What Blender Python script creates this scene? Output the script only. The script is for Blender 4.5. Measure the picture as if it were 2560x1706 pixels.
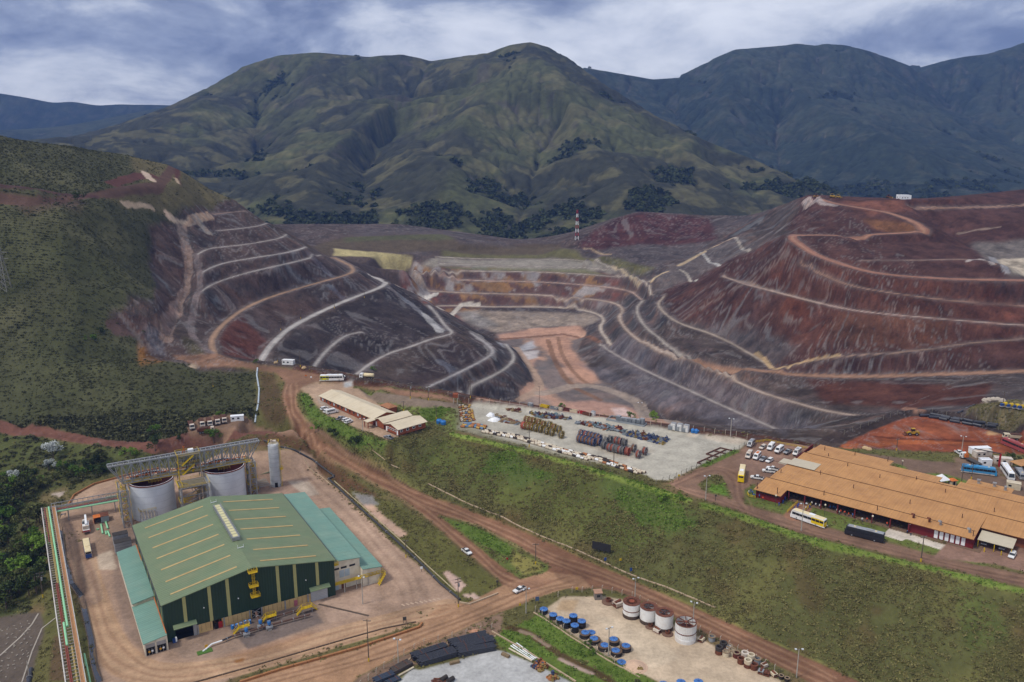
import bpy, math, random
import numpy as np
from mathutils import Vector, Matrix
from mathutils.geometry import delaunay_2d_cdt

# ---------------------------------------------------------------- camera, sky, sun, exposure
for o in list(bpy.data.objects): bpy.data.objects.remove(o)
scene = bpy.context.scene
C = scene.collection
random.seed(7)
FPX, PITCH, CAMZ = 2114.0, math.radians(14.0),160.0
cam_d = bpy.data.cameras.new("camera"); cam = bpy.data.objects.new("camera", cam_d); C.objects.link(cam)
cam.location = (0,0, CAMZ); cam.rotation_euler = (math.radians(90) - PITCH, 0,0)
cam_d.sensor_fit = 'HORIZONTAL'; cam_d.sensor_width = 36.0; cam_d.lens = 36.0 * FPX / 2560.0
cam_d.clip_start = 1.0; cam_d.clip_end = 60000.0
scene.camera = cam
scene.render.resolution_x, scene.render.resolution_y = 1024,682
scene.render.engine = 'CYCLES'
scene.view_settings.view_transform = 'Standard'; scene.view_settings.look = 'None'
scene.view_settings.gamma = 1.0; scene.view_settings.exposure = 0.72
scene.view_settings.use_curve_mapping = False
scene.cycles.max_bounces = 4; scene.cycles.diffuse_bounces = 2; scene.cycles.caustics_reflective = False; scene.cycles.volume_bounces = 0
scene.cycles.use_denoising = True

SUN_EL, SUN_AZ = math.radians(55), math.radians(-120)      # azimuth measured from +Y towards +X
world = bpy.data.worlds.new("World"); scene.world = world; world.use_nodes = True
wn = world.node_tree.nodes; wl = world.node_tree.links; wn.clear()
def N(nt, t, **kw):
    n = nt.nodes.new(t)
    for k, v in kw.items():
        if k in ('ins',):
            for kk, vv in v.items(): n.inputs[kk].default_value = vv
        else: setattr(n, k, v)
    return n
nt = world.node_tree
sky = N(nt, 'ShaderNodeTexSky', sky_type='NISHITA', sun_disc=False, sun_elevation=SUN_EL, sun_rotation=SUN_AZ, altitude=800.0)
skym = N(nt, 'ShaderNodeVectorMath', operation='SCALE'); skym.inputs[3].default_value = 0.10
wl.new(sky.outputs[0], skym.inputs[0])
tc = N(nt, 'ShaderNodeTexCoord'); sep = N(nt, 'ShaderNodeSeparateXYZ'); wl.new(tc.outputs['Generated'], sep.inputs[0])
def M(op, a, b=None, c=None, clamp=False, tree=nt):
    n = tree.nodes.new('ShaderNodeMath'); n.operation = op; n.use_clamp = clamp
    for i, v in enumerate((a, b, c)):
        if v is None: continue
        if isinstance(v, (int, float)): n.inputs[i].default_value = v
        else: tree.links.new(v, n.inputs[i])
    return n.outputs[0]
# cloud layer: soft banks, flattened towards the horizon
def wnoise(scale, det, rough, off, dist=0.0, sc=(1,1,2.6)):
    mp = N(nt, 'ShaderNodeMapping'); mp.inputs['Location'].default_value = off; wl.new(tc.outputs['Generated'], mp.inputs[0])
    mp.inputs['Scale'].default_value = sc
    n = N(nt, 'ShaderNodeTexNoise'); n.inputs['Scale'].default_value = scale; n.inputs['Detail'].default_value = det
    n.inputs['Roughness'].default_value = rough; n.inputs['Distortion'].default_value = dist
    wl.new(mp.outputs[0], n.inputs[0]); return n.outputs[0]
CLOUD_OFF = (2.04035,8.66066,1.13698)
n1 = wnoise(2.1,2.0,0.5, CLOUD_OFF, 0.2); n2 = wnoise(5.2,9.0,0.6,(7.3,4.1,0),0.25)
dens = M('ADD', M('MULTIPLY', n1,0.54), M('MULTIPLY', n2,0.52))
ramp = N(nt, 'ShaderNodeValToRGB'); wl.new(dens, ramp.inputs[0])
cr = ramp.color_ramp
cr.elements[0].position = 0.37; cr.elements[0].color = (0.10,0.125,0.225,1)
cr.elements[1].position = 0.65; cr.elements[1].color = (0.86,0.88,0.93,1)
for p, c in ((0.43,(0.165,0.195,0.31,1)),(0.485,(0.31,0.35,0.47,1)),(0.54,(0.60,0.63,0.71,1)),(0.595,(0.78,0.80,0.86,1))):
    e = cr.elements.new(p); e.color = c
mixw = N(nt, 'ShaderNodeMix', data_type='RGBA'); mixw.inputs[0].default_value = 0.90
wl.new(skym.outputs[0], mixw.inputs[6]); wl.new(ramp.outputs[0], mixw.inputs[7])
bg = N(nt, 'ShaderNodeBackground'); bg.inputs[1].default_value = 0.78; wl.new(mixw.outputs[2], bg.inputs[0])
wo = N(nt, 'ShaderNodeOutputWorld'); wl.new(bg.outputs[0], wo.inputs[0])
sun_d = bpy.data.lights.new("sun", 'SUN'); sun_d.energy = 1.5; sun_d.angle = math.radians(10); sun_d.color = (1.0,0.95,0.87)
sun = bpy.data.objects.new("sun", sun_d); C.objects.link(sun)
_sd = Vector((math.sin(SUN_AZ) * math.cos(SUN_EL), math.cos(SUN_AZ) * math.cos(SUN_EL), math.sin(SUN_EL)))
sun.rotation_euler = _sd.to_track_quat('Z', 'Y').to_euler(); sun.location = (0,0,400)

# ---------------------------------------------------------------- helpers
CT, ST = math.cos(PITCH), math.sin(PITCH)
def ray(px, py):
    u = (px - 1280.0) / FPX; v = (853.0 - py) / FPX
    return (u, CT + v * ST, -ST + v * CT)
def P(px, py, z):
    d = ray(px, py); t = (z - CAMZ) / d[2]
    return (d[0] * t, d[1] * t, z)
def PY(px, py, Y):
    d = ray(px, py); t = Y / d[1]
    return (d[0] * t, Y, CAMZ + d[2] * t)
def lin(c):
    if isinstance(c, str): c = tuple(int(c[i:i + 2], 16) for i in (0,2,4))
    return tuple(((x / 255.0) / 12.92 if x / 255.0 <= 0.04045 else ((x / 255.0 + 0.055) / 1.055) ** 2.4) for x in c)
def _h(ix, iy, s):
    h = (ix.astype(np.int64) * 374761393 + iy.astype(np.int64) * 668265263 + s * 362437) & 0xffffffff
    h = ((h ^ (h >> 13)) * 1274126177) & 0xffffffff
    return ((h ^ (h >> 16)) & 0xffff) / 65535.0
def vn(x, y, s=0):
    x = np.asarray(x, float); y = np.asarray(y, float)
    ix = np.floor(x); iy = np.floor(y); fx = x - ix; fy = y - iy
    fx = fx * fx * (3 - 2 * fx); fy = fy * fy * (3 - 2 * fy)
    a = _h(ix, iy, s); b = _h(ix + 1, iy, s); c = _h(ix, iy + 1, s); d = _h(ix + 1, iy + 1, s)
    return (a + (b - a) * fx) * (1 - fy) + (c + (d - c) * fx) * fy
def fbm(x, y, s=0, o=4, g=0.5):
    r = 0; a = 1.0; t = 0
    for k in range(o):
        r = r + a * vn(x, y, s + k * 17); t += a; a *= g; x = x * 2.03 + 11.7; y = y * 2.03 + 5.3
    return r / t
def sstep(a, b, x):
    t = np.clip((x - a) / (b - a),0,1); return t * t * (3 - 2 * t)

# ---------------------------------------------------------------- materials
MATS = {}
def mat(name, col, rough=0.8, metal=0.0, var=0.12, scale=0.6, spec=0.3, dirt=None, dirtamt=0.5, bump=0.0):
    if name in MATS: return MATS[name]
    m = bpy.data.materials.new(name); m.use_nodes = True; t = m.node_tree
    b = t.nodes['Principled BSDF']; b.inputs['Roughness'].default_value = rough; b.inputs['Metallic'].default_value = metal
    b.inputs['Specular IOR Level'].default_value = spec
    c = lin(col)
    tcn = t.nodes.new('ShaderNodeNewGeometry')
    n = t.nodes.new('ShaderNodeTexNoise'); n.inputs['Scale'].default_value = scale; n.inputs['Detail'].default_value = 5; n.inputs['Roughness'].default_value = 0.65
    t.links.new(tcn.outputs['Position'], n.inputs[0])
    r = t.nodes.new('ShaderNodeValToRGB'); t.links.new(n.outputs[0], r.inputs[0])
    r.color_ramp.elements[0].position = 0.3; r.color_ramp.elements[1].position = 0.7
    r.color_ramp.elements[0].color = tuple(x * (1 - var) for x in c) + (1,)
    r.color_ramp.elements[1].color = tuple(min(1, x * (1 + var)) for x in c) + (1,)
    out = r.outputs[0]
    if dirt:
        n2 = t.nodes.new('ShaderNodeTexNoise'); n2.inputs['Scale'].default_value = scale * 0.7; n2.inputs['Detail'].default_value = 6
        t.links.new(tcn.outputs['Position'], n2.inputs[0])
        mr = t.nodes.new('ShaderNodeMapRange'); mr.inputs[1].default_value = 0.45; mr.inputs[2].default_value = 0.72; mr.inputs[4].default_value = dirtamt
        t.links.new(n2.outputs[0], mr.inputs[0])
        mx = t.nodes.new('ShaderNodeMix'); mx.data_type = 'RGBA'; mx.inputs[7].default_value = lin(dirt) + (1,)
        t.links.new(mr.outputs[0], mx.inputs[0]); t.links.new(out, mx.inputs[6]); out = mx.outputs[2]
    t.links.new(out, b.inputs['Base Color'])
    if bump:
        bp = t.nodes.new('ShaderNodeBump'); bp.inputs['Strength'].default_value = bump; bp.inputs['Distance'].default_value = 0.3
        t.links.new(n.outputs[0], bp.inputs['Height']); t.links.new(bp.outputs[0], b.inputs['Normal'])
    MATS[name] = m
    return m

# ---------------------------------------------------------------- mesh builder and object helpers
class MB:
    def __init__(s): s.v = []; s.f = []
    def add(s, vs, fs):
        o = len(s.v); s.v += [tuple(v) for v in vs]; s.f += [tuple(i + o for i in f) for f in fs]; return s
    def box(s, c, d, rz=0.0, ry=0.0):
        x, y, z = d[0] / 2, d[1] / 2, d[2] / 2
        vs = [Vector((a * x, b * y, e * z)) for e in (-1,1) for a, b in ((-1,-1),(1,-1),(1,1),(-1,1))]
        if ry: vs = [Matrix.Rotation(ry, 3, 'Y') @ v for v in vs]
        if rz: vs = [Matrix.Rotation(rz, 3, 'Z') @ v for v in vs]
        return s.add([v + Vector(c) for v in vs], [(3,2,1,0),(4,5,6,7),(0,1,5,4),(1,2,6,5),(2,3,7,6),(3,0,4,7)])
    def bar(s, p, q, w, h=None):
        h = h or w; p = Vector(p); q = Vector(q); d = (q - p)
        if d.length < 1e-6: return s
        d.normalize(); up = Vector((0,0,1)) if abs(d.z) < 0.95 else Vector((1,0,0))
        a = d.cross(up).normalized() * (w / 2); b = a.cross(d).normalized() * (h / 2)
        vs = [p - a - b, p + a - b, p + a + b, p - a + b, q - a - b, q + a - b, q + a + b, q - a + b]
        return s.add(vs, [(3,2,1,0),(4,5,6,7),(0,1,5,4),(1,2,6,5),(2,3,7,6),(3,0,4,7)])
    def tube(s, p, q, r, n=8, r2=None, caps=True):
        r2 = r if r2 is None else r2; p = Vector(p); q = Vector(q); d = (q - p).normalized()
        up = Vector((0,0,1)) if abs(d.z) < 0.95 else Vector((1,0,0))
        a = d.cross(up).normalized(); b = a.cross(d)
        vs = []
        for c, rr in ((p, r),(q, r2)):
            for k in range(n):
                t = 2 * math.pi * k / n; vs.append(c + (a * math.cos(t) + b * math.sin(t)) * rr)
        fs = [(k, (k + 1) % n, n + (k + 1) % n, n + k) for k in range(n)]
        if caps: fs += [tuple(range(n))[::-1], tuple(range(n, 2 * n))]
        return s.add(vs, fs)
    def path(s, pts, r, n=6):
        for i in range(len(pts) - 1): s.tube(pts[i], pts[i + 1], r, n)
        return s
    def lathe(s, prof, n=16, c=(0,0,0), axis='Z', a0=0.0):
        vs = []
        for r, z in prof:
            for k in range(n):
                t = 2 * math.pi * k / n + a0
                p = (r * math.cos(t), r * math.sin(t), z)
                if axis == 'Y': p = (p[0], p[2], p[1])
                if axis == 'X': p = (p[2], p[0], p[1])
                vs.append((p[0] + c[0], p[1] + c[1], p[2] + c[2]))
        fs = []
        for i in range(len(prof) - 1):
            for k in range(n):
                fs.append((i * n + k, i * n + (k + 1) % n, (i + 1) * n + (k + 1) % n, (i + 1) * n + k))
        return s.add(vs, fs)
    def prism(s, poly, z0, z1):
        n = len(poly)
        vs = [(x, y, z0) for x, y in poly] + [(x, y, z1) for x, y in poly]
        fs = [(k, (k + 1) % n, n + (k + 1) % n, n + k) for k in range(n)] + [tuple(range(n))[::-1], tuple(range(n, 2 * n))]
        return s.add(vs, fs)
    def side(s, prof, w0, w1=None, zsplit=None, y=0.0):
        """extrude an (x,z) outline across the width; above zsplit the half-width goes to w1"""
        w1 = w0 if w1 is None else w1; n = len(prof); zm = max(p[1] for p in prof)
        def hw(z): return w0 / 2 if zsplit is None or z <= zsplit else w0 / 2 + (w1 - w0) / 2 * (z - zsplit) / max(1e-6, zm - zsplit)
        vs = [(x, y - hw(z), z) for x, z in prof] + [(x, y + hw(z), z) for x, z in prof]
        fs = [(k, (k + 1) % n, n + (k + 1) % n, n + k) for k in range(n)] + [tuple(range(n))[::-1], tuple(range(n, 2 * n))]
        return s.add(vs, fs)
    def mesh(s, name):
        me = bpy.data.meshes.new(name); me.from_pydata(s.v, [], s.f); me.update(); return me
    def build(s, name, m, parent=None, smooth=False):
        me = s.mesh(name); me.materials.append(m)
        if smooth: me.polygons.foreach_set('use_smooth', [True] * len(me.polygons))
        return link(name, me, parent)
def link(name, me, parent=None):
    o = bpy.data.objects.new(name, me); C.objects.link(o)
    if parent is not None: o.parent = parent
    return o
def tag(o, label=None, cat=None, group=None, kind=None):
    if label: o['label'] = label
    if cat: o['category'] = cat
    if group: o['group'] = group
    if kind: o['kind'] = kind
    return o
def thing(name, label, cat, loc=(0,0,0), rz=0.0, group=None):
    o = bpy.data.objects.new(name, None); C.objects.link(o); o.empty_display_size = 0.2
    o.location = loc; o.rotation_euler = (0,0, rz)
    return tag(o, label, cat, group)
def kids(o): return KIDS.get(o.name) or [c for c in bpy.data.objects if c.parent == o]
KIDS = {}
def remember(root):
    KIDS[root.name] = [c for c in bpy.data.objects if c.parent == root]
    for c in KIDS[root.name]: KIDS[c.name] = [d for d in bpy.data.objects if d.parent == c]
    return root
def dup(root, loc, rz, label, group=None, mats=None, scale=None):
    r = root.copy(); C.objects.link(r); r.location = loc; r.rotation_euler = (0,0, rz)
    if scale: r.scale = (scale,) * 3
    r['label'] = label
    if group: r['group'] = group
    for ch in KIDS.get(root.name, []):
        c = ch.copy(); C.objects.link(c); c.parent = r
        if mats:
            base = ch.name.split('.')[0]
            if base in mats: c.material_slots[0].link = 'OBJECT'; c.material_slots[0].material = mats[base]
        for g in KIDS.get(ch.name, []):
            d = g.copy(); C.objects.link(d); d.parent = c
    return r
# ---------------------------------------------------------------- terrain: break lines -> TIN -> fine sheet
TP = []
def line(pts, step=6.0):
    """pts: (px,py,z) image points lying on height z"""
    W = [P(*p) for p in pts]; wline(W, step)
def yline(pts, step=8.0): wline([PY(*p) for p in pts], step)
def wline(W, step=6.0):
    for a, b in zip(W[:-1], W[1:]):
        L = math.hypot(b[0] - a[0], b[1] - a[1]); n = max(1, int(L / step))
        for k in range(n): t = k / n; TP.append(tuple(a[i] + (b[i] - a[i]) * t for i in range(3)))
    TP.append(W[-1])
BENCH = []
def smooth_poly(W, n=2):
    for _ in range(n):
        Q = [W[0]]
        for a, b in zip(W[:-1], W[1:]):
            Q.append(tuple(a[i] * .75 + b[i] * .25 for i in range(len(a)))); Q.append(tuple(a[i] * .25 + b[i] * .75 for i in range(len(a))))
        Q.append(W[-1]); W = Q
    return W
def bench(pts, w=7.0, z=None, step=7.0, roadw=None, col='8a8683', road=True):
    """a flat berm along an image polyline: two break lines at one level"""
    if z is not None: pts = [(p[0], p[1], z) for p in pts]
    W = smooth_poly([P(*p) for p in pts], 2)
    L = []; R = []
    for i, p in enumerate(W):
        a = W[max(0, i - 1)]; b = W[min(len(W) - 1, i + 1)]
        dx, dy = b[0] - a[0], b[1] - a[1]; l = math.hypot(dx, dy) or 1
        nx, ny = -dy / l * w / 2, dx / l * w / 2
        L.append((p[0] + nx, p[1] + ny, p[2])); R.append((p[0] - nx, p[1] - ny, p[2]))
    wline(L, step); wline(R, step)
    if road: BENCH.append((W, roadw or w * 0.55, col))
    return W

# plant level and the lower yards (z = 0)
line([(-300,1990,0),(700,1990,0),(1700,1990,0),(2140,1790,0)], 12)
line([(300,1300,0),(300,1700,0)], 20); line([(900,1350,0),(700,1700,0)], 20); line([(1300,1500,0),(1500,1700,0)], 20)
# toe of the embankment (far edge of the lower road) and its crest
TOE = [(767,1066,15),(821,1112,12),(886,1156,9),(975,1203,6),(1065,1239,4),(1140,1266,2.5),(1300,1330,1),(1450,1398,0.3),(1560,1444,0),(1700,1508,0),(1820,1561,0),(1960,1623,0),(2100,1686,0),(2300,1770,0),(2700,1960,0)]
CREST = [(1023,1082,20.5),(1080,1072,20.5),(1120,1082,20),(1166,1091,20),(1258,1114,20),(1350,1140,20),(1480,1175,20),(1570,1206,20),(1676,1238,20),(1765,1264,20),(1868,1294,19.5),(2009,1348,19),(2128,1376,19),(2306,1420,19),(2560,1483,19),(2900,1570,19)]
line(TOE, 5); line(CREST, 5)
# main road climbing to the mine gate: both edges
line([(737,978,20.5),(743,1014,18.5),(767,1064,15)], 4)
line([(717,948,22),(703,993,19.8),(714,1035,17.5),(735,1070,15),(767,1106,12),(827,1148,9),(886,1180,7),(946,1213,5),(996,1240,4),(1065,1290,2.2),(1150,1360,1),(1230,1430,0.2)], 5)
line([(640,1128,0),(700,1124,0.4),(745,1135,0.5),(790,1170,0.3),(830,1215,0),(900,1290,0),(1000,1385,0),(1120,1490,0)], 6)
# ring road and wood behind the tanks
line([(150,1300,0),(160,1255,0),(200,1215,0),(290,1185,0),(400,1160,0),(560,1135,0),(640,1128,0)], 8)
line([(-400,1055,4),(0,1060,5),(150,1085,6),(270,1108,6.5),(400,1112,8),(470,1085,11),(560,1075,12.5),(640,1075,14),(735,1075,15.2)], 6)
line([(440,1060,12.5),(520,1048,13),(610,1045,13.5)], 6)
# ground falling away to the left of the pipe rack
line([(100,1300,-3),(110,1450,-4),(150,1706,-4),(170,1800,-3)], 10)
line([(200,1500,0),(250,1706,0),(255,1780,0)], 10)
line([(-350,1200,-14),(-300,1450,-18),(-300,1800,-18)], 14); line([(0,1250,-7),(20,1450,-9),(0,1600,-9),(20,1780,-8)], 12)
# admin pad
line([(745,960,22),(765,975,22),(795,1025,21.5),(824,1049,21.5),(870,1067,21.2),(912,1084,21),(938,1098,21),(969,1107,21),(995,1100,21),(1023,1082,20.5)], 5)
line([(880,960,22),(960,1015,21.5),(1060,1045,21)], 8)
line([(900,970,25),(1000,995,25.5),(1100,1010,24.5),(1150,1012,22)], 8)
line([(960,1010,21.6),(1080,1040,21),(1140,1060,20)], 8)
# rim road and the pit rim
RIM = [(430,905,24),(540,900,24),(640,908,23.5),(740,918,23),(830,932,23.5),(1000,968,24.5),(1140,988,23),(1250,1008,21.5),(1400,1030,20.5),(1600,1060,20),(1760,1078,20),(1900,1100,19.5),(2040,1122,19),(2100,1128,18.5)]
line(RIM, 5)
line([(p[0], p[1] - 7, p[2] + 2.0) for p in RIM], 5)
line([(p[0], p[1] - 8, p[2] + 0.0) for p in RIM[3:]], 5)
line([(1160,1015,20),(1400,1040,20),(1750,1085,20)], 8); line([(1300,1090,20),(1650,1190,20)], 10)
line([(1900,1120,19.2),(1870,1230,19.2),(2100,1310,19)], 10); line([(2050,1130,19),(2300,1175,18.5),(2560,1230,18.5),(2850,1290,18.5)], 10); line([(2300,1330,19),(2560,1420,19),(2800,1450,19)], 12)
# red earth platform right
line([(2110,1118,18),(2130,1100,17.5),(2200,1070,17),(2270,1040,17),(2320,1036,17),(2420,1055,17),(2560,1070,17),(2850,1085,17)], 7)
line([(2150,1118,18),(2300,1125,18),(2560,1130,18),(2850,1140,18)], 10)
line([(2100,1085,18.5),(2190,1052,18.5),(2255,1026,19),(2300,1022,19),(2350,1030,19),(2560,1058,19)], 6)
line([(2420,1032,19),(2440,1010,26),(2480,1005,28),(2560,1018,28),(2850,1040,28)], 6); line([(2440,998,28),(2560,1000,28),(2850,1015,28)], 8)

# left green hill (image point, distance)
yline([(-420,1020,440),(0,1035,432),(200,1060,425),(330,1090,412),(440,1045,425)], 8)
yline([(-420,880,485),(0,900,476),(200,910,470),(330,905,470),(430,905,500)], 9)
yline([(-420,690,540),(0,700,532),(200,705,535),(300,720,545),(385,730,575),(400,790,545)], 9)
yline([(-420,540,590),(0,545,585),(150,520,600),(250,515,625),(360,560,670),(368,640,625)], 9)
yline([(-420,515,612),(0,500,605),(100,510,605),(220,492,640),(330,470,700),(450,460,770)], 8)
yline([(-420,478,615),(0,460,612),(90,470,614),(170,488,625)], 8)
yline([(-420,330,700),(0,338,705),(130,364,722),(300,386,775),(420,412,812),(460,430,822),(520,470,840),(585,500,850)], 8)
yline([(-420,330,860),(0,345,860),(300,440,960),(560,570,1000),(680,620,930),(740,650,900),(820,680,890)], 10)
yline([(-420,700,1050),(0,650,1050),(400,640,1090)], 12)
# rocky gully between green hill and the benches
yline([(420,560,710),(440,590,700),(460,620,690),(472,680,655),(470,720,635),(440,790,580),(410,840,535),(400,890,510)], 7)
yline([(395,560,690),(372,610,655),(375,680,610),(400,740,580)], 7)
# benches of the left hill
H1 = 'a09a96'
bench([(530,537,0),(570,532,0),(616,527,0)], 5, z=85, roadw=2.2, col='77696a')
bench([(543,578,0),(600,572,0),(650,565,0),(670,557,0)], 5, z=73, roadw=2.6, col='8d8785')
bench([(494,636,0),(517,623,0),(560,617,0),(612,612,0),(660,604,0),(700,596,0),(715,588,0)], 5, z=63, roadw=2.6, col='8d8785')
bench([(503,682,0),(530,668,0),(566,656,0),(640,644,0),(700,635,0),(745,625,0),(768,616,0)], 5, z=54, roadw=2.8, col='948f8d')
bench([(494,735,44),(520,717,44),(555,701,45),(620,681,46.5),(700,663,47),(760,650,46),(805,637,44)], 5, roadw=2.4, col='908a88')
bench([(500,905,24),(540,890,24),(528,866,24.2),(530,845,24.8),(552,815,25.5),(600,777,26),(660,748,27),(740,723,27.5),(810,703,28),(860,690,28),(884,680,28),(880,666,28.5),(850,652,29),(826,640,30)], 11, roadw=5.5, col='8c715c')
bench([(650,905,10),(660,888,11),(678,862,12),(720,822,13),(780,790,14),(840,762,15),(900,738,15),(945,722,15),(968,708,15),(950,698,15),(920,690,15)], 10, roadw=7, col='a09c98')
bench([(780,925,0),(800,895,1),(825,868,2),(850,848,3),(870,837,3),(905,830,4)], 8, roadw=4.5, col='8c8886')
bench([(880,945,-9),(930,905,-9),(980,880,-9),(1020,870,-8.5),(1070,850,-8),(1110,840,-8),(1135,833,-8),(1112,815,-8),(1092,785,-7),(1072,765,-6)], 7, roadw=4.5, col='96908c')
bench([(1055,975,-21),(1130,940,-21),(1180,915,-21),(1222,893,-21),(1236,878,-21),(1215,858,-21),(1180,835,-20)], 5.5, roadw=4.5, col='908c8c')
bench([(1130,990,-30),(1200,955,-30.5),(1252,930,-31),(1280,908,-32),(1287,888,-33),(1262,858,-33)], 5.5, roadw=4.5, col='8f8a85')
line([(1180,1025,-47),(1300,988,-47),(1332,965,-47),(1336,945,-47),(1312,905,-47),(1290,872,-47),(1200,835,-47),(1150,800,-44)], 7)
yline([(968,708,832),(1040,735,855),(1100,770,872),(1180,820,880)], 8)
# pit floor
line([(1240,1045,-50),(1400,1040,-50),(1570,1052,-50),(1640,1062,-49)], 9); line([(1380,980,-50),(1480,960,-50),(1520,1000,-50)], 9)
line([(1240,862,-49),(1330,850,-49),(1440,838,-49),(1460,845,-49)], 8); line([(1240,835,-46),(1320,822,-45),(1450,815,-44),(1468,826,-45)], 8)
line([(1430,845,-50),(1440,880,-50),(1490,935,-50),(1530,965,-50),(1600,1005,-50),(1690,1060,-48)], 7)
# back wall benches
BW = 7
bench([(1010,770,0),(1118,764,0),(1200,768,0),(1385,768,0),(1477,779,0),(1514,796,0),(1496,822,0),(1526,859,0)], BW, z=-38, roadw=5, col='a59686')
bench([(994,716,-25),(1044,727,-26),(1192,734,-26),(1366,737,-26),(1533,753,-26),(1562,776,-26),(1544,792,-26),(1570,833,-26),(1655,890,-27),(1755,925,-25),(1829,948,-22),(1899,981,-18),(1975,1003,-14),(2070,1030,-10),(2197,1047,-6)], 9, roadw=6, col='96806e')
bench([(1029,686,-8),(1081,698,-14),(1200,703,-15),(1366,705,-15),(1570,722,-15),(1604,750,-15)], BW, roadw=3.5, col='a58472')
bench([(1030,660,5),(1118,674,-3),(1200,678,-5),(1366,680,-5),(1533,690,-5),(1615,708,-5),(1633,737,-5)], BW, roadw=3, col='a09080')
bench([(1100,660,.5),(1200,663,-1),(1459,668,-1),(1544,682,-2)], 4, roadw=2, col='98907e')
bench([(1090,642,8),(1200,648,3.5),(1385,648,3.5),(1481,654,4),(1533,666,4),(1625,700,1)], 4.5, roadw=2.5, col='9a917f')
line([(820,622,20),(1000,640,11),(1060,632,12),(1200,624,11),(1403,620,11.5),(1500,640,9),(1600,672,7)], 8)
line([(830,655,10),(940,668,6),(1010,670,4)], 8)
line([(790,612,22),(860,596,26),(1000,590,26),(1107,588,26),(1150,612,18),(1250,608,18),(1390,610,16)], 8)
yline([(700,560,1200),(1000,560,1230),(1300,600,1230),(1400,590,1250)], 12)
# centre dark-red hill and its gullies
yline([(1395,618,1075),(1440,600,1100),(1480,575,1120),(1550,541,1150),(1600,528,1160),(1700,534,1160),(1800,540,1150),(1850,543,1130),(1905,530,1080),(1960,510,1010),(2025,490,930)], 8)
line([(1440,622,16),(1560,612,19),(1680,608,22),(1800,600,30)], 8)
line([(1470,640,12),(1600,632,15),(1720,640,14)], 8)
line([(1633,700,4),(1670,677,9),(1699,663,13),(1760,629,24),(1833,594,36)], 6)
line([(1700,672,11),(1740,700,6),(1800,690,18)], 7)
line([(1770,630,24),(1790,655,18),(1840,640,30)], 7)
# right hill
bench([(1659,744,-6),(1642,760,-8),(1660,783,-10),(1699,811,-12),(1792,838,-13),(1899,898,-14),(1931,922,-14)], 8, roadw=4.5, col='968574')
bench([(1607,752,-15),(1588,772,-17),(1607,814,-20),(1655,851,-20),(1736,894,-19)], 12, roadw=6, col='837970')
bench([(1736,894,-19),(1820,915,-16),(1931,932,-13),(2000,939,-11),(2150,943,-8),(2300,938,-4),(2560,929,2),(2850,915,8)], 14, roadw=9, col='8d6a54')
bench([(1500,864,-42),(1570,905,-40),(1640,940,-38),(1718,974,-36),(1800,1012,-33),(1899,1055,-29),(1960,1082,-26)], 9, roadw=5, col='857c77')
bench([(1931,922,-12),(2013,906,-5),(2097,890,2),(2281,880,8),(2434,856,12.5),(2560,848,14),(2850,835,16)], 8, roadw=3, col='7d6a60')
bench([(1810,692,26),(1860,711,26),(1937,730,26),(2051,759,26),(2128,776,26),(2243,789,25.5),(2434,804,23.4),(2560,814,21),(2850,830,19)], 8, roadw=3.5, col='987a6c')
bench([(2000,660,50),(2051,686,45),(2128,716,41),(2243,735,38),(2396,755,33.5),(2560,766,30),(2850,780,28)], 7, roadw=2.5, col='7d6055')
bench([(1985,588,67),(1978,596,66),(2005,616,62),(2032,634,58.5),(2090,657,54),(2166,679,50),(2243,690,48),(2396,699,47),(2560,701,47),(2850,706,47)], 16, roadw=9, col='8f6250')
bench([(2150,651,0),(2300,651,0),(2445,647,0),(2490,660,0)], 6, z=56, roadw=2, col='8a7066')
bench([(2128,605,0),(2250,608,0),(2357,603,0)], 5, z=63, road=False)
bench([(1985,588,67),(2060,588,68),(2120,590,68),(2250,583,69),(2334,579,71),(2240,535,82),(2150,520,86),(2090,510,88),(2060,502,90)], 18, roadw=9, col='8f6450')
line([(2025,490,93),(2060,488,94.5),(2150,500,91),(2260,500,92),(2400,496,92),(2500,484,93),(2560,474,95),(2850,450,100)], 7)
yline([(2025,486,980),(2260,500,990),(2560,480,1090),(2850,455,1090)], 10)
bench([(2270,516,0),(2400,514,0),(2560,508,0),(2850,500,0)], 8, z=86, roadw=3, col='8a7062')
bench([(2290,527,0),(2400,525,0),(2560,519,0)], 7, z=82, roadw=3, col='8a6650')
line([(2380,590,62),(2450,575,68),(2560,560,74),(2850,555,75)], 8)
line([(2430,625,56),(2500,640,53),(2560,640,53),(2850,640,53)], 8); line([(2500,668,49),(2560,680,48),(2850,685,48)], 8)
line([(1660,742,-5),(1740,700,12),(1830,655,38),(1900,620,52),(1975,586,67)], 7)
yline([(1900,560,1000),(1990,570,900),(2060,520,905)], 8)
# outer frame of the sheet
for x in np.linspace(-1100,1100,23):
    TP.append((x, 1330,-8 + (20 if x > 500 else 0)))
for y in np.linspace(300,1330,20):
    TP.append((-1.05 * y, y, -15 if y < 400 else 60)); TP.append((1.05 * y, y, 15))
for x in np.linspace(-260,260,12): TP.append((x, 120,0.0 if x > -100 else -15))

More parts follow.
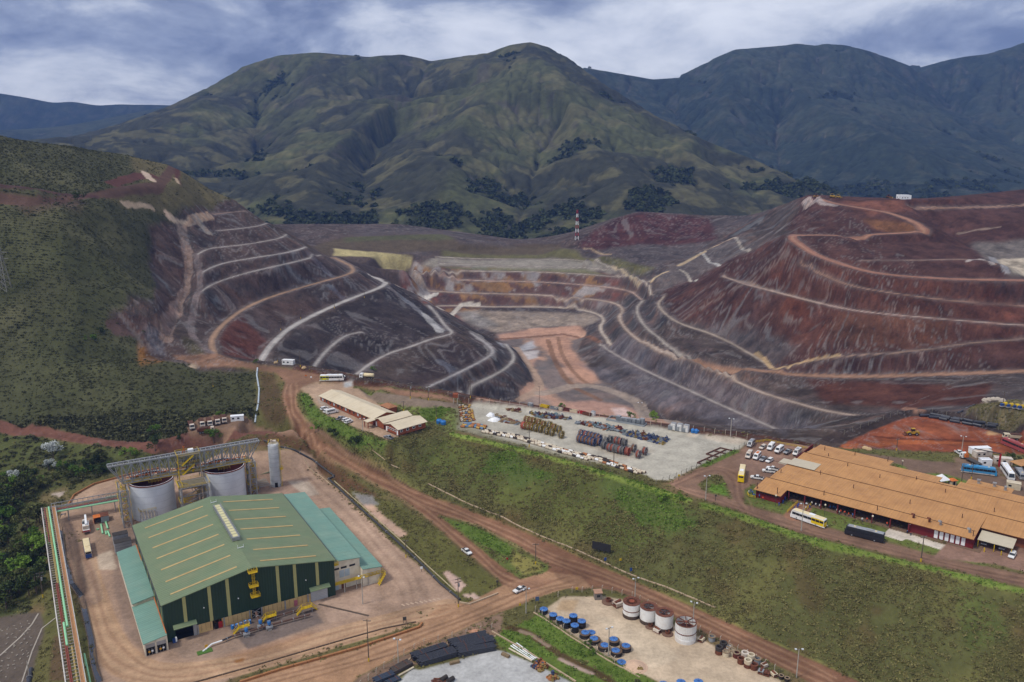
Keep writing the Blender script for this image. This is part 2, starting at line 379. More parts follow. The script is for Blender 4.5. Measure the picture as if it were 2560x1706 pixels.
GRID_A, GRID_Y, GRID_P = 0.00168,2.2,2.6
HAZE = 0.95e-4
def tin_to_grid(pts, A, Y):
    pts = np.array(pts); key = {}; keep = []
    for i, p in enumerate(pts):
        k = (round(p[0] / 1.2), round(p[1] / 1.2))
        if k in key: continue
        key[k] = i; keep.append(i)
    pts = pts[keep]
    vs, es, fs, ov, oe, of = delaunay_2d_cdt([Vector((p[0], p[1])) for p in pts], [], [], 0,1e-4)
    zmap = np.array([pts[o[0]][2] if o else 0.0 for o in ov]); V = np.array([(v.x, v.y) for v in vs])
    Z = np.full((len(Y), len(A)), np.nan)
    for t in fs:
        p = V[list(t)]; z = zmap[list(t)]
        y0, y1 = p[:, 1].min(), p[:, 1].max()
        r0, r1 = np.searchsorted(Y, y0), np.searchsorted(Y, y1, 'right')
        if r1 <= r0: continue
        cand = np.concatenate([p[:, 0] / max(y0,1), p[:, 0] / max(y1,1)])
        c0, c1 = np.searchsorted(A, cand.min()), np.searchsorted(A, cand.max(), 'right')
        if c1 <= c0: continue
        yy = Y[r0:r1, None]; xx = A[None, c0:c1] * yy
        d = (p[1,1] - p[2,1]) * (p[0,0] - p[2,0]) + (p[2,0] - p[1,0]) * (p[0,1] - p[2,1])
        if abs(d) < 1e-9: continue
        l0 = ((p[1,1] - p[2,1]) * (xx - p[2,0]) + (p[2,0] - p[1,0]) * (yy - p[2,1])) / d
        l1 = ((p[2,1] - p[0,1]) * (xx - p[2,0]) + (p[0,0] - p[2,0]) * (yy - p[2,1])) / d
        l2 = 1 - l0 - l1
        ok = (l0 >= -1e-6) & (l1 >= -1e-6) & (l2 >= -1e-6)
        sub = Z[r0:r1, c0:c1]; val = l0 * z[0] + l1 * z[1] + l2 * z[2]
        sub[ok] = val[ok]
    bad = np.isnan(Z)
    if bad.any(): Z[bad] = -10.0
    return Z
def blur(Z, n=1):
    for _ in range(n):
        Q = np.pad(Z, 1, mode='edge')
        Z = (Q[1:-1, :-2] + Q[1:-1,2:] + 2 * Q[1:-1,1:-1]) / 4
        Q = np.pad(Z, 1, mode='edge')
        Z = (Q[:-2,1:-1] + Q[2:, 1:-1] + 2 * Q[1:-1,1:-1]) / 4
    return Z
GA = np.arange(-0.85,0.8501, GRID_A)
_y = [150.0]
while _y[-1] < 1290: _y.append(_y[-1] + max(0.18, min(GRID_Y, GRID_P * _y[-1] ** 2 / (FPX * 160))))
GY = np.array(_y)
Z = tin_to_grid(TP, GA, GY)
Z = blur(Z, 2)
GX = GA[None, :] * GY[:, None]; GYY = np.broadcast_to(GY[:, None], GX.shape)

def zat(x, y):
    a = x / y; j = (a - GA[0]) / GRID_A; j = min(max(j, 0), len(GA) - 1.001)
    i = np.searchsorted(GY, y) - 1; i = min(max(i, 0), len(GY) - 2); fi = (y - GY[i]) / (GY[i + 1] - GY[i]); fi = min(max(fi, 0),1)
    j0 = int(j); fj = j - j0
    return float((Z[i, j0] * (1 - fj) + Z[i, j0 + 1] * fj) * (1 - fi) + (Z[i + 1, j0] * (1 - fj) + Z[i + 1, j0 + 1] * fj) * fi)
def hit(px, py):
    """first point of the terrain seen at an image point (the ray stays in one grid column)"""
    d = ray(px, py); a = d[0] / d[1]; j = (a - GA[0]) / GRID_A; j = min(max(j, 0), len(GA) - 1.001); j0 = int(j); fj = j - j0
    col = Z[:, j0] * (1 - fj) + Z[:, j0 + 1] * fj
    rz = CAMZ + d[2] / d[1] * GY
    b = np.nonzero(col >= rz)[0]
    i = int(b[0]) if len(b) else len(GY) - 1
    if i == 0: y = GY[0]
    else:
        f0 = rz[i - 1] - col[i - 1]; f1 = col[i] - rz[i]; y = GY[i - 1] + (GY[i] - GY[i - 1]) * (f0 / (f0 + f1) if f0 + f1 > 1e-9 else 0.5)
    return (a * y, y, zat(a * y, y))
def hits(pts): return [hit(*p[:2]) for p in pts]
# ---------------------------------------------------------------- what the ground is made of (colour, kind of surface, cover)
NR, NC = Z.shape
COL = np.zeros((NR, NC, 3)); CLS = np.zeros((NR, NC), np.int8); SHRUB = np.zeros((NR, NC)); TUFT = np.zeros((NR, NC)); ROCK = np.zeros((NR, NC)); TRK = np.zeros((NR, NC)); FLATM = np.zeros((NR, NC))
GROUND, PIT, FLOOR, ROAD, YARD, HILL, BANK, PAVE, WATER = range(9)
WX = (fbm(GX / 14, GYY / 14,3,3) - .5) * 2; WY = (fbm(GX / 14, GYY / 14,9,3) - .5) * 2
def win(W, pad):
    W = np.array([w[:2] for w in W]); A = np.concatenate([(W[:, 0] - pad) / W[:, 1], (W[:, 0] + pad) / W[:, 1]])
    r0 = max(0, np.searchsorted(GY, W[:, 1].min() - pad) - 4); r1 = min(NR, np.searchsorted(GY, W[:, 1].max() + pad) + 4)
    c0 = max(0, np.searchsorted(GA, A.min()) - 4); c1 = min(NC, np.searchsorted(GA, A.max()) + 4)
    return W, (slice(r0, max(r1, r0 + 1)), slice(c0, max(c1, c0 + 1)))
def inpoly(pts, warp=0.0, soft=0):
    W, w = win(hits(pts),3 * warp + 3)
    x = GX[w] + WX[w] * warp; y = GYY[w] + WY[w] * warp
    ins = np.zeros(x.shape, bool); n = len(W)
    for i in range(n):
        x0, y0 = W[i]; x1, y1 = W[(i + 1) % n]
        if y0 == y1: continue
        ins ^= ((y0 > y) != (y1 > y)) & (x < (x1 - x0) * (y - y0) / (y1 - y0) + x0)
    m = ins.astype(float)
    return (blur(m, soft) if soft else m), w
ALL = (slice(None), slice(None))
def mix(mask, col, amt=1.0, w=ALL):
    c = np.array(lin(col)); k = (mask * amt)[..., None]; COL[w] = COL[w] * (1 - k) + c * k
def setk(mask, w=ALL, cls=None, shrub=None, tuft=None, rock=None, trk=None, flat=None):
    if cls is not None:
        v = CLS[w]; v[mask > 0.5] = cls
    for arr, val in ((SHRUB, shrub),(TUFT, tuft),(ROCK, rock),(TRK, trk),(FLATM, flat)):
        if val is not None: arr[w] = arr[w] * (1 - mask) + val * mask
def poly(pts, col, cls=None, warp=0.5, soft=1, amt=1.0, zlim=None, **kw):
    m, w = inpoly(pts, warp, soft)
    if zlim is not None: m = m * ((Z[w] >= zlim[0]) & (Z[w] <= zlim[1]))
    mix(m, col, amt, w)
    setk(m * (1 if amt > .6 else 0), w, cls, **kw); return m, w
def stroke(W, w, col, cls=None, amt=1.0, soft=0.8, rag=0.0, **kw):
    W, s = win(W, w + 4); D = np.full(GX[s].shape, 1e6); x = GX[s]; y = GYY[s]; g = GY[s[0]]
    for a, b in zip(W[:-1], W[1:]):
        r0 = np.searchsorted(g, min(a[1], b[1]) - w - 4); r1 = np.searchsorted(g, max(a[1], b[1]) + w + 4)
        if r1 <= r0: continue
        d = b - a; L = d @ d + 1e-9; xx = x[r0:r1]; yy = y[r0:r1]
        t = np.clip(((xx - a[0]) * d[0] + (yy - a[1]) * d[1]) / L, 0,1)
        D[r0:r1] = np.minimum(D[r0:r1], np.hypot(xx - a[0] - t * d[0], yy - a[1] - t * d[1]))
    if rag: D = D + WX[s] * rag
    m = 1 - sstep(w / 2 - soft * .5, w / 2 + soft * .8, D); mix(m, col, amt, s); setk(m * (1 if amt > .6 or 'flat' in kw else 0), s, cls, **kw)
def pstroke(pts, w, col, **kw): stroke(smooth_poly(hits(pts),1), w, col, **kw)

# slope frame for streaked rock
Zs = blur(Z, 6)
dzdy = np.gradient(Zs, axis=0) / np.gradient(GYY, axis=0); dzdx = np.gradient(Zs, axis=1) / np.gradient(GX, axis=1)
dzdy = dzdy - dzdx * GA[None, :]
SL = np.hypot(dzdx, dzdy) + 1e-6; gx, gy = dzdx / SL, dzdy / SL
tpos = -gy * GX + gx * GYY; dpos = gx * GX + gy * GYY
STREAK = fbm(tpos / 3.2, dpos / 45.0,21,4,.6); STREAK2 = fbm(tpos / 14.0 + 40, dpos / 90.0,31,4,.6)
BIG = fbm(GX / 90, GYY / 90,41,4); MID = fbm(GX / 22, GYY / 22,51,4); FINE = fbm(GX / 5, GYY / 5,61,3)
steep = sstep(.25,.6, SL)

ONE = np.ones((NR, NC))
# everything starts as dark ore rock
mix(ONE, '52463f'); setk(ONE, ALL, PIT, rock=1.0)
mix(sstep(.45,.65, BIG), '57504f', .7); mix(sstep(.5,.7, STREAK2) * .6, '6b5a55')
# right hill: red-brown; the flanks into the pit: blue-grey
RH = [(1640,745),(1700,700),(1840,640),(1975,586),(2010,490),(2400,488),(2559,470),(2700,460),(2700,935),(2559,925),(2290,936),(2000,940),(1931,930),(1890,890),(1790,835),(1690,800)]
poly(RH, '553b34', warp=6, soft=4)
poly([(1900,700),(2100,640),(2300,700),(2560,720),(2560,880),(2200,880),(2000,870),(1900,800)], '5e3c30', warp=10, soft=14, amt=.75)
poly([(2080,790),(2380,790),(2400,870),(2200,885),(2080,850)], '6d4a38', warp=8, soft=10, amt=.6)
poly([(1990,690),(2100,740),(2060,760),(2000,800),(1940,780)], '684030', warp=8, soft=8, amt=.55)
poly([(2440,740),(2560,760),(2560,810),(2450,800)], '74483a', warp=8, soft=8, amt=.6)
poly([(1700,810),(1850,800),(2000,870),(1930,920),(1890,890),(1790,835)], '5f5654', warp=6, soft=6, amt=.85)
poly([(1500,870),(1560,830),(1640,870),(1760,930),(1960,1000),(2060,1060),(1950,1100),(1800,1060),(1650,1000),(1560,930)], '665f62', warp=4, soft=6, amt=.9)
poly([(2020,950),(2300,955),(2480,960),(2470,1010),(2240,1022),(2060,1010)], '5a3629', warp=5, soft=5, amt=.9)
poly([(1440,612),(1480,578),(1550,543),(1600,531),(1700,538),(1780,545),(1790,600),(1600,612),(1480,628)], '52322e', warp=4, soft=5, amt=.95)
poly([(1640,740),(1640,690),(1780,620),(1850,590),(1960,590),(1840,640),(1700,710)], '6a605c', warp=4, soft=6, amt=.8)
poly([(2420,610),(2560,600),(2700,600),(2700,700),(2520,690),(2450,640)], '77706a', warp=4, soft=6, amt=.85)
poly([(2490,650),(2560,645),(2700,650),(2700,690),(2530,680)], 'c4b5a0', warp=2, soft=2)
poly([(2080,505),(2260,500),(2290,530),(2180,540)], '8a5a48', warp=4, soft=4, amt=.7)
poly([(2150,545),(2290,560),(2330,575),(2240,583),(2180,570)], '9a6a40', warp=4, soft=3, amt=.5)
# left benches: violet-brown, dark lower slopes with grey wash, red strip by the road
poly([(560,500),(640,570),(770,625),(890,680),(970,710),(900,740),(780,790),(660,880),(560,900),(520,860),(480,800),(480,560)], '524440', warp=3, soft=6, amt=.8)
poly([(545,830),(600,790),(680,860),(640,905),(560,890)], '6a3f33', warp=4, soft=6, amt=.85)
poly([(700,860),(900,740),(1000,720),(1130,800),(1120,830),(1000,870),(900,920),(800,920)], '3c3535', warp=4, soft=6, amt=.8)
poly([(1020,940),(1130,850),(1230,890),(1180,915),(1060,965),(960,950)], '403534', warp=4, soft=5, amt=.75)
# back wall of the pit: ochre, rust and white seams
m, w = inpoly([(1000,690),(1030,660),(1200,660),(1500,672),(1600,720),(1520,760),(1400,770),(1200,768),(1060,762)], 3,3)
seam = fbm(GX / 20 + GYY / 40, GYY / 16,71,4,.6); seam2 = fbm(GX / 26 + 9, GYY / 18 + GX / 60,81,4,.6)
setk(m, w, rock=.35); mix(m, '664a42', .8, w); seam = seam[w]; seam2 = seam2[w]
mix(m * sstep(.52,.62, seam), '96714a', .8, w); mix(m * sstep(.55,.65, seam2), '9c9694', .85, w); mix(m * sstep(.40,.30, seam), '74463a', .7, w); mix(m * sstep(.38,.30, seam2), '453939', .7, w)
poly([(1040,664),(1090,642),(1385,645),(1500,652),(1600,690),(1500,678),(1200,668)], '8f887c', warp=2, soft=2, amt=.9, zlim=(-8,7))
poly([(1050,672),(1200,668),(1460,672),(1560,690),(1533,690),(1366,679),(1200,677)], '6b6a4c', warp=2, soft=2, amt=.8)
poly([(1100,645),(1110,625),(1400,622),(1560,650),(1640,672),(1600,690),(1490,652),(1385,645),(1200,645)], '65603f', warp=3, soft=3)
poly([(760,630),(790,612),(860,594),(1107,586),(1150,610),(1400,610),(1400,622),(1110,625),(1000,632),(830,620)], '584c3c', warp=3, soft=3)
poly([(860,594),(1107,586),(1140,600),(1000,600),(860,606)], '54553a', warp=3, soft=3, amt=.8)
m, w = poly([(834,622),(1000,636),(1030,645),(1028,662),(940,652),(835,640)], 'b0a274', warp=.3, soft=1)
poly([(962,648),(1028,650),(1027,662),(960,661)], 'b0a274', warp=.3, soft=1)
poly([(1160,775),(1480,782),(1505,800),(1460,820),(1380,815),(1240,832),(1150,795)], '9b8b7c', warp=2, soft=4)
poly([(1130,778),(1190,780),(1250,815),(1200,820)], '85827f', warp=2, soft=5, amt=.7)
# pit floor
poly([(1240,850),(1240,836),(1320,822),(1450,815),(1468,830),(1440,880),(1500,950),(1600,1010),(1700,1065),(1500,1060),(1250,1040),(1180,1020),(1300,988),(1335,950),(1290,872)], '8d7566', FLOOR, warp=3, soft=3, rock=.2)
FLM, w = inpoly([(1240,850),(1240,836),(1320,822),(1450,815),(1468,830),(1440,880),(1500,950),(1600,1010),(1700,1065),(1500,1060),(1250,1040),(1180,1020),(1300,988),(1335,950),(1290,872)], 3)
mix(FLM * sstep(.5,.62, MID[w]), 'b08a74', .8, w); mix(FLM * sstep(.46,.36, MID[w]), '68605e', .8, w)
poly([(1245,838),(1330,824),(1450,817),(1465,828),(1340,840),(1250,850)], 'b48c76', FLOOR, warp=2, soft=2)
poly([(1330,845),(1420,840),(1430,880),(1500,950),(1460,960),(1390,900)], 'b48a72', FLOOR, warp=2, soft=3, amt=.85)
poly([(1240,856),(1330,850),(1340,870),(1300,880),(1260,870)], 'a8a5a6', FLOOR, warp=2, soft=2)
poly([(1300,880),(1345,876),(1345,895),(1320,900)], 'b5aca8', FLOOR, warp=2, soft=1)
poly([(1390,1010),(1500,1000),(1580,1020),(1600,1040),(1580,1050),(1400,1035)], 'b08a78', FLOOR, warp=2, soft=2, amt=.9)
m, w = poly([(1525,1022),(1560,1019),(1585,1036),(1560,1040),(1535,1034)], 'cfae9c', WATER, warp=.5, soft=1)
poly([(1335,900),(1380,905),(1420,960),(1400,985),(1350,960)], '6a6462', FLOOR, warp=4, soft=2, amt=.8); poly([(1430,975),(1520,965),(1600,1005),(1560,1012),(1450,1000)], '625c5a', FLOOR, warp=4, soft=2, amt=.8); poly([(1230,1000),(1320,985),(1380,1000),(1380,1025),(1260,1030)], '8a7a70', FLOOR, warp=4, soft=2, amt=.8)
pstroke([(1370,850),(1385,900),(1420,960),(1500,1000)], 5, '7a5a44', amt=.8); pstroke([(1395,845),(1405,890),(1440,940),(1480,965)], 4, '80604a', amt=.8)
pstroke([(1290,870),(1310,900),(1345,950),(1350,975),(1300,1000)], 8, 'a38a76', amt=.9); pstroke([(1350,985),(1450,960),(1530,975),(1620,1020),(1700,1062)], 10, '98887a', amt=.9)
pstroke([(1240,848),(1340,842),(1430,834),(1470,840),(1500,858)], 4, '7a5846', amt=.9)
# white wash and grey seams on the dark slopes
for pp, cc, aa in (([(960,715),(1010,745),(1060,790),(1110,825)], '8f8c90', .6),([(1060,785),(1090,820),(1100,830)], 'b5b1ad', .8),([(1190,835),(1225,865),(1230,890)], 'a9a29c', .8),([(1100,905),(1140,930),(1130,945)], '7d7e88', .6),([(830,720),(870,750)], '706d78', .6),([(780,640),(830,690)], '74707a', .5)):
    pstroke(pp, 9, cc, amt=aa, rag=4)
poly([(1440,905),(1500,920),(1700,1000),(1800,1050),(1640,1010),(1530,960)], '7a7378', warp=5, soft=5, amt=.5)
m, w = inpoly([(760,640),(790,605),(860,586),(1107,580),(1150,604),(1400,606),(1600,680),(1560,700),(1400,680),(1050,680),(830,668)], 2,2); setk(m, w, rock=.12)
# benches
for i, (W, w, c) in enumerate(BENCH):
    stroke(W, w + 3.5, '6f625d', amt=.55, soft=2.5, rag=.8)
    stroke(W, w * (.7 if w < 8.5 else .85), c, cls=(ROAD if w >= 5 else None), amt=.85, soft=1.2, rag=.5, rock=.1); stroke(W, max(1.0, w * .22), 'bdb3a8' if c[:1] in '89a' and c[2:4] > '78' else 'a8886e', amt=.45, soft=.8, rag=.4)
    stroke(W, w + 5, c, amt=0.0, soft=2, flat=1.0)
pstroke([(1810,692),(1937,730),(2051,759)], 3, 'b09a8a', amt=.7); pstroke([(1750,632),(1770,650),(1800,665)], 3, 'b5b0aa'); pstroke([(1700,675),(1720,685),(1742,702)], 3, 'b5aa9c'); pstroke([(1835,595),(1850,610),(1875,628)], 3, 'b5aa9c', amt=.8)
pstroke([(1632,701),(1668,679)], 5, 'b9a384'); pstroke([(1699,664),(1760,630)], 6, 'b9a384'); pstroke([(1764,626),(1832,596)], 4.5, 'b9a384'); pstroke([(1460,622),(1527,637)], 3, 'a08a70'); pstroke([(1530,666),(1568,688),(1600,712)], 3, 'ab9a80')
pstroke([(1890,884),(1915,903),(1932,921)], 4, 'b99c76'); pstroke([(1938,923),(2013,904),(2095,889)], 4, 'b99c76'); pstroke([(994,716),(1040,728),(1090,735)], 6, 'c2bbb2'); pstroke([(1090,768),(1140,762),(1195,763)], 6, 'bdb3a6')
pstroke([(2015,497),(2050,507),(2085,514)], 8, 'b4a49c', amt=.8); pstroke([(2420,653),(2470,646),(2480,660)], 4, 'b5aaa4', amt=.8); pstroke([(2480,645),(2510,665),(2515,678)], 6, 'a8a6a8', amt=.7); pstroke([(2395,585),(2500,568)], 3, '9a8678', amt=.8)
# green hill, rock gully, tracks
LH = [(-400,330),(0,336),(130,362),(300,384),(420,410),(460,428),(520,470),(577,500),(480,520),(420,545),(370,565),(385,600),(378,660),(395,720),(385,745),(270,795),(345,850),(370,900),(450,910),(560,925),(640,930),(660,960),(640,1000),(645,1050),(560,1065),(400,1105),(250,1100),(0,1060),(-400,1050)]
m, w = poly(LH, '474730', HILL, warp=3.5, soft=2, shrub=1.0, rock=0)
mix(m * sstep(.5,.68, MID[w]), '54523a', .7, w); mix(m * sstep(.5,.36, BIG[w]), '3f4229', .6, w)
poly([(330,392),(420,412),(520,470),(577,502),(480,520),(300,515),(250,490),(350,455),(330,420)], '5f573c', HILL, warp=3, soft=3, shrub=.25)
pstroke([(-200,505),(0,500),(110,512),(220,492),(330,470),(420,462),(560,455)], 9, '553f37', shrub=0, amt=.9, rag=2); pstroke([(0,462),(90,474),(180,490),(240,492)], 7, '4a3433', shrub=0, amt=.9, rag=2)
pstroke([(280,460),(340,440),(380,440)], 10, '583a33', shrub=0, rag=2); poly([(452,426),(515,460),(450,465),(440,455)], '56352f', warp=1, soft=1, shrub=0); pstroke([(362,432),(378,450)], 7, 'b5a08c', shrub=0, rag=2); pstroke([(440,447),(446,458)], 3, 'b09a80', shrub=0)
poly([(40,515),(220,505),(210,525),(60,545)], '4d3c35', HILL, warp=4, soft=3, shrub=.4, amt=.7)
pstroke([(295,815),(345,812),(390,830)], 16, '54423c', shrub=.1, rag=4); poly([(345,850),(375,860),(415,905),(350,915)], '75522c', warp=2, soft=2, shrub=.15)
poly([(372,570),(430,555),(470,620),(480,700),(440,790),(420,850),(520,880),(480,905),(400,900),(350,840),(390,770),(400,720),(375,660)], '55453f', PIT, warp=3, soft=3, shrub=.05, rock=1)
poly([(360,815),(400,830),(415,890),(370,880)], '66646a', warp=3, soft=3, amt=.7, shrub=0)
pstroke([(420,538),(445,555),(462,562),(490,545),(525,540)], 6, 'b39a84', rag=1.5, shrub=0); pstroke([(455,565),(462,600),(470,640),(472,690),(465,730),(440,775),(425,810),(415,850)], 6.5, '8a7468', rag=2.2, shrub=0); pstroke([(488,550),(505,565),(520,580)], 8, '9a8878', rag=2, shrub=0)
pstroke([(310,512),(380,520)], 4, 'a5917a', rag=2, shrub=0); pstroke([(490,640),(500,680),(498,730),(480,790),(475,830),(500,865),(530,885)], 4.5, '7a6c69', shrub=0)
pstroke([(520,898),(500,905),(485,915)], 6, 'a8937c', rag=2, shrub=0)
poly([(450,840),(490,850),(520,890),(470,880)], '565034', warp=3, soft=3, amt=.7)
# ground around the plant, the banks and the upper terrace: grass and earth
m, w = poly([(-500,1060),(0,1062),(270,1112),(430,1112),(560,1068),(640,1050),(640,930),(560,915),(640,912),(740,922),(1000,972),(1250,1012),(1600,1064),(1760,1082),(2040,1126),(2110,1120),(2300,1128),(2560,1135),(2800,1140),(2800,1990),(-500,1990)], '5f5b36', GROUND, warp=.5, soft=1, rock=0, tuft=.5, shrub=0)
mix(m * sstep(.52,.7, MID[w]), '6f5b42', .7, w)
poly([(-500,1068),(0,1070),(250,1118),(400,1125),(460,1140),(280,1180),(180,1215),(140,1260),(110,1300),(90,1450),(60,1560),(-500,1700)], '4b4f2c', GROUND, warp=3, soft=2, shrub=.8, tuft=.3)
pstroke([(-300,1055),(0,1064),(90,1078),(200,1098),(300,1112),(400,1116),(470,1095),(560,1080),(640,1080),(740,1085)], 6.5, '6c4a3e', cls=ROAD, shrub=0, tuft=0, rag=.8); pstroke([(560,1080),(640,1078),(740,1086)], 9, '866a56', cls=ROAD, shrub=0, tuft=0)
poly([(460,1075),(500,1045),(560,1035),(625,1040),(640,1075),(560,1085),(480,1092)], '7a6250', ROAD, warp=1, soft=1, tuft=0, shrub=0)
poly([(640,925),(690,935),(705,990),(715,1050),(660,1060),(640,1000),(655,960)], '54452f', GROUND, warp=2, soft=2, tuft=.5, shrub=.05)
poly([(640,1090),(730,1088),(800,1140),(880,1190),(960,1250),(900,1270),(820,1190),(760,1140),(660,1118),(560,1120)], '5a432f', GROUND, warp=1.5, soft=2, tuft=.5)
poly([(660,1120),(740,1130),(830,1210),(900,1280),(870,1290),(820,1230)], '5e5a34', GROUND, warp=1, soft=1, tuft=.7, amt=.7)
# embankment
m, w = poly(TOE[::1] + CREST[::-1], '565632', BANK, warp=.3, soft=1, tuft=1.0, shrub=0)
mix(m * sstep(.48,.66, MID[w]), '656238', .7, w); mix(m * sstep(.5,.38, BIG[w]), '4f4529', .8, w); mix(m * sstep(.55,.75, fbm(GX[w] / 9, GYY[w] / 9,77,3)), '5a4630', .5, w)
poly([(1130,1092),(1350,1145),(1560,1206),(1700,1260),(1640,1350),(1460,1340),(1300,1280),(1120,1200),(1060,1140)], '57602f', BANK, warp=8, soft=8, tuft=1, amt=.65)
poly([(745,985),(770,985),(800,1035),(880,1072),(940,1105),(990,1108),(960,1130),(900,1130),(820,1085),(770,1050),(748,1010)], '58692f', BANK, warp=1.5, soft=2, tuft=1.0, shrub=.12)
poly([(1490,1165),(1560,1190),(1620,1215),(1720,1260),(1740,1330),(1640,1340),(1560,1280),(1500,1220)], '505c2e', BANK, warp=6, soft=6, tuft=1, amt=.75)
poly([(1200,1120),(1330,1150),(1400,1190),(1300,1210),(1200,1170)], '4c592d', BANK, warp=6, soft=6, tuft=1, amt=.7)
poly([(2400,1480),(2480,1500),(2510,1600),(2440,1640),(2400,1560)], '545c30', BANK, warp=5, soft=5, tuft=1, amt=.8)
pstroke([(1340,1136),(1450,1165),(1580,1206),(1680,1240),(1720,1250)], 3.2, '74803a', tuft=1, rag=.5); pstroke([(1130,1085),(1250,1112),(1350,1138)], 3, '74823c', tuft=1)
pstroke([(1760,1262),(1870,1294),(2009,1347),(2128,1375),(2306,1418),(2560,1480)], 3.5, '6d7a38', tuft=.8, rag=.6)
pstroke([(900,1165),(1065,1244),(1300,1335),(1450,1402),(1700,1512),(1960,1628),(2150,1712)], 4, '7d7a44', tuft=.8, rag=.6)
pstroke([(760,1062),(886,1157),(1065,1241),(1300,1331),(1450,1399),(1700,1509),(1960,1625),(2150,1710)], 1.6, '4a372c', tuft=0)
# slope behind the admin block
poly([(880,965),(930,985),(1000,996),(1100,1010),(1140,1015),(1130,1040),(1080,1045),(1000,1035),(950,1010)], '68713a', BANK, warp=1, soft=1, tuft=.9)
poly([(1050,1050),(1120,1020),(1145,1025),(1150,1075),(1110,1080),(1060,1070)], '6b7440', BANK, warp=1, soft=1, tuft=.7)
poly([(1040,1030),(1075,1022),(1120,1025),(1100,1050),(1060,1055)], '55622e', BANK, warp=1, soft=1, tuft=1)
# ---- roads
MAINROAD = [(717,948),(703,993),(714,1035),(735,1070),(767,1106),(827,1148),(886,1180),(946,1213),(1010,1250),(1060,1290),(1130,1350),(1190,1400),(1240,1442),(1255,1465),(1300,1490),(1420,1470),(1450,1476),(1490,1470),(1540,1478),(1600,1502),(1700,1550),(1780,1590),(1862,1628),(1970,1676),(2025,1706),(2150,1765),(2320,1785),(2150,1706),(2100,1682),(1960,1620),(1820,1558),(1700,1505),(1560,1440),(1450,1395),(1400,1368),(1300,1325),(1140,1262),(1065,1237),(975,1201),(886,1154),(821,1112),(767,1064),(743,1014),(737,978),(740,962)]
poly(MAINROAD, '7c5a45', ROAD, warp=.25, soft=1, tuft=0, shrub=0, trk=1)
poly([(430,890),(540,884),(620,908),(740,924),(830,938),(1000,976),(1140,1000),(1140,1010),(1000,990),(930,976),(880,962),(800,955),(760,968),(735,990),(705,985),(715,955),(690,933),(600,918),(470,908)], '80614d', ROAD, warp=.4, soft=1, tuft=0, shrub=0, trk=1)
pstroke([(900,985),(1000,1000),(1100,1012),(1150,1016)], 6, '77685a', cls=ROAD, tuft=0)
pstroke([(740,921),(1000,969),(1140,992),(1250,1012),(1400,1034),(1600,1063),(1760,1081),(1900,1103),(2040,1124)], 4, '5a3d30', tuft=.2)
pstroke([(740,914),(1000,961),(1140,982),(1250,1001),(1400,1023),(1600,1053),(1760,1071),(1900,1092),(2040,1114)], 5, '5a3c2f', tuft=.1)
poly([(1095,1288),(1150,1300),(1200,1316),(1290,1360),(1350,1400),(1372,1414),(1370,1426),(1350,1440),(1315,1452),(1290,1442),(1200,1372)], '5c6432', GROUND, warp=.4, soft=1, tuft=1, trk=0)
poly([(1110,1300),(1200,1322),(1280,1370),(1270,1390),(1200,1360)], '55682c', GROUND, warp=1, soft=2, tuft=1, shrub=.1, amt=.8); poly([(1285,1380),(1350,1405),(1355,1425),(1310,1440),(1280,1410)], '8a8048', GROUND, warp=1, soft=2, tuft=.6, amt=.8)
# plant pad and its roads
PAD = [(205,1360),(190,1300),(200,1250),(245,1218),(330,1192),(560,1147),(640,1130),(745,1137),(830,1217),(900,1290),(1060,1425),(1150,1497),(1100,1515),(1040,1530),(1060,1553),(960,1580),(800,1625),(640,1672),(560,1706),(400,1900),(230,1900),(245,1706),(235,1620),(215,1550),(195,1480),(170,1400),(160,1340)]
poly(PAD, '9c826e', PAVE, warp=.3, soft=1, tuft=0, shrub=0)
pstroke([(170,1320),(175,1275),(210,1235),(290,1200),(400,1172),(560,1148),(650,1140),(740,1150)], 7, 'a28770', cls=ROAD, tuft=0, trk=1)
pstroke([(760,1165),(860,1275),(960,1380),(1020,1450),(1040,1510)], 11, 'a08672', cls=ROAD, trk=1); pstroke([(200,1400),(225,1500),(270,1620),(340,1680),(450,1690),(640,1655),(850,1590),(1000,1550),(1120,1520)], 11, 'a5866a', cls=ROAD, trk=1)
pstroke([(190,1290),(200,1400),(222,1500)], 9, '967c68', trk=1, cls=ROAD)
poly([(285,1310),(340,1320),(380,1480),(400,1600),(370,1650),(320,1600),(290,1480),(270,1360)], '7d6b60', PAVE, warp=1.5, soft=3, amt=.75); poly([(420,1610),(560,1570),(800,1500),(840,1500),(880,1540),(760,1580),(540,1640),(460,1650)], '8d7868', PAVE, warp=1, soft=3, amt=.8)
poly([(565,1560),(620,1625),(808,1557),(778,1510)], '6e615a', PAVE, warp=0, soft=1); poly([(800,1510),(880,1480),(930,1440),(960,1500),(900,1545),(820,1560)], 'a58b78', PAVE, warp=1, soft=2, amt=.8)
poly([(640,1195),(700,1180),(800,1250),(760,1260),(700,1235),(640,1230)], '92796a', PAVE, warp=1, soft=3, amt=.7); poly([(420,1190),(560,1150),(640,1150),(650,1230),(560,1230)], '75604f', PAVE, warp=1.5, soft=3, amt=.8)
poly([(245,1290),(330,1300),(340,1400),(270,1420),(235,1370)], '7f6a58', PAVE, warp=1.5, soft=3, amt=.6); poly([(240,1390),(280,1375),(290,1425),(245,1425)], 'b5a490', PAVE, warp=.5, soft=1, amt=.8)
poly([(720,1205),(770,1205),(800,1235),(760,1245)], 'b5a898', PAVE, warp=2, soft=1, amt=.7)
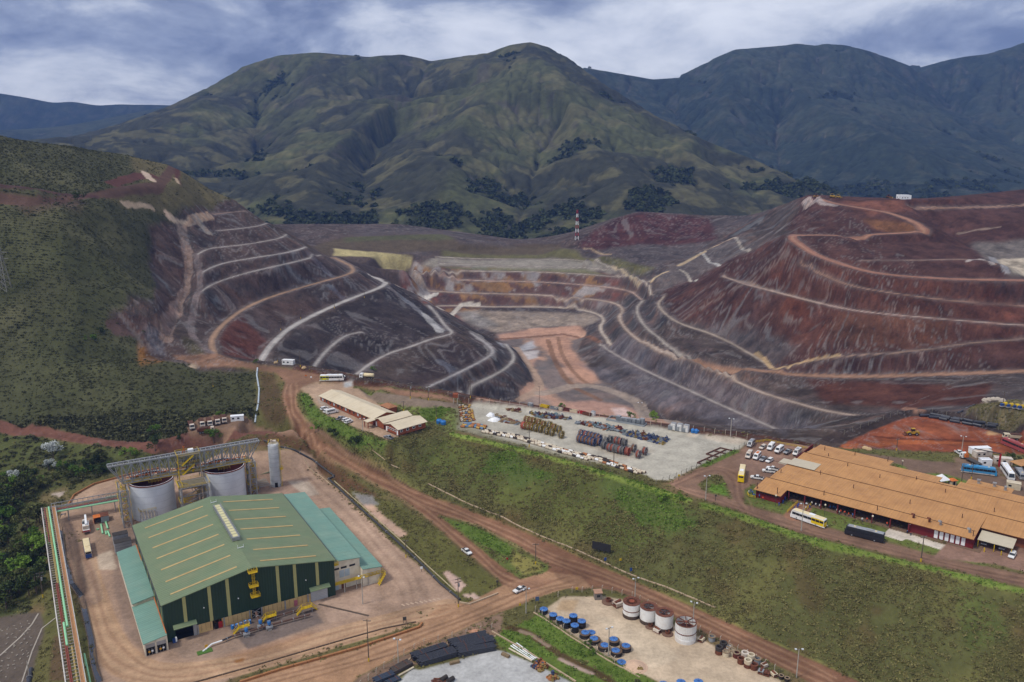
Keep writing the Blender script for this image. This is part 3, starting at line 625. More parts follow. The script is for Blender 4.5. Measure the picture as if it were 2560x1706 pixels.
# lower road
poly([(420,1900),(600,1706),(700,1672),(900,1618),(1050,1566),(1060,1550),(1100,1512),(1170,1508),(1255,1464),(1330,1440),(1370,1430),(1450,1440),(1480,1470),(1420,1470),(1350,1492),(1220,1543),(1100,1600),(1000,1640),(900,1690),(830,1760),(700,1900)], 'a07d60', ROAD, warp=.3, soft=1, tuft=0, trk=1)
poly([(640,1680),(900,1608),(1045,1560),(1060,1556),(1050,1568),(900,1622),(700,1676),(600,1706)], '665d3c', GROUND, warp=.2, soft=1, tuft=.8, trk=0)
poly([(830,1760),(900,1692),(1000,1642),(1100,1602),(1220,1545),(1260,1530),(1250,1590),(1190,1600),(1000,1680),(950,1720)], '7d6654', GROUND, warp=.4, soft=1, tuft=.25, trk=0)
m, w = poly([(1172,1580),(1185,1572),(1200,1575),(1195,1580)], 'c08a66', WATER, warp=.1, soft=1)
# yards
poly([(800,1950),(998,1706),(1028,1672),(1049,1677),(1154,1648),(1236,1624),(1262,1630),(1328,1656),(1430,1706),(1600,1800),(1500,1950)], 'a9a8a5', YARD, warp=.2, soft=1, tuft=0, trk=0)
poly([(1370,1519),(1406,1493),(1504,1491),(1555,1500),(1742,1591),(1800,1623),(1960,1706),(2150,1800),(1850,1830),(1648,1706),(1512,1638),(1427,1585),(1342,1527)], 'b9a58c', YARD, warp=.2, soft=1, tuft=0, trk=0)
poly([(1480,1530),(1600,1560),(1700,1640),(1640,1680),(1540,1600)], 'c7b59c', YARD, warp=3, soft=5, amt=.6); poly([(1400,1500),(1450,1500),(1430,1530),(1385,1525)], 'a98a64', YARD, warp=1, soft=2, amt=.6)
poly([(1225,1595),(1330,1545),(1345,1532),(1427,1588),(1512,1641),(1648,1709),(1850,1830),(1600,1830),(1435,1706),(1332,1656),(1265,1628)], '5a6a2e', GROUND, warp=.3, soft=1, tuft=1.0, shrub=.04, trk=0)
pstroke([(1275,1570),(1320,1580),(1380,1625),(1440,1660),(1500,1685),(1560,1730),(1650,1800)], 2.6, '4f4028', tuft=.3); pstroke([(1300,1578),(1330,1588),(1370,1615)], 1.4, '8a7258', cls=WATER, tuft=0); pstroke([(1400,1648),(1440,1668),(1480,1684)], 1.2, 'a08878', cls=WATER, tuft=0)
# gully with puddles left of the branch road
poly([(870,1225),(960,1250),(1060,1300),(1190,1410),(1250,1465),(1160,1510),(1090,1440),(1000,1350),(900,1270)], '5c5a30', GROUND, warp=.5, soft=1, tuft=.9)
poly([(885,1238),(915,1245),(960,1290),(1020,1335),(1000,1345),(930,1290)], 'b8967c', WATER, warp=.6, soft=1, tuft=0); poly([(880,1230),(930,1240),(950,1265),(905,1262)], '807c78', GROUND, warp=.8, soft=1, tuft=0)
poly([(1108,1432),(1122,1427),(1145,1445),(1166,1463),(1155,1470),(1150,1482),(1140,1475)], 'bd9d8a', WATER, warp=.4, soft=1, tuft=0); poly([(1155,1487),(1185,1484),(1202,1494),(1190,1500),(1165,1495)], 'b79a88', WATER, warp=.3, soft=1, tuft=0)
# admin pad, upper yard, hall surroundings
poly([(750,972),(790,956),(880,955),(885,972),(930,1000),(1010,1045),(1060,1050),(1045,1078),(995,1094),(969,1103),(912,1079),(870,1061),(824,1043),(795,1018),(768,985)], 'a58b74', YARD, warp=.4, soft=1, tuft=0, shrub=0)
poly([(860,955),(880,952),(882,965),(860,970)], 'a8a8a6', YARD, warp=.5, soft=1); poly([(785,985),(800,1000),(940,1060),(920,1052),(800,1010)], 'a39a90', YARD, warp=.3, soft=1, amt=.7)
UY = [(1150,1012),(1190,1004),(1320,1018),(1500,1043),(1700,1078),(1880,1106),(1833,1130),(1750,1164),(1676,1202),(1640,1202),(1608,1186),(1506,1160),(1400,1140),(1300,1113),(1200,1087),(1142,1072),(1152,1050)]
poly(UY, 'aaa496', YARD, warp=.3, soft=1, tuft=0); poly([(1440,1075),(1560,1090),(1640,1130),(1560,1150),(1440,1110)], '9f9484', YARD, warp=2, soft=4, amt=.7)
poly([(1140,1020),(1155,1012),(1158,1060),(1250,1095),(1500,1158),(1490,1164),(1300,1116),(1200,1090),(1140,1074)], '7d7860', YARD, warp=.5, soft=2, amt=.8)
poly([(1765,1086),(1872,1104),(1850,1112),(1755,1095)], 'b8aa98', YARD, warp=0, soft=1); poly([(1722,1082),(1748,1086),(1738,1095),(1714,1091)], 'c4b6a2', YARD, warp=0, soft=1)
poly([(1878,1106),(1920,1104),(2050,1118),(2060,1140),(1960,1205),(1888,1222),(1860,1225),(1862,1262),(1900,1272),(1990,1297),(2100,1328),(2230,1360),(2330,1388),(2560,1436),(2800,1490),(2800,1530),(2560,1468),(2300,1405),(2120,1362),(1990,1330),(1860,1282),(1760,1250),(1690,1222),(1672,1208),(1752,1168),(1835,1133)], '7b6150', ROAD, warp=.3, soft=1, tuft=0, trk=1)
poly([(1890,1110),(2040,1120),(1960,1200),(1890,1190),(1840,1180),(1850,1140)], '84695a', ROAD, warp=1, soft=3, amt=.8)
pstroke([(1760,1165),(1840,1128)], 3, '5c6a30', tuft=1)
poly([(1745,1212),(1780,1187),(1805,1190),(1816,1212),(1832,1250),(1820,1243),(1767,1232)], '5f6236', GROUND, warp=.3, soft=1, tuft=.9, trk=0); poly([(1772,1215),(1808,1212),(1822,1240),(1775,1230)], '5a7a2c', GROUND, warp=.5, soft=1, tuft=1, amt=.8)
poly([(1862,1226),(1885,1210),(1900,1232),(1990,1255),(2100,1288),(2250,1332),(2480,1402),(2462,1416),(2320,1384),(2230,1354),(2100,1325),(1990,1292),(1900,1268),(1864,1258)], '5f6833', GROUND, warp=.2, soft=1, tuft=.35, trk=0)
pstroke([(1985,1292),(2005,1268)], 7, '8a6550', cls=PAVE, tuft=0)
poly([(2206,1338),(2222,1322),(2290,1340),(2482,1400),(2486,1409),(2400,1390),(2265,1348),(2254,1353)], 'bfb4a6', PAVE, warp=0, soft=0, tuft=0)
poly([(2330,1395),(2400,1330),(2560,1360),(2800,1420),(2800,1470),(2560,1430),(2490,1412)], '85695a', PAVE, warp=.5, soft=1, tuft=0)
poly([(2050,1130),(2130,1130),(2300,1150),(2560,1170),(2800,1180),(2800,1330),(2560,1270),(2400,1215),(2200,1160)], '6d594b', ROAD, warp=.5, soft=1, tuft=0, trk=.6)
poly([(2110,1124),(2300,1134),(2400,1140),(2560,1150),(2560,1170),(2440,1160),(2300,1150),(2130,1130)], '5d5c34', GROUND, warp=.7, soft=1, tuft=.8); poly([(2380,1145),(2480,1140),(2540,1170),(2520,1200),(2400,1180)], '75604f', GROUND, warp=1, soft=2, tuft=.1)
poly([(2230,1158),(2260,1165),(2270,1180),(2240,1176)], '5c6a30', GROUND, warp=.2, soft=1, tuft=.4); poly([(2310,1183),(2360,1185),(2425,1205),(2400,1215),(2340,1200)], '5c6a30', GROUND, warp=.2, soft=1, tuft=.4)
# red earth works
poly([(2096,1120),(2130,1100),(2200,1068),(2270,1041),(2330,1038),(2440,1058),(2560,1074),(2800,1084),(2800,1150),(2560,1136),(2300,1128),(2200,1122)], '8a4c32', ROAD, warp=.6, soft=1, tuft=0, trk=.4)
poly([(2150,1112),(2240,1070),(2330,1060),(2480,1085),(2300,1095),(2200,1108)], '965638', ROAD, warp=3, soft=3, amt=.7); pstroke([(2120,1118),(2260,1104),(2400,1106),(2560,1104)], 6, 'a35c34', amt=.8); pstroke([(2190,1092),(2260,1098),(2400,1102),(2560,1096)], 3, '62321f', amt=.8, rag=1); poly([(2465,1078),(2500,1076),(2520,1086),(2470,1088)], 'b58f66', warp=.5, soft=1)
pstroke([(2080,1100),(2150,1068),(2230,1036),(2270,1026),(2340,1028),(2420,1044),(2560,1064)], 9, '463a35', tuft=0, rag=.6); poly([(2255,1020),(2290,1019),(2315,1028),(2285,1032)], 'a37a64', warp=.4, soft=1)
poly([(2415,1040),(2440,1012),(2480,1008),(2560,1022),(2800,1040),(2800,1066),(2560,1056)], '6b6248', BANK, warp=.5, soft=1, tuft=.6); poly([(2445,1004),(2560,1010),(2800,1030),(2800,1038),(2560,1021),(2470,1008)], 'b5a890', YARD, warp=.3, soft=1, tuft=0)
# stone revetment bottom left
poly([(-200,1545),(60,1535),(100,1530),(112,1560),(90,1640),(50,1800),(-200,1850)], '5b5148', GROUND, warp=1.2, soft=2, shrub=0, tuft=0)
poly([(120,1460),(190,1470),(230,1600),(235,1720),(130,1720),(110,1560)], '5c5a34', GROUND, warp=.8, soft=2, shrub=0, tuft=.8); poly([(130,1590),(170,1600),(170,1706),(120,1706)], '5a4636', GROUND, warp=1, soft=2, tuft=.3, amt=.8)
poly([(100,1235),(160,1215),(180,1250),(130,1300),(120,1420),(90,1350)], '6a5e40', GROUND, warp=2, soft=3, shrub=.05, tuft=.7); poly([(120,1235),(165,1228),(150,1245)], 'a5968a', GROUND, warp=1.5, soft=1, shrub=0, tuft=0)
# ---- wheel tracks along the roads
def tracks(pts, offs, cols=('5f4434', 'a58468'), amt=.4):
    W = smooth_poly(hits(pts),2); n = len(W)
    for k, o in enumerate(offs):
        L = []
        for i, q in enumerate(W):
            a, b = W[max(0, i - 1)], W[min(n - 1, i + 1)]; dx, dy = b[0] - a[0], b[1] - a[1]; l = math.hypot(dx, dy) or 1
            oo = o + .5 * math.sin(i * .9 + k); L.append((q[0] - dy / l * oo, q[1] + dx / l * oo, q[2]))
        stroke(L, .8, cols[k % 2], amt=amt, soft=.7, rag=.25)
tracks([(727,960),(722,1005),(737,1045),(765,1087),(822,1130),(886,1167),(960,1207),(1040,1246),(1140,1285),(1260,1335),(1360,1392),(1460,1425),(1580,1470),(1700,1527),(1900,1620),(2080,1706)], (-3.6,-2.4,-1,.4,1.9,3.2))
tracks([(1000,1240),(1060,1280),(1130,1335),(1200,1398),(1262,1450),(1330,1470)], (-2.5,-1.2,.3,1.6,2.7)); tracks([(560,1760),(640,1712),(900,1645),(1100,1570),(1250,1508),(1350,1468),(1430,1448)], (-4,-2.6,-1.2,.2,1.6,3))
tracks([(200,1400),(225,1500),(270,1620),(340,1680),(450,1690),(640,1655),(850,1590),(1000,1550),(1120,1520)], (-4,-2.5,-1,.8,2.4,4),('7a5c48', 'b39678'),.35); tracks([(760,1165),(860,1275),(960,1380),(1020,1450),(1040,1510)], (-4,-2,0,2,4),('7d6352', 'b09680'),.3); tracks([(1690,1218),(1760,1240),(1870,1278),(1990,1320),(2120,1352),(2300,1398),(2560,1450)], (-2.4,-1,.5,1.8),('5c4236', '96745e'),.4); tracks([(1680,1212),(1740,1180),(1800,1168),(1840,1190),(1850,1240),(1870,1275)], (-2,-.6,.9,2.2),('5c4236', '96745e'),.4)
poly([(1380,1430),(1440,1420),(1500,1440),(1450,1462),(1400,1455)], '5a4032', warp=2, soft=3, amt=.45); poly([(1255,1465),(1330,1440),(1390,1450),(1330,1475)], '8a6450', warp=2, soft=3, amt=.5); poly([(560,1640),(700,1600),(800,1575),(760,1600),(620,1650)], '8f6a4e', warp=2, soft=4, amt=.5); poly([(583,1652),(612,1645),(608,1655),(588,1659)], '8a5a2c', warp=.5, soft=1, amt=.8)
# ---- tyre tracks, mottling
trk_n = fbm(tpos * 0 + GX / 2.2 + GYY / 3.1, GX / 60 - GYY / 90,91,3)
COL *= (1 + (MID[..., None] - .5) * .34) * (1 + (FINE[..., None] - .5) * .36) * (1 + (fbm(GX / 2.1, GYY / 2.1,191,2) - .5) * .5 * (.35 + .65 * ROCK))[..., None]
RN = fbm(GX / 11, GYY / 11,171,4,.6); COL *= (np.clip(1 + ROCK * (RN - .5) * 1.3,.4,1.7) * (1 - .2 * ROCK))[..., None]; mix(ROCK * sstep(.60,.72, fbm(tpos / 9 + 50, dpos / 40,181,4)) * (GX < 330), '85807f', .4)
COL *= 1 + (ROCK * steep * (STREAK - .5) * .85)[..., None]
hue = (STREAK2 - .5) * ROCK * steep
COL[..., 0] *= 1 + hue * .5; COL[..., 2] *= 1 - hue * .35
FL2 = fbm(GX / 30, GYY / 30,131,4)
COL *= 1 + (TRK * (FL2 - .5) * .7)[..., None]
COL = np.clip(COL, 0.004,.85)
# relief: rills on rock faces, humps under the scrub, ruts on dirt
RZ = ROCK * steep * ((STREAK - .5) * 1.3 + (STREAK2 - .5) * 1.6 + (FINE - .5) * 1.8)
RZ = RZ + SHRUB * ((MID - .5) * 3.0) + TUFT * ((FINE - .5) * .5) * 1.0 + (CLS == BANK) * (MID - .5) * 1.2
RZ = RZ + (ROCK * (1 - steep)) * (FINE - .5) * .8
flat = np.isin(CLS, (ROAD, YARD, PAVE, WATER)).astype(float)
RZ = RZ * (1 - blur(np.maximum(flat, FLATM),1))
Z = Z + RZ
Z = Z - blur((CLS == WATER).astype(float),1) * 0.15
# ---------------------------------------------------------------- terrain meshes, one object per kind of surface
def terrain_mat(name, rough=0.95, spec=0.1, bump=0.6, fine=1.0, water=False):
    m = bpy.data.materials.new(name); m.use_nodes = True; t = m.node_tree; b = t.nodes['Principled BSDF']
    b.inputs['Roughness'].default_value = rough; b.inputs['Specular IOR Level'].default_value = spec
    a = t.nodes.new('ShaderNodeAttribute'); a.attribute_name = 'ground_col'
    g = t.nodes.new('ShaderNodeNewGeometry')
    outs = []
    for sc, de in ((0.9 * fine, 6),(0.16 * fine, 4)):
        n = t.nodes.new('ShaderNodeTexNoise'); n.inputs['Scale'].default_value = sc; n.inputs['Detail'].default_value = de; n.inputs['Roughness'].default_value = .7
        t.links.new(g.outputs['Position'], n.inputs[0]); outs.append(n.outputs[0])
    v = M('ADD', M('MULTIPLY', outs[0], 0.9, tree=t), M('MULTIPLY', outs[1], 0.7, tree=t), tree=t)
    v = M('ADD', v, 0.2, tree=t)
    mul = t.nodes.new('ShaderNodeVectorMath'); mul.operation = 'SCALE'; t.links.new(a.outputs['Color'], mul.inputs[0]); t.links.new(v, mul.inputs[3])
    t.links.new(mul.outputs[0], b.inputs['Base Color'])
    if bump:
        bp = t.nodes.new('ShaderNodeBump'); bp.inputs['Strength'].default_value = bump; bp.inputs['Distance'].default_value = 0.5 / fine ** (1.5 if fine > .2 else 1.1)
        t.links.new(outs[0], bp.inputs['Height']); t.links.new(bp.outputs[0], b.inputs['Normal'])
    return m
def sheet(name, X, Y, Zg, col, mask, material, label=None):
    R, Cc = X.shape
    q = mask[:-1, :-1].ravel().nonzero()[0]; r = q // (Cc - 1); c = q % (Cc - 1)
    i0 = r * Cc + c; F = np.stack([i0, i0 + 1, i0 + Cc + 1, i0 + Cc], 1)
    used, inv = np.unique(F, return_inverse=True); F = inv.reshape(F.shape)
    co = np.stack([X.ravel()[used], Y.ravel()[used], Zg.ravel()[used]], 1)
    me = bpy.data.meshes.new(name)
    me.vertices.add(len(co)); me.vertices.foreach_set('co', co.astype(np.float32).ravel())
    me.loops.add(F.size); me.loops.foreach_set('vertex_index', F.astype(np.int32).ravel())
    me.polygons.add(len(F)); me.polygons.foreach_set('loop_start', np.arange(0, F.size, 4, dtype=np.int32)); me.polygons.foreach_set('loop_total', np.full(len(F),4, np.int32))
    me.polygons.foreach_set('use_smooth', np.ones(len(F), bool))
    me.update(calc_edges=True)
    at = me.attributes.new('ground_col', 'FLOAT_COLOR', 'POINT')
    cc = np.concatenate([col.reshape(-1,3)[used], np.ones((len(used),1))], 1); at.data.foreach_set('color', cc.astype(np.float32).ravel())
    me.materials.append(material)
    o = bpy.data.objects.new(name, me); C.objects.link(o); o['kind'] = 'structure'
    if label: o['label'] = label
    return o
tmo = terrain_mat('mountain_cover', bump=.7, fine=.07); tm = terrain_mat('earth', bump=.5); tr = terrain_mat('rock', bump=1.0, fine=.5); tw = terrain_mat('muddy_water', rough=.12, spec=.5, bump=0)
sheet('ground', GX, GYY, Z, COL, CLS == GROUND, tm, 'rough grass and bare earth around the plant and yards')
sheet('terrain', GX, GYY, Z, COL, CLS == PIT, tr, 'dark terraced ore slopes of the open pit')
sheet('ground', GX, GYY, Z, COL, CLS == FLOOR, tm, 'pale pink and grey floor at the bottom of the pit')
sheet('road', GX, GYY, Z, COL, CLS == ROAD, tm, 'brown dirt roads and haul roads of the mine')
sheet('ground', GX, GYY, Z, COL, CLS == YARD, tm, 'pale gravel storage yards')
sheet('hill', GX, GYY, Z, COL, CLS == HILL, tm, 'green scrub covered hillside beside the terraces')
sheet('terrain', GX, GYY, Z, COL, CLS == BANK, tm, 'grassy embankments below the upper terrace')
sheet('pavement', GX, GYY, Z, COL, CLS == PAVE, tm, 'stained concrete and packed earth pavement round the green building')
sheet('water', GX, GYY, Z, COL, CLS == WATER, tw, 'muddy pink puddles and ponds')
_b = MB(); _b.add([(-40000,-2000,-140),(40000,-2000,-140),(40000,45000,-140),(-40000,45000,-140)], [(0,1,2,3)])
tag(_b.build('ground', mat('far_ground', '4c5236')), 'far valley ground reaching the horizon', kind='structure')

# ---------------------------------------------------------------- mountains
def mountain(name, lines, a0, a1, da, y0, y1, dy, amp, seed, label, greens, haze=0):
    global TP
    TP = []
    for L in lines: yline(L, 45)
    for a in np.linspace(a0 * 1.1 - .02, a1 * 1.1 + .02,14):
        TP.append((a * (y1 + 300), y1 + 300,-60)); TP.append((a * (y0 - 60), y0 - 60,-60))
    A = np.arange(a0, a1, da); Yv = np.arange(y0, y1, dy); H = tin_to_grid(TP, A, Yv); H = blur(H, 3)
    X = A[None, :] * Yv[:, None]; Yg = np.broadcast_to(Yv[:, None], X.shape)
    Hs = blur(H, 8); hy = np.gradient(Hs, axis=0) / dy; hx = np.gradient(Hs, axis=1) / (da * Yg); hy = hy - hx * A[None, :]
    s = np.hypot(hx, hy) + 1e-6; tx, ty = -hy / s, hx / s
    wx = X + (fbm(X / 300, Yg / 300, seed + 7,3) - .5) * 160; wy = Yg + (fbm(X / 300, Yg / 300, seed + 8,3) - .5) * 160
    rid = lambda sc, o, sd: 1 - np.abs(2 * fbm(wx / sc, wy / sc, sd, o, .5) - 1)
    big = rid(420,4, seed); med = rid(150,4, seed + 3); fin = fbm(X / 38, Yg / 38, seed + 5,4,.6)
    up = sstep(0,120, H + 30)
    D = ((big - .55) * 60 + (med - .55) * 26 + (fin - .5) * 9) * amp * up
    H2 = H + D; R_, C_ = H.shape; idx = np.arange(R_ * C_).reshape(R_, C_)
    # streams: drain every cell to its lowest neighbour and cut along the flow
    for it in range(3):
        best = np.zeros(H.shape); rec = idx.copy()
        for dr, dc in ((-1,0),(1,0),(0,-1),(0,1),(-1,-1),(-1,1),(1,-1),(1,1)):
            Q = np.roll(np.roll(H2,-dr, 0),-dc, 1); qi = np.roll(np.roll(idx, -dr, 0),-dc, 1); dd = np.hypot(dr * dy, dc * da * Yg); g_ = (H2 - Q) / dd
            ok = g_ > best
            if dr: ok[-1 if dr > 0 else 0] = False
            if dc: ok[:, -1 if dc > 0 else 0] = False
            best[ok] = g_[ok]; rec[ok] = qi[ok]
        order = np.argsort(-H2.ravel()).tolist(); rl_ = rec.ravel().tolist(); acc = [1.0] * len(rl_)
        for i in order:
            j = rl_[i]
            if j != i: acc[j] += acc[i]
        LA = blur(np.log2(np.array(acc)).reshape(H.shape),1); H2 = H2 - np.clip(LA - 3.2,0,8) * (2.6,2.0,1.6)[it] * amp * up
        H2 = blur(H2,1) if it < 2 else H2
    S0 = ((H - CAMZ) / Yg); S1 = ((H2 - CAMZ) / Yg); k0 = S0.argmax(0); ys = Yv[k0]; dS = blur((S1.max(0) - S0.max(0))[None, :], 2)[0]
    H2 = H2 - dS[None, :] * Yg * np.exp(-((Yg - ys[None, :]) / 420) ** 2)
    gul = np.clip((LA - 2.2) / 4,0,1)
    sl = sstep(.25,.7, s)
    n1 = fbm(X / 240, Yg / 240, seed + 21,5,.55); n2 = fbm(X / 55, Yg / 55, seed + 23,4,.6)
    col = np.zeros(X.shape + (3,)); col[:] = lin(greens[0])
    def mx(k, c):
        nonlocal col
        col = col * (1 - k[..., None]) + np.array(lin(c)) * k[..., None]
    mx(sstep(.46,.6, n1) * .9, greens[1]); mx(sstep(.54,.66, n2) * .6, greens[2])
    forest = sstep(.53,.72,1 - med + (n1 - .5) * .6 + sstep(110,5, H) * .36 + gul * .16); mx(forest * .85, greens[3]); mx(sstep(.25,.8, gul) * .5, greens[3])
    mx(sstep(.60,.70, fin) * sstep(.4,.7, s) * .7, greens[4])
    mx(sstep(.45,.75, gul) * sstep(.54,.64, n2) * .55, '7d776c'); col *= .64 * (1 + (fin[..., None] - .5) * .55) * (1 + (fbm(X / 11, Yg / 11, seed + 40,2) - .5) * .7)[..., None]
    H2 = H2 + (fbm(X / 30, Yg / 30, seed + 33,3,.6) - .5) * 14 * sl * amp + forest * (fbm(X / 9, Yg / 9, seed + 30,2) - .5) * 9
    return sheet(name, X, Yg, H2, np.clip(col, .004,.7), np.ones(X.shape, bool), tmo, label), A, Yv, H2, forest
G1 = ('474838', '606341', '7a7552', '2b3225', '58524a')
G2 = ('3c463c', '4a5243', '565948', '29332c', '54544f')
R1 = [(-200,420,1800),(163,354,2050),(300,310,2350),(435,261,2550),(544,207,2650),(609,165,2700),(696,137,2720),(789,130,2740),(925,142,2750),(1001,132,2720),(1077,152,2720),(1164,138,2680),(1229,132,2600),(1284,109,2520),(1327,103,2480),(1371,116,2480),(1414,143,2450)]
SP = [(1414,143,2450),(1520,215,2300),(1640,290,2150),(1760,350,2020),(1900,405,1880),(2000,455,1740),(2090,500,1620),(2250,560,1500)]
MT = []
MT.append(mountain('mountain', [R1, SP,
    [(1327,103,2480),(1290,180,2280),(1180,290,2030),(1130,380,1820),(1130,470,1620),(1100,560,1400)],
    [(1390,190,2250),(1420,280,2040),(1480,380,1800),(1560,470,1600),(1640,560,1400)],
    [(1410,330,2080),(1350,400,1900),(1320,500,1650),(1280,590,1390)],
    [(1060,190,2480),(985,275,2230),(880,350,2010),(800,430,1780),(760,530,1480)],
    [(1040,230,2560),(1030,310,2360),(960,385,2150),(910,450,1900),(900,560,1430)],
    [(800,190,2520),(760,280,2300),(700,350,2120),(620,420,1900),(560,520,1560)],
    [(640,220,2560),(640,320,2340),(640,400,2080),(600,480,1750)],
    [(500,270,2350),(400,330,2140),(260,355,2010),(150,390,1900)],
    [(250,420,1800),(400,440,1750),(500,500,1600)],
    [(1590,390,1820),(1720,480,1620),(1850,540,1500)],
    [(-300,620,1250),(300,640,1250),(800,640,1250),(1300,640,1260),(1800,620,1280),(2300,600,1300)],
    [(-300,400,2600),(163,375,2700),(435,300,3100),(700,230,3250),(1000,220,3250),(1300,220,3050),(1500,290,2850),(1800,430,2500),(2100,520,2200)]],
    -.72,.56,.00165,1235,3250,5.5,.8,100, 'green grassy mountain with rocky gullies rising behind the pit', G1))
R2 = [(1380,230,3300),(1458,167,3400),(1523,178,3450),(1632,198,3500),(1741,191,3500),(1765,172,3500),(1784,146,3520),(1839,123,3560),(1958,113,3600),(1991,108,3600),(2045,114,3600),(2062,108,3600),(2111,111,3600),(2176,127,3620),(2285,167,3700),(2415,141,3800),(2502,130,3800),(2560,106,3850),(2750,60,3900)]
MT.append(mountain('mountain', [R2,
    [(1840,130,3520),(1830,240,3150),(1800,340,2850),(1830,430,2500)], [(2000,115,3560),(1960,230,3200),(2050,290,2950),(2180,350,2650),(2300,430,2350),(2380,480,2150)],
    [(1950,300,3100),(1940,380,2850),(1960,450,2500)], [(2180,135,3600),(2250,260,3250),(2330,340,2950),(2450,430,2500),(2500,490,2200)], [(2300,180,3750),(2400,280,3450),(2560,380,3000),(2640,470,2500)],
    [(2560,110,3840),(2640,240,3400),(2750,350,3000)], [(1640,205,3480),(1700,300,3150),(1760,370,2850),(1800,430,2600)], [(1500,230,3300),(1600,300,3000),(1700,400,2650)],
    [(1500,480,2050),(1900,500,2050),(2300,510,2050),(2800,520,2050)],
    [(1400,270,4100),(1800,220,4250),(2100,210,4300),(2500,220,4500),(2800,180,4500)]],
    .03,.72,.00155,2030,4500,7.0,.85,300, 'blue hazed mountain ridge behind the red hill', G2))
mountain('hill', [[(-700,300,3300),(-100,330,3400),(160,318,3700),(300,288,3800),(460,256,3900),(700,220,4000)], [(-700,420,2600),(0,420,2700),(300,400,2900),(600,380,3100)], [(-700,340,4000),(100,330,4200),(500,300,4400)]],
    -.85,-.22,.003,2500,4400,14.0,.2,500, 'dark low foothill at the foot of the green mountain', G2)
mountain('hill', [[(-700,230,4900),(-200,205,4900),(0,230,4900),(60,240,4900),(130,254,4900),(180,251,4900),(240,261,4900),(300,258,4900),(381,259,4950),(500,262,5000),(700,250,5050)], [(-700,400,4450),(0,400,4450),(400,400,4450)], [(-700,330,6000),(300,330,6000)]],
    -.85,-.22,.003,4430,5500,14.0,.25,600, 'distant blue hills at the skyline', G2)
# ---------------------------------------------------------------- placing helpers and paints
def ray_at_Y(px, py, Y): return PY(px, py, Y)
def hgt(b, py): return PY(1280, py, b[1])[2] - b[2]
def head(a, b): return math.atan2(b[1] - a[1], b[0] - a[0])
def ln(p, q, n): return [tuple(p[i] + (q[i] - p[i]) * k / (n - 1) for i in range(len(p))) for k in range(n)] if n > 1 else [p]
ORD = ['first', 'second', 'third', 'fourth', 'fifth', 'sixth', 'seventh', 'eighth', 'ninth', 'tenth', 'eleventh', 'twelfth', 'thirteenth', 'fourteenth', 'fifteenth', 'sixteenth', 'seventeenth', 'eighteenth']
mud = '8a6a52'
Wt = mat('white_paint', 'dddddb', .45, spec=.4, var=.05, dirt='b0977e', dirtamt=.35); Wc = mat('clean_white', 'e4e5e6', .4, spec=.4, var=.04)
Gl = mat('dark_glass', '20262b', .12, spec=.6, var=.1); Bk = mat('black_rubber', '1f1e1d', .8, var=.2, dirt='5a4638', dirtamt=.4)
Yl = mat('safety_yellow', 'c8a81c', .55, var=.12, dirt='8a6a30', dirtamt=.3); Ye = mat('bus_yellow', 'e2c017', .4, spec=.4, var=.05); Gs = mat('galvanised_steel', '9a9c9e', .5,.3, var=.12, dirt='7d6a5c', dirtamt=.35)
Dk = mat('dark_steel', '4a4744', .6,.2, var=.15); Rs = mat('rust', '6a3f2c', .85, var=.3, dirt='3f2a22', dirtamt=.5); Rd = mat('red_paint', '9a2426', .5, var=.1); Or = mat('orange_paint', 'c26a2c', .6, var=.12)
Bl = mat('blue_paint', '2f6fb0', .45, var=.08); Nv = mat('navy_paint', '2b4a86', .45, var=.1); Sv = mat('silver_paint', '9ea1a4', .35,.4, var=.06, dirt='8a6a52', dirtamt=.45); Bg = mat('beige_paint', 'c9bca2', .6, var=.08, dirt='9a8064', dirtamt=.4)
Dw = mat('muddy_white', 'c9bfb2', .55, var=.1, dirt='9a6f4e', dirtamt=.7); Cn = mat('concrete', 'a8a298', .9, var=.12, dirt='7a6c5c', dirtamt=.4); Wd = mat('pole_wood', '5f5348', .9, var=.2); Gy = mat('grey_paint', '8b9094', .6, var=.1)
Gn = mat('mint_pipe', '8fc79a', .5, var=.06); Rp = mat('red_oxide', '7d4034', .7, var=.15); Tn = mat('tan_deck', 'b8875c', .8, var=.12); Bp = mat('black_pipe', '2e3038', .38, spec=.5, var=.2, scale=1.5, dirt='4a4644', dirtamt=.3); Br = mat('brown_pipe', '5a4238', .6, var=.2)
Bc = mat('coach_black', '24262b', .3, spec=.5, var=.05); Cb = mat('coach_blue', '2f86b8', .35, spec=.45, var=.05, dirt='9a7a5c', dirtamt=.25); Cr = mat('coach_red', '984a48', .4, var=.06); Cm = mat('cream_paint', 'd9c79e', .5, var=.05)
PROTO = {}
My = mat('machine_yellow', 'b08c2c', .6, var=.15, dirt='6a4430', dirtamt=.6)
def use(kind, loc, rz, label, cat, group=None, mats=None, scale=None):
    """one prototype per kind; the first use is the prototype itself, the others copies with copied parts"""
    if kind not in PROTO:
        t = thing(kind, label, cat, (0,0,0)); BUILD[kind](t); remember(t); PROTO[kind] = t
        t.location = loc; t.rotation_euler = (0,0, rz); PROTO[kind + '#m'] = mats
        if scale: t.scale = (scale,) * 3
        if group: t['group'] = group
        if mats:
            for c in KIDS[t.name]:
                b = c.name.split('.')[0]
                if b in mats: c.material_slots[0].link = 'OBJECT'; c.material_slots[0].material = mats[b]
        return t
    p = PROTO[kind]; pm = PROTO[kind + '#m'] or {}
    full = dict(mats or {})
    for k in pm:
        if k not in full:
            for c in KIDS[p.name]:
                if c.name.split('.')[0] == k: full[k] = c.data.materials[0]
    r = dup(p, loc, rz, label, group, full, scale)
    if not scale: r.scale = (1,1,1)
    if not group and 'group' in r: del r['group']
    r['category'] = cat
    return r
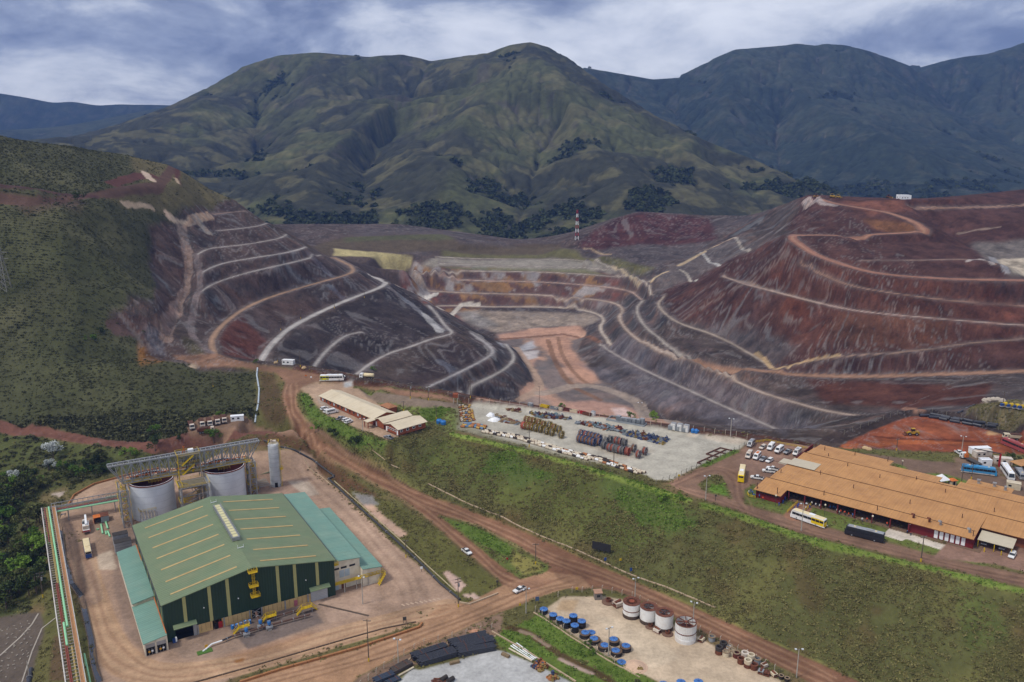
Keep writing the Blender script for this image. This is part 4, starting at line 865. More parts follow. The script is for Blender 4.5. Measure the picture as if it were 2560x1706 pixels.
def wheels(t, xs, w, r, wd=.28):
    for x in xs:
        for s in (-1,1):
            m = MB(); m.lathe([(0,-wd / 2),(r, -wd / 2),(r, wd / 2),(0, wd / 2)], 12,(x, s * (w / 2 - wd / 2 + .02), r), 'Y'); o = m.build('wheel', Bk, t)
            MB().lathe([(0, s * (wd / 2 + .01)),(r * .5, s * (wd / 2 + .01)),(r * .45,0)], 8,(x, s * (w / 2 - wd / 2 + .02), r), 'Y').build('rim', Gs, o)
def b_pickup(t):
    MB().side([(-2.6,.45),(2.55,.45),(2.65,.75),(2.5,1.02),(1.35,1.12),(-.9,1.12),(-.95,1.1),(-2.6,1.1)], 1.82).build('body', Wt, t)
    MB().box((-1.75,0,1.12),(1.5,1.5,.06)).build('bed', Bk, t)
    MB().side([(1.3,1.12),(.45,1.66),(-.75,1.7),(-1.0,1.12)], 1.7,1.4,1.13).build('window', Gl, t)
    MB().side([(.42,1.665),(.38,1.74),(-.7,1.76),(-.78,1.69)], 1.46,1.36,1.68).build('roof', Wt, t)
    for x in (.1,-.95): MB().bar((x, .86,1.1),(x * .85,.72,1.68),.1).bar((x, -.86,1.1),(x * .85,-.72,1.68),.1).build('pillar', Wt, t)
    for s in (-1,1): MB().box((2.58, s * .68,.85),(.12,.32,.18)).build('headlight', Wc, t)
    MB().box((2.66,0,.6),(.12,1.7,.2)).box((-2.64,0,.6),(.12,1.7,.18)).build('bumper', Dk, t)
    wheels(t, (1.6,-1.55),1.82,.38)
def b_wagon(t):
    MB().side([(-2.25,.4),(2.2,.4),(2.3,.7),(2.15,.95),(1.2,1.05),(-2.2,1.08)], 1.8).build('body', Wt, t)
    MB().side([(1.2,1.05),(.45,1.6),(-1.9,1.62),(-2.2,1.08)], 1.72,1.42,1.06).build('window', Gl, t)
    MB().side([(.44,1.6),(.4,1.68),(-1.85,1.7),(-1.95,1.61)], 1.46,1.38,1.62).build('roof', Wt, t)
    for x in (.05,-1.1,-2.0): MB().bar((x, .87,1.05),(x * .92,.73,1.62),.11).bar((x, -.87,1.05),(x * .92,-.73,1.62),.11).build('pillar', Wt, t)
    for s in (-1,1): MB().box((2.22, s * .65,.8),(.12,.32,.18)).build('headlight', Wc, t)
    wheels(t, (1.4,-1.4),1.8,.34)
def b_van(t):
    MB().side([(-3.1,.4),(3.0,.4),(3.15,.8),(2.95,1.15),(2.2,1.4),(1.6,2.3),(1.35,2.5),(-3.05,2.52),(-3.12,2.3)], 2.0,1.75,1.4).build('body', Wt, t)
    for s in (-1,1):
        m = MB()
        for k in range(4): m.box((-2.5 + k * 1.02, s * (.965),1.8),(.9,.06,.6))
        m.build('window', Gl, t)
    MB().add([(2.26,-.8,1.44),(2.26,.8,1.44),(1.69,.72,2.28),(1.69,-.72,2.28)], [(0,1,2,3)]).build('windscreen', Gl, t)
    MB().box((-.8,0,2.56),(2.4,1.1,.12)).build('roof_unit', Wt, t)
    for s in (-1,1): MB().box((3.05, s * .75,.95),(.12,.3,.25)).build('headlight', Wc, t)
    MB().box((3.12,0,.55),(.1,1.9,.25)).build('bumper', Dk, t)
    wheels(t, (2.0,-1.9),2.0,.36)
def b_bus(t, L=13.2, Hh=3.6, mini=False):
    h = L / 2; w = 2.5
    MB().side([(-h, .38),(h - .1,.38),(h, 1.0),(h - .05,1.6),(h - .55, Hh - .35),(h - 1.0, Hh - .12),(-h + .3, Hh - .12),(-h, Hh - .4)], w, w - .3, Hh * .62).build('body', Wt, t)
    MB().side([(h - .95, Hh - .12),(h - 1.2, Hh - .02),(-h + .6, Hh - .02),(-h + .3, Hh - .12)], w - .32, w - .7, Hh - .1).build('roof', Wc, t)
    for s in (-1,1):
        n = int(L / 1.5); o = None
        m = MB()
        for k in range(n): m.box((-h + .9 + k * (L - 2.4) / (n - 1), s * (w / 2 - .03), Hh * .64),((L - 2.4) / (n - 1) - .12,.16, Hh * .24))
        m.build('window', Gl, t)
        MB().box((-h * .62, s * (w / 2 - .03),1.75),(L * .36,.1,2.7)).build('side_panel', Wt, t)
        MB().box((-h * .1, s * (w / 2 + .012),.62),(L * .97,.03,.36)).build('skirt', Wt, t)
    MB().add([(h - .02,-1.1,1.62),(h - .02,1.1,1.62),(h - .52,1.0, Hh - .42),(h - .52,-1.0, Hh - .42)], [(0,1,2,3)]).build('windscreen', Gl, t)
    MB().box((-h + .01,0,1.3),(.06, w - .3,1.7)).build('rear_panel', Wt, t)
    MB().box((-h - .005,0, Hh * .72),(.06, w - .6,.75)).build('rear_window', Gl, t)
    for s in (-1,1): MB().box((h + .0, s * .85,.85),(.1,.4,.25)).build('headlight', Wc, t); MB().box((h - .1, s * 1.42,2.3),(.25,.12,.5)).build('mirror', Bk, t)
    MB().box((-1.5,0, Hh + .06),(2.2,1.4,.18)).build('air_unit', Wc, t)
    for x in (-L * .28, L * .26): MB().box((x, 0, Hh + .02),(.7,.7,.08)).build('hatch', Cm, t)
    wheels(t, (h - 2.6,-h + 3.0), w, .5,.32)
def b_minibus(t): b_bus(t, 8.4,3.0)
def cab(t, x, m, hh=2.9):
    MB().side([(x, .6),(x + 2.0,.6),(x + 2.1,1.3),(x + 1.95,1.7),(x + 1.65, hh),(x, hh)], 2.4,2.2,1.7).build('cab', m, t)
    MB().add([(x + 1.97,-1.0,1.74),(x + 1.97,1.0,1.74),(x + 1.7,.95, hh - .2),(x + 1.7,-.95, hh - .2)], [(0,1,2,3)]).build('windscreen', Gl, t)
    for s in (-1,1): MB().box((x + 1.0, s * 1.17,2.1),(.8,.06,.6)).build('window', Gl, t); MB().box((x + 2.06, s * .85,.95),(.12,.4,.25)).build('headlight', Wc, t)
    MB().box((x + 2.08,0,.7),(.15,2.3,.3)).build('bumper', Dk, t)
def b_dump(t):
    cab(t, 1.9, Dw); MB().box((-.6,0,.85),(8.0,.9,.3)).build('chassis', Dk, t)
    MB().side([(-4.4,1.25),(1.3,1.25),(1.6,2.6),(-4.7,2.6)], 2.2,2.5,1.3).build('tipper_body', Rs, t)
    MB().side([(-4.1,2.45),(1.1,2.45),(.6,3.0),(-1.5,3.2),(-3.6,2.9)], 2.1).build('load', mat('ore_load', '53382c', .95, var=.2), t)
    MB().box((1.5,0,2.75),(.7,2.3,.25)).build('headboard', Rs, t)
    wheels(t, (2.9,1.3,-1.9,-3.2),2.4,.52,.34)
def b_tanker(t):
    cab(t, 1.9, Wt); MB().box((-.6,0,.85),(8.0,.9,.3)).build('chassis', Dk, t)
    MB().lathe([(0,-4.4),(.7,-4.4),(1.1,-4.2),(1.1,1.3),(.7,1.5),(0,1.5)], 14,(0,0,2.05), 'X').build('tank', Cm, t, True)
    for x in (-3,-1.4,.2): MB().box((x, 0,1.2),(.2,2.0,.5)).build('saddle', Dk, t)
    wheels(t, (2.9,-2.0,-3.3),2.4,.52,.34)
def b_flatbed(t):
    cab(t, 3.4, Wt); MB().box((-.6,0,.95),(9.5,.9,.3)).build('chassis', Dk, t); MB().box((-2.0,0,1.25),(7.6,2.45,.22)).build('deck', Dk, t)
    MB().box((2.6,0,2.0),(.9,1.6,1.6)).build('crane_base', Or, t); MB().bar((2.6,.2,2.6),(2.9,-.6,3.6),.3).bar((2.9,-.6,3.6),(2.4,.6,3.3),.25).build('crane_arm', Or, t)
    wheels(t, (4.5,-2.6,-4.0),2.4,.52,.34)
def b_crane(t):
    MB().side([(-4.8,.7),(4.9,.7),(5.0,1.5),(-4.8,1.6)], 2.6).build('carrier', Wt, t); MB().side([(3.2,1.5),(4.95,1.5),(4.8,2.3),(4.3,2.6),(3.3,2.6)], 1.6,1.4,1.6,.4).build('cab', Wt, t)
    MB().box((-1.6,0,2.2),(3.4,2.4,1.2)).build('turret', Wt, t); MB().box((-.2,.75,2.6),(1.5,.9,1.4)).build('operator_cab', Gl, t)
    MB().box((-3.6,0,2.4),(.9,2.3,1.3)).build('counterweight', Dw, t)
    MB().bar((-2.6,-.2,3.1),(5.6,-.2,3.7),.75,.8).build('boom', Wc, t); MB().bar((5.2,-.2,3.7),(6.3,-.2,3.75),.5,.5).build('boom_head', Gs, t)
    for x in (-4.3,2.2):
        for s in (-1,1): MB().box((x, s * 1.35,1.0),(.5,.4,.9)).build('outrigger', Or, t)
    MB().box((-4.85,0,1.1),(.12,2.4,.5)).build('rear_bumper', Rd, t)
    wheels(t, (3.6,2.6,-2.2,-3.4),2.6,.55,.4)
def b_loader(t):
    Ye = My
    MB().side([(-3.2,.9),(.1,.9),(.2,2.1),(-2.9,2.1),(-3.2,1.7)], 1.9).build('engine_hood', Ye, t); MB().box((1.1,0,1.2),(1.8,1.5,.9)).build('front_frame', Ye, t)
    MB().side([(-1.0,2.1),(.6,2.1),(.45,3.3),(-.9,3.3)], 1.5,1.4,2.2).build('cab', Gl, t); MB().box((-.25,0,3.36),(1.8,1.7,.14)).build('cab_roof', Ye, t)
    for s in (-1,1): MB().bar((.9, s * .6,1.7),(3.2, s * .6,.9),.3,.4).build('lift_arm', Ye, t)
    MB().side([(3.0,.25),(4.2,.15),(4.1,.35),(3.35,.5),(3.25,1.3),(3.6,1.6),(3.3,1.6),(3.0,1.2)], 2.9).build('bucket', Rs, t)
    wheels(t, (1.5,-1.7),2.6,.8,.6)
def b_dozer(t):
    Ye = My
    MB().side([(-2.4,1.0),(1.6,1.0),(1.7,2.0),(-2.2,2.1)], 1.7).build('body', Ye, t); MB().side([(-1.4,2.0),(.2,2.0),(.1,3.2),(-1.3,3.2)], 1.6).build('cab', Gl, t); MB().box((-.6,0,3.27),(1.8,1.8,.14)).build('cab_roof', Ye, t)
    for s in (-1,1): MB().side([(-2.7,.4),(-2.2,0),(1.8,0),(2.3,.4),(1.9,1.0),(-2.3,1.0)], .6, y=s * 1.1).build('track', Bk, t)
    MB().side([(2.6,.1),(2.9,.2),(2.75,.7),(2.9,1.4),(2.7,1.4),(2.55,.7)], 3.8).build('blade', Ye, t)
    for s in (-1,1): MB().bar((0, s * 1.45,.6),(2.6, s * 1.4,.6),.25).build('push_arm', Ye, t)
BUILD = dict(pickup_truck=b_pickup, station_wagon=b_wagon, passenger_van=b_van, coach_bus=b_bus, minibus=b_minibus, dump_truck=b_dump, tanker_truck=b_tanker, flatbed_truck=b_flatbed, mobile_crane=b_crane, wheel_loader=b_loader, bulldozer=b_dozer)
def veh(kind, a, b, label, cat, group=None, mats=None, scale=None):
    """a, b: image points under the rear and the front"""
    p, q = hit(*a), hit(*b); c = tuple((p[i] + q[i]) / 2 for i in range(3))
    return use(kind, c, head(p, q), label, cat, group, mats, scale)
wh = dict(body=Wt, roof=Wc, side_panel=Wt, rear_panel=Wt, skirt=Wt, air_unit=Wc)
veh('coach_bus', (2065,1322),(1976,1290), 'white coach with yellow tail passing below the orange roofed hall', 'bus', 'buses of the mine', dict(wh, side_panel=Ye, rear_panel=Ye, roof=Cm))
veh('coach_bus', (2193,1353),(2128,1337), 'black coach on the road below the orange roofed hall', 'bus', 'buses of the mine', dict(body=Bc, roof=Sv, side_panel=Bc, rear_panel=Bc, skirt=Bc, air_unit=Sv))
veh('coach_bus', (1851,1210),(1857,1176), 'cream roofed yellow bus in the parking loop seen from behind', 'bus', 'buses of the mine', dict(wh, body=Ye, side_panel=Ye, rear_panel=Ye, skirt=Ye, roof=Cm))
veh('coach_bus', (804,952),(857,952), 'white bus with yellow and blue advert beside the gate junction', 'bus', 'buses of the mine', dict(wh, side_panel=mat('advert', 'c7c21e', .4, var=.5, dirt='2a5a9a', dirtamt=.9)))
veh('coach_bus', (2407,1180),(2487,1190), 'bright blue coach behind the orange roofed hall', 'bus', 'buses of the mine', dict(body=Cb, roof=Cb, side_panel=Cb, rear_panel=Cb, skirt=Dw, air_unit=Cb))
veh('coach_bus', (2506,1172),(2530,1206), 'white coach parked nose out beside the blue coach', 'bus', 'buses of the mine', dict(wh, skirt=Dw))
veh('minibus', (2540,1180),(2560,1206), 'grey minibus at the picture edge beside the white coach', 'bus', 'buses of the mine', dict(body=Sv, roof=Sv, side_panel=Sv, rear_panel=Sv, skirt=Dw, air_unit=Gs))
veh('coach_bus', (2552,1128),(2519,1115), 'red bus behind the white site cabins', 'bus', 'buses of the mine', dict(body=Cr, roof=Cr, side_panel=Cr, rear_panel=Cr, skirt=Cr, air_unit=Cr))
veh('coach_bus', (223,1399),(216,1362), 'cream roofed bus with blue tail on the plant road', 'bus', 'buses of the mine', dict(wh, body=Cm, roof=Cm, side_panel=Nv, rear_panel=Nv, skirt=Rd, air_unit=Cm))
veh('pickup_truck', (1312,1472),(1286,1485), 'white pickup with muddy doors at the road junction', 'pickup'); veh('pickup_truck', (1158,1376),(1176,1390), 'white pickup driving down the branch road', 'pickup')
for k, (a, b, l) in enumerate([((1904,1200),(1880,1196), 'white pickup beside the hall gable nearest the yellow bus'),((1933,1183),(1910,1180), 'white pickup with dark bed parked at the hall gable'),((1942,1178),(1920,1173), 'white pickup behind the other pickups at the hall gable'),((985,1101),(958,1093), 'silver pickup alone at the corner of the admin yard'),((843,1052),(860,1046), 'silver pickup parked third from the end of the admin yard')]):
    veh('pickup_truck', a, b, l, 'pickup', mats=dict(body=Sv, roof=Sv) if 'silver' in l else None)
veh('passenger_van', (1884,1107),(1870,1122), 'silver van parked at the corner by the gravel yard fence', 'van', 'vans at the hall', dict(body=Sv, roof_unit=Sv)); veh('passenger_van', (1934,1114),(1920,1131), 'tall white van in the back row, first beside the muddy wagon', 'van', 'vans at the hall'); veh('passenger_van', (1955,1122),(1940,1137), 'white van in the middle of the back parking row', 'van', 'vans at the hall'); veh('passenger_van', (2000,1128),(1984,1144), 'white van with roof unit closest to the hall roof', 'van', 'vans at the hall', dict(roof_unit=Sv))
veh('passenger_van', (1878,1135),(1866,1151), 'muddy tan fronted van in the front parking row', 'van', 'vans at the hall', dict(body=Dw, roof_unit=Dw)); veh('passenger_van', (1900,1138),(1884,1154), 'white van with rusty roof hatch in the front parking row', 'van', 'vans at the hall', dict(roof_unit=Or))
veh('station_wagon', (1913,1117),(1901,1126), 'muddy beige wagon between two vans in the back row', 'car', mats=dict(body=Dw, roof=Dw)); veh('pickup_truck', (1976,1128),(1962,1138), 'silver pickup between vans in the back parking row', 'pickup', mats=dict(body=Sv, roof=Sv)); veh('pickup_truck', (1916,1145),(1900,1157), 'silver pickup with dark bed in the front parking row', 'pickup', mats=dict(body=Sv, roof=Sv)); veh('station_wagon', (1932,1150),(1915,1160), 'white wagon at the end of the front parking row', 'car')
for k, (a, b, kd, l) in enumerate([((804,1026),(819,1022), 'station_wagon', 'white wagon, upper end of the row beside the brick building'),((812,1033),(825,1028), 'station_wagon', 'small white car tucked behind the long white van'),((819,1036),(842,1031), 'passenger_van', 'long white van beside the brick building'),((858,1055),(875,1051), 'station_wagon', 'white wagon next to the silver pickup by the brick building'),((864,1060),(880,1055), 'station_wagon', 'white wagon with muddy side, lower end of the row')]):
    veh(kd, a, b, l, 'van' if 'van' in kd else 'car')
veh('station_wagon', (848,945),(858,944), 'white car half hidden behind the advert bus', 'car'); veh('tanker_truck', (930,949),(903,944), 'cream tanker truck on the rim road', 'truck')
veh('pickup_truck', (2466,1352),(2458,1367), 'silver pickup under the carport, deepest in the shade', 'pickup', mats=dict(body=Sv, roof=Sv)); veh('pickup_truck', (2512,1364),(2502,1379), 'silver pickup half under the carport', 'pickup', mats=dict(body=Sv, roof=Sv)); veh('station_wagon', (2536,1383),(2524,1402), 'white wagon in the open beside the carport', 'car')
for k, (x, y) in enumerate([(482,1074),(508,1068),(527,1066),(546,1062),(563,1058)]):
    a = (x - 6, y - 12); veh('dump_truck', a, (x, y + 5), 'rusty dump truck, %s from the left in the parked row' % ORD[k], 'truck', 'parked rusty dump trucks')
veh('dump_truck', (500,1086),(535,1078), 'rusty flat sided truck parked across the row of dump trucks', 'truck', 'parked rusty dump trucks')
veh('dump_truck', (2545,1098),(2514,1101), 'beige loaded dump truck on the red earth', 'truck', mats=dict(tipper_body=Bg, cab=Bg, headboard=Bg)); veh('wheel_loader', (2288,1088),(2272,1088), 'yellow wheel loader on the red earth', 'loader')
veh('flatbed_truck', (2445,1165),(2407,1146), 'white flatbed truck with orange crane beside the cabins', 'truck'); veh('pickup_truck', (2390,1131),(2406,1140), 'white pickup with open tailgate near the site cabins', 'pickup')
veh('mobile_crane', (217,1338),(214,1308), 'white mobile crane truck parked by the orange shelter', 'crane')
for k, (a, b, l) in enumerate([((2045,494),(2035,494), 'rusty bulldozer on top of the red hill, far end'),((2078,494),(2086,495), 'yellow bulldozer on top of the red hill beside the rusty one'),((2092,495),(2101,496), 'smaller yellow bulldozer behind its neighbour on the hilltop'),((2218,496),(2228,496), 'brown bulldozer beside the white cabins on the hilltop'),((2330,491),(2340,490), 'bright yellow excavator like dozer alone on the skyline')]):
    veh('bulldozer', a, b, l, 'bulldozer', scale=1.2, mats=dict(body=Rs, cab_roof=Rs) if k in (0,3) else None)
# ---------------------------------------------------------------- green process building
TO = (-111.09,240.27,0.0); TR = 0.5384; BW_, BL_, BE, BA, BX = 56.6,64.6,13.6,18.7,28.5
g = thing('process_building', 'large green clad process building with skylight strips and ridge vent', 'building', TO, TR)
def corr(name, col, sc, axis, rough=.6, var=.06, dirt=None, da=.3, rib=.12):
    if name in MATS: return MATS[name]
    m = mat(name, col, rough, var=var, scale=.25, dirt=dirt, dirtamt=da); t = m.node_tree; b = t.nodes['Principled BSDF']
    tcn = t.nodes.new('ShaderNodeTexCoord'); w = t.nodes.new('ShaderNodeTexWave'); w.wave_type = 'BANDS'; w.bands_direction = axis; w.inputs['Scale'].default_value = sc; t.links.new(tcn.outputs['Object'], w.inputs[0])
    mp = t.nodes.new('ShaderNodeMapping'); mp.inputs['Scale'].default_value = (2.2,.07,.07) if axis == 'X' else (.07,2.2,.07); t.links.new(tcn.outputs['Object'], mp.inputs[0]); sn = t.nodes.new('ShaderNodeTexNoise'); sn.inputs['Scale'].default_value = 1.0; sn.inputs['Detail'].default_value = 4; t.links.new(mp.outputs[0], sn.inputs[0])
    sc_ = t.nodes.new('ShaderNodeVectorMath'); sc_.operation = 'SCALE'; ol = b.inputs['Base Color'].links[0].from_socket; t.links.new(ol, sc_.inputs[0]); t.links.new(M('ADD', M('ADD', M('MULTIPLY', sn.outputs[0], .44, tree=t),.73, tree=t), M('MULTIPLY', w.outputs[0], rib, tree=t), tree=t), sc_.inputs[3]); t.links.new(sc_.outputs[0], b.inputs['Base Color'])
    bp = t.nodes.new('ShaderNodeBump'); bp.inputs['Strength'].default_value = .5; bp.inputs['Distance'].default_value = .12; t.links.new(w.outputs[0], bp.inputs['Height']); t.links.new(bp.outputs[0], b.inputs['Normal'])
    return m
RG = corr('roof_green', '69785a', .28, 'Y', .55,.05, '8a8664', .25); WG = corr('wall_green', '22382a', .35, 'X', .5,.08); TG = corr('teal_roof', '6c8e80', .28, 'Y', .55,.06, '8a9a86', .3); TS = mat('translucent_strip', 'b39a68', .6, var=.1, dirt='8f6a40', dirtamt=.4); CS = mat('cladding_strip', 'a3a06a', .6, var=.06)
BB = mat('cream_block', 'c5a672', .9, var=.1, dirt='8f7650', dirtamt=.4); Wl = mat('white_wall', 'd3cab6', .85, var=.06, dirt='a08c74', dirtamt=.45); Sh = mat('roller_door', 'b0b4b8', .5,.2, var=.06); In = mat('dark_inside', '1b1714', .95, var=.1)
rf = lambda x: BE + (BA - BE) * (1 - abs(x - BX) / BX)
# walls (front above the blockwork, with the two door openings left free)
w = MB()
xs = [0,3.0,8.8,14.5,20.2, BX, 36.7,42.6,47.6,53.8, BW_]
for a, b in zip(xs[:-1], xs[1:]):
    z0 = 4.4 if a in (3.0,47.6) else (0 if a in (0,53.8) else 3.3)
    w.add([(a, 0, z0),(b, 0, z0),(b, 0, rf(b)),(a, 0, rf(a))], [(0,1,2,3)])
w.add([(0,0,0),(0, BL_, 0),(0, BL_, BE),(0,0, BE)], [(3,2,1,0)]); w.add([(BW_, 0,0),(BW_, BL_, 0),(BW_, BL_, BE),(BW_, 0, BE)], [(0,1,2,3)])
w.add([(0, BL_, 0),(BW_, BL_, 0),(BW_, BL_, BE),(BX, BL_, BA),(0, BL_, BE)], [(4,3,2,1,0)])
w.add([(0,.05,3.3),(BW_, .05,3.3),(BW_, .6,3.3),(0,.6,3.3)], [(3,2,1,0)])
w.build('wall', WG, g)
for s in (0,1):
    m = MB(); x0, x1 = ((-.5, BX) if s == 0 else (BX, BW_ + .5)); z0, z1 = (BE - .1, BA) if s == 0 else (BA, BE - .1)
    m.add([(x0,-.5, z0),(x1,-.5, z1),(x1, BL_ + .4, z1),(x0, BL_ + .4, z0),(x0,-.5, z0 + .25),(x1,-.5, z1 + .25),(x1, BL_ + .4, z1 + .25),(x0, BL_ + .4, z0 + .25)], [(3,2,1,0),(4,5,6,7),(0,1,5,4),(1,2,6,5),(2,3,7,6),(3,0,4,7)]); m.build('roof', RG, g)
    for k in range(7):
        y = 3.6 + k * 9.1
        for (xa, xb) in (((3.2,24.5),) if s == 0 else ((32.3,51.5),)):
            za, zb = rf(xa) + .33, rf(xb) + .33
            MB().add([(xa, y, za),(xb, y, zb),(xb, y + .8, zb),(xa, y + .8, za),(xa, y, za - .12),(xb, y, zb - .12),(xb, y + .8, zb - .12),(xa, y + .8, za - .12)], [(0,1,2,3),(4,5,1,0),(3,2,6,7),(1,5,6,2),(0,3,7,4)]).build('skylight', TS, g)
for x, z0, z1 in ((6.5,5.5,14.5),(14.4,3.35,16),(20.2,3.35,17),(36.75,3.35,17),(42.6,3.35,16),(50.4,5.7,14.6)):
    MB().box((x, -.03,(z0 + min(z1, rf(x) - .2)) / 2),(1.05,.06, min(z1, rf(x) - .2) - z0)).build('translucent_panel', CS, g)
for y in np.arange(4,64,7.5): MB().box((-.03, y, 8.5),(.06,.9,9.6)).build('translucent_panel', CS, g)
for y0, y1 in ((-.3, BL_),): MB().bar((-.62, y0, BE - .1),(-.62, y1, BE - .1),.3).bar((BW_ + .62, y0, BE - .1),(BW_ + .62, y1, BE - .1),.3).build('gutter', Dk, g)
m = MB()
m.box((11.7,.2,1.65),(5.7,.3,3.3)); m.box((16.9 + 5.5,.2,1.65),(9.8,.3,3.3)); m.box((39.2,.2,1.65),(16.8,.3,3.3)); blk = m.build('block_wall', BB, g)
for x in list(np.arange(9.5,27,1.45)) + list(np.arange(31.5,47,1.45)): MB().box((x, .02,1.9),(.1,.08,2.5)).build('vent_slot', mat('slot', '8a7048', .9), blk)
for x in (9.9,18.2,26.6,30.6,38.6,46.6): MB().box((x, -.1,1.7),(.4,.35,3.4)).build('column', Gs, g)
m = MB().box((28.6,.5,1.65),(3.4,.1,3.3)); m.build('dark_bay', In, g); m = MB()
for z in (.2,1.6): m.bar((27,.2, z),(30.2,.2, z + 1.4),.18).bar((30.2,.2, z),(27,.2, z + 1.4),.18)
m.build('bracing', Gs, g)
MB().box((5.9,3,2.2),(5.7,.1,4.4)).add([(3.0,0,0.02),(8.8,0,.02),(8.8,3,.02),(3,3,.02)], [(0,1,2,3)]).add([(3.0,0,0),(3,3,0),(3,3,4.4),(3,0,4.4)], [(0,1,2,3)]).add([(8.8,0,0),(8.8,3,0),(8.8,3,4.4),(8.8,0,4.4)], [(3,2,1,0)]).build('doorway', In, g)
MB().box((9.0,-.25,2.1),(1.1,.2,4.2)).build('sliding_door', Gs, g); d = MB().box((50.7,.1,2.15),(6.0,.15,4.3)).build('roller_door', Sh, g)
for k in range(7): MB().box((50.7,0.0,.4 + k * .6),(5.9,.05,.05)).build('slat_line', Gs, d)
for x0, x1 in ((2.4,9.6),(47.2,54.4)): MB().add([(x0,0,5.6),(x1,0,5.6),(x1,-1.8,4.9),(x0,-1.8,4.9),(x0,0,5.4),(x1,0,5.4),(x1,-1.8,4.75),(x0,-1.8,4.75)], [(3,2,1,0),(4,5,6,7),(3,7,6,2),(2,6,5,1),(0,4,7,3)]).build('canopy', RG, g)
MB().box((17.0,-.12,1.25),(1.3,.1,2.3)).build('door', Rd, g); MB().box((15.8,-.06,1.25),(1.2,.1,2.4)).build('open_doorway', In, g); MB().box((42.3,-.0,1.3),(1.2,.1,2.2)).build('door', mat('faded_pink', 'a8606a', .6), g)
# ridge ventilator
v = MB(); v.box((28.6,37, BA + 1.0),(2.6,31,1.3)); vo = v.build('ridge_vent', Gs, g)
for k in range(13): MB().box((28.6,23 + k * 2.35, BA + 1.7),(1.7,1.9,.12)).build('vent_panel', mat('vent_cream', 'c9c294', .6), vo)
for s in (-1,1):
    m = MB()
    for k in range(14): m.bar((28.6 + s * 1.4,21.7 + k * 2.35, BA + .2),(28.6 + s * 1.4,21.7 + k * 2.35, BA + 2.1),.1)
    m.bar((28.6 + s * 1.4,21.6, BA + 2.1),(28.6 + s * 1.4,52.4, BA + 2.1),.1).build('rail', Gs, vo)
for y in (15.5,58.5): MB().bar((27.6, y, BA),(27.6, y, BA + 1.4),.1).bar((29.6, y, BA),(29.6, y, BA + 1.4),.1).bar((27.6, y, BA + .4),(29.6, y, BA + .4),.18).build('safety_post', Wc, g)
def cage(cx, cy, z, dx, dy, par, name='platform'):
    m = MB()
    if dx * dy < 9: m.box((cx, cy, z),(dx, dy, .12))
    for zz in (.55,1.1):
        for (a, b) in (((-1,-1),(1,-1)),((1,-1),(1,1)),((1,1),(-1,1)),((-1,1),(-1,-1))): m.bar((cx + a[0] * dx / 2, cy + a[1] * dy / 2, z + zz),(cx + b[0] * dx / 2, cy + b[1] * dy / 2, z + zz),.085)
    for i in range(5):
        for s in (-1,1): m.bar((cx - dx / 2 + i * dx / 4, cy + s * dy / 2, z),(cx - dx / 2 + i * dx / 4, cy + s * dy / 2, z + 1.1),.07)
    return m.build(name, Yl, par)
for z in (17.6,12.4,8.6): cage(28.4 + (0.3 if z < 10 else 0),-1.1, z, 2.9,1.8, g)
for z0, z1 in ((12.4,17.6),(8.6,12.4)):
    m = MB().bar((28.2,-.6, z0),(28.2,-.6, z1 + 1),.14).bar((28.9,-.6, z0),(28.9,-.6, z1 + 1),.14)
    for k in range(int((z1 - z0) / .5)): m.bar((28.2,-.6, z0 + k * .5),(28.9,-.6, z0 + k * .5),.08)
    for k in range(4): m.lathe([(.62,0),(.62,.12)], 10,(28.55,-1.0, z0 + 1.6 + k * (z1 - z0) / 4))
    m.build('ladder', Yl, g)
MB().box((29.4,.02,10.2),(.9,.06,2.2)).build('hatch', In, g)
# lean-tos on the left
def shed(x0, x1, y0, y1, zo, zi, par, wallm, roofm, side=-1):
    MB().add([(x0, y0,0),(x1, y0,0),(x1, y0, zi),(x0, y0, zo),(x0, y1,0),(x1, y1,0),(x1, y1, zi),(x0, y1, zo)], [(0,1,2,3),(5,4,7,6),(4,0,3,7),(1,5,6,2)]).build('wall', wallm, par)
    e = .35; MB().add([(x0 - e, y0 - e, zo),(x1 + e * (side > 0), y0 - e, zi),(x1 + e * (side > 0), y1 + e, zi),(x0 - e, y1 + e, zo),(x0 - e, y0 - e, zo + .18),(x1 + e * (side > 0), y0 - e, zi + .18),(x1 + e * (side > 0), y1 + e, zi + .18),(x0 - e, y1 + e, zo + .18)], [(3,2,1,0),(4,5,6,7),(0,1,5,4),(1,2,6,5),(2,3,7,6),(3,0,4,7)]).build('roof', roofm, par)
shed(-6.8,-.02,20.5,62,5.4,6.6, g, Wl, TG); shed(-6.8,-.02,-4.0,20.4,4.2,5.3, g, Wl, TG)
MB().box((-3.4,20.4,4.9),(6.6,.25,1.1)).build('parapet', Bg, g); MB().bar((-.15,-3.5,5.6),(-.15,62,6.9),.25).build('flashing', Or, g)
for x in (-5.2,-1.9):
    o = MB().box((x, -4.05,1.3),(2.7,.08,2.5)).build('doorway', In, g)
    for k in range(4): MB().bar((x - 1.3 + k * .87,-4.15,.1),(x - 1.3 + k * .87,-4.15,2.2),.1).build('bar', Gs, o)
    MB().box((x - .4,-4.2,1.2),(.6,.05,.6)).build('notice', mat('notice_yellow', 'd09a28'), o); MB().box((x + .5,-4.2,1.3),(.6,.05,.6)).build('notice', Wc, o)
    MB().box((x, -4.08,3.2),(2.8,.1,1.2)).build('louvre', Gs, g)
for x in (-6.7,-3.5,-.2): MB().box((x, -4.1,2.1),(.35,.35,4.2)).build('column', Wl, g)
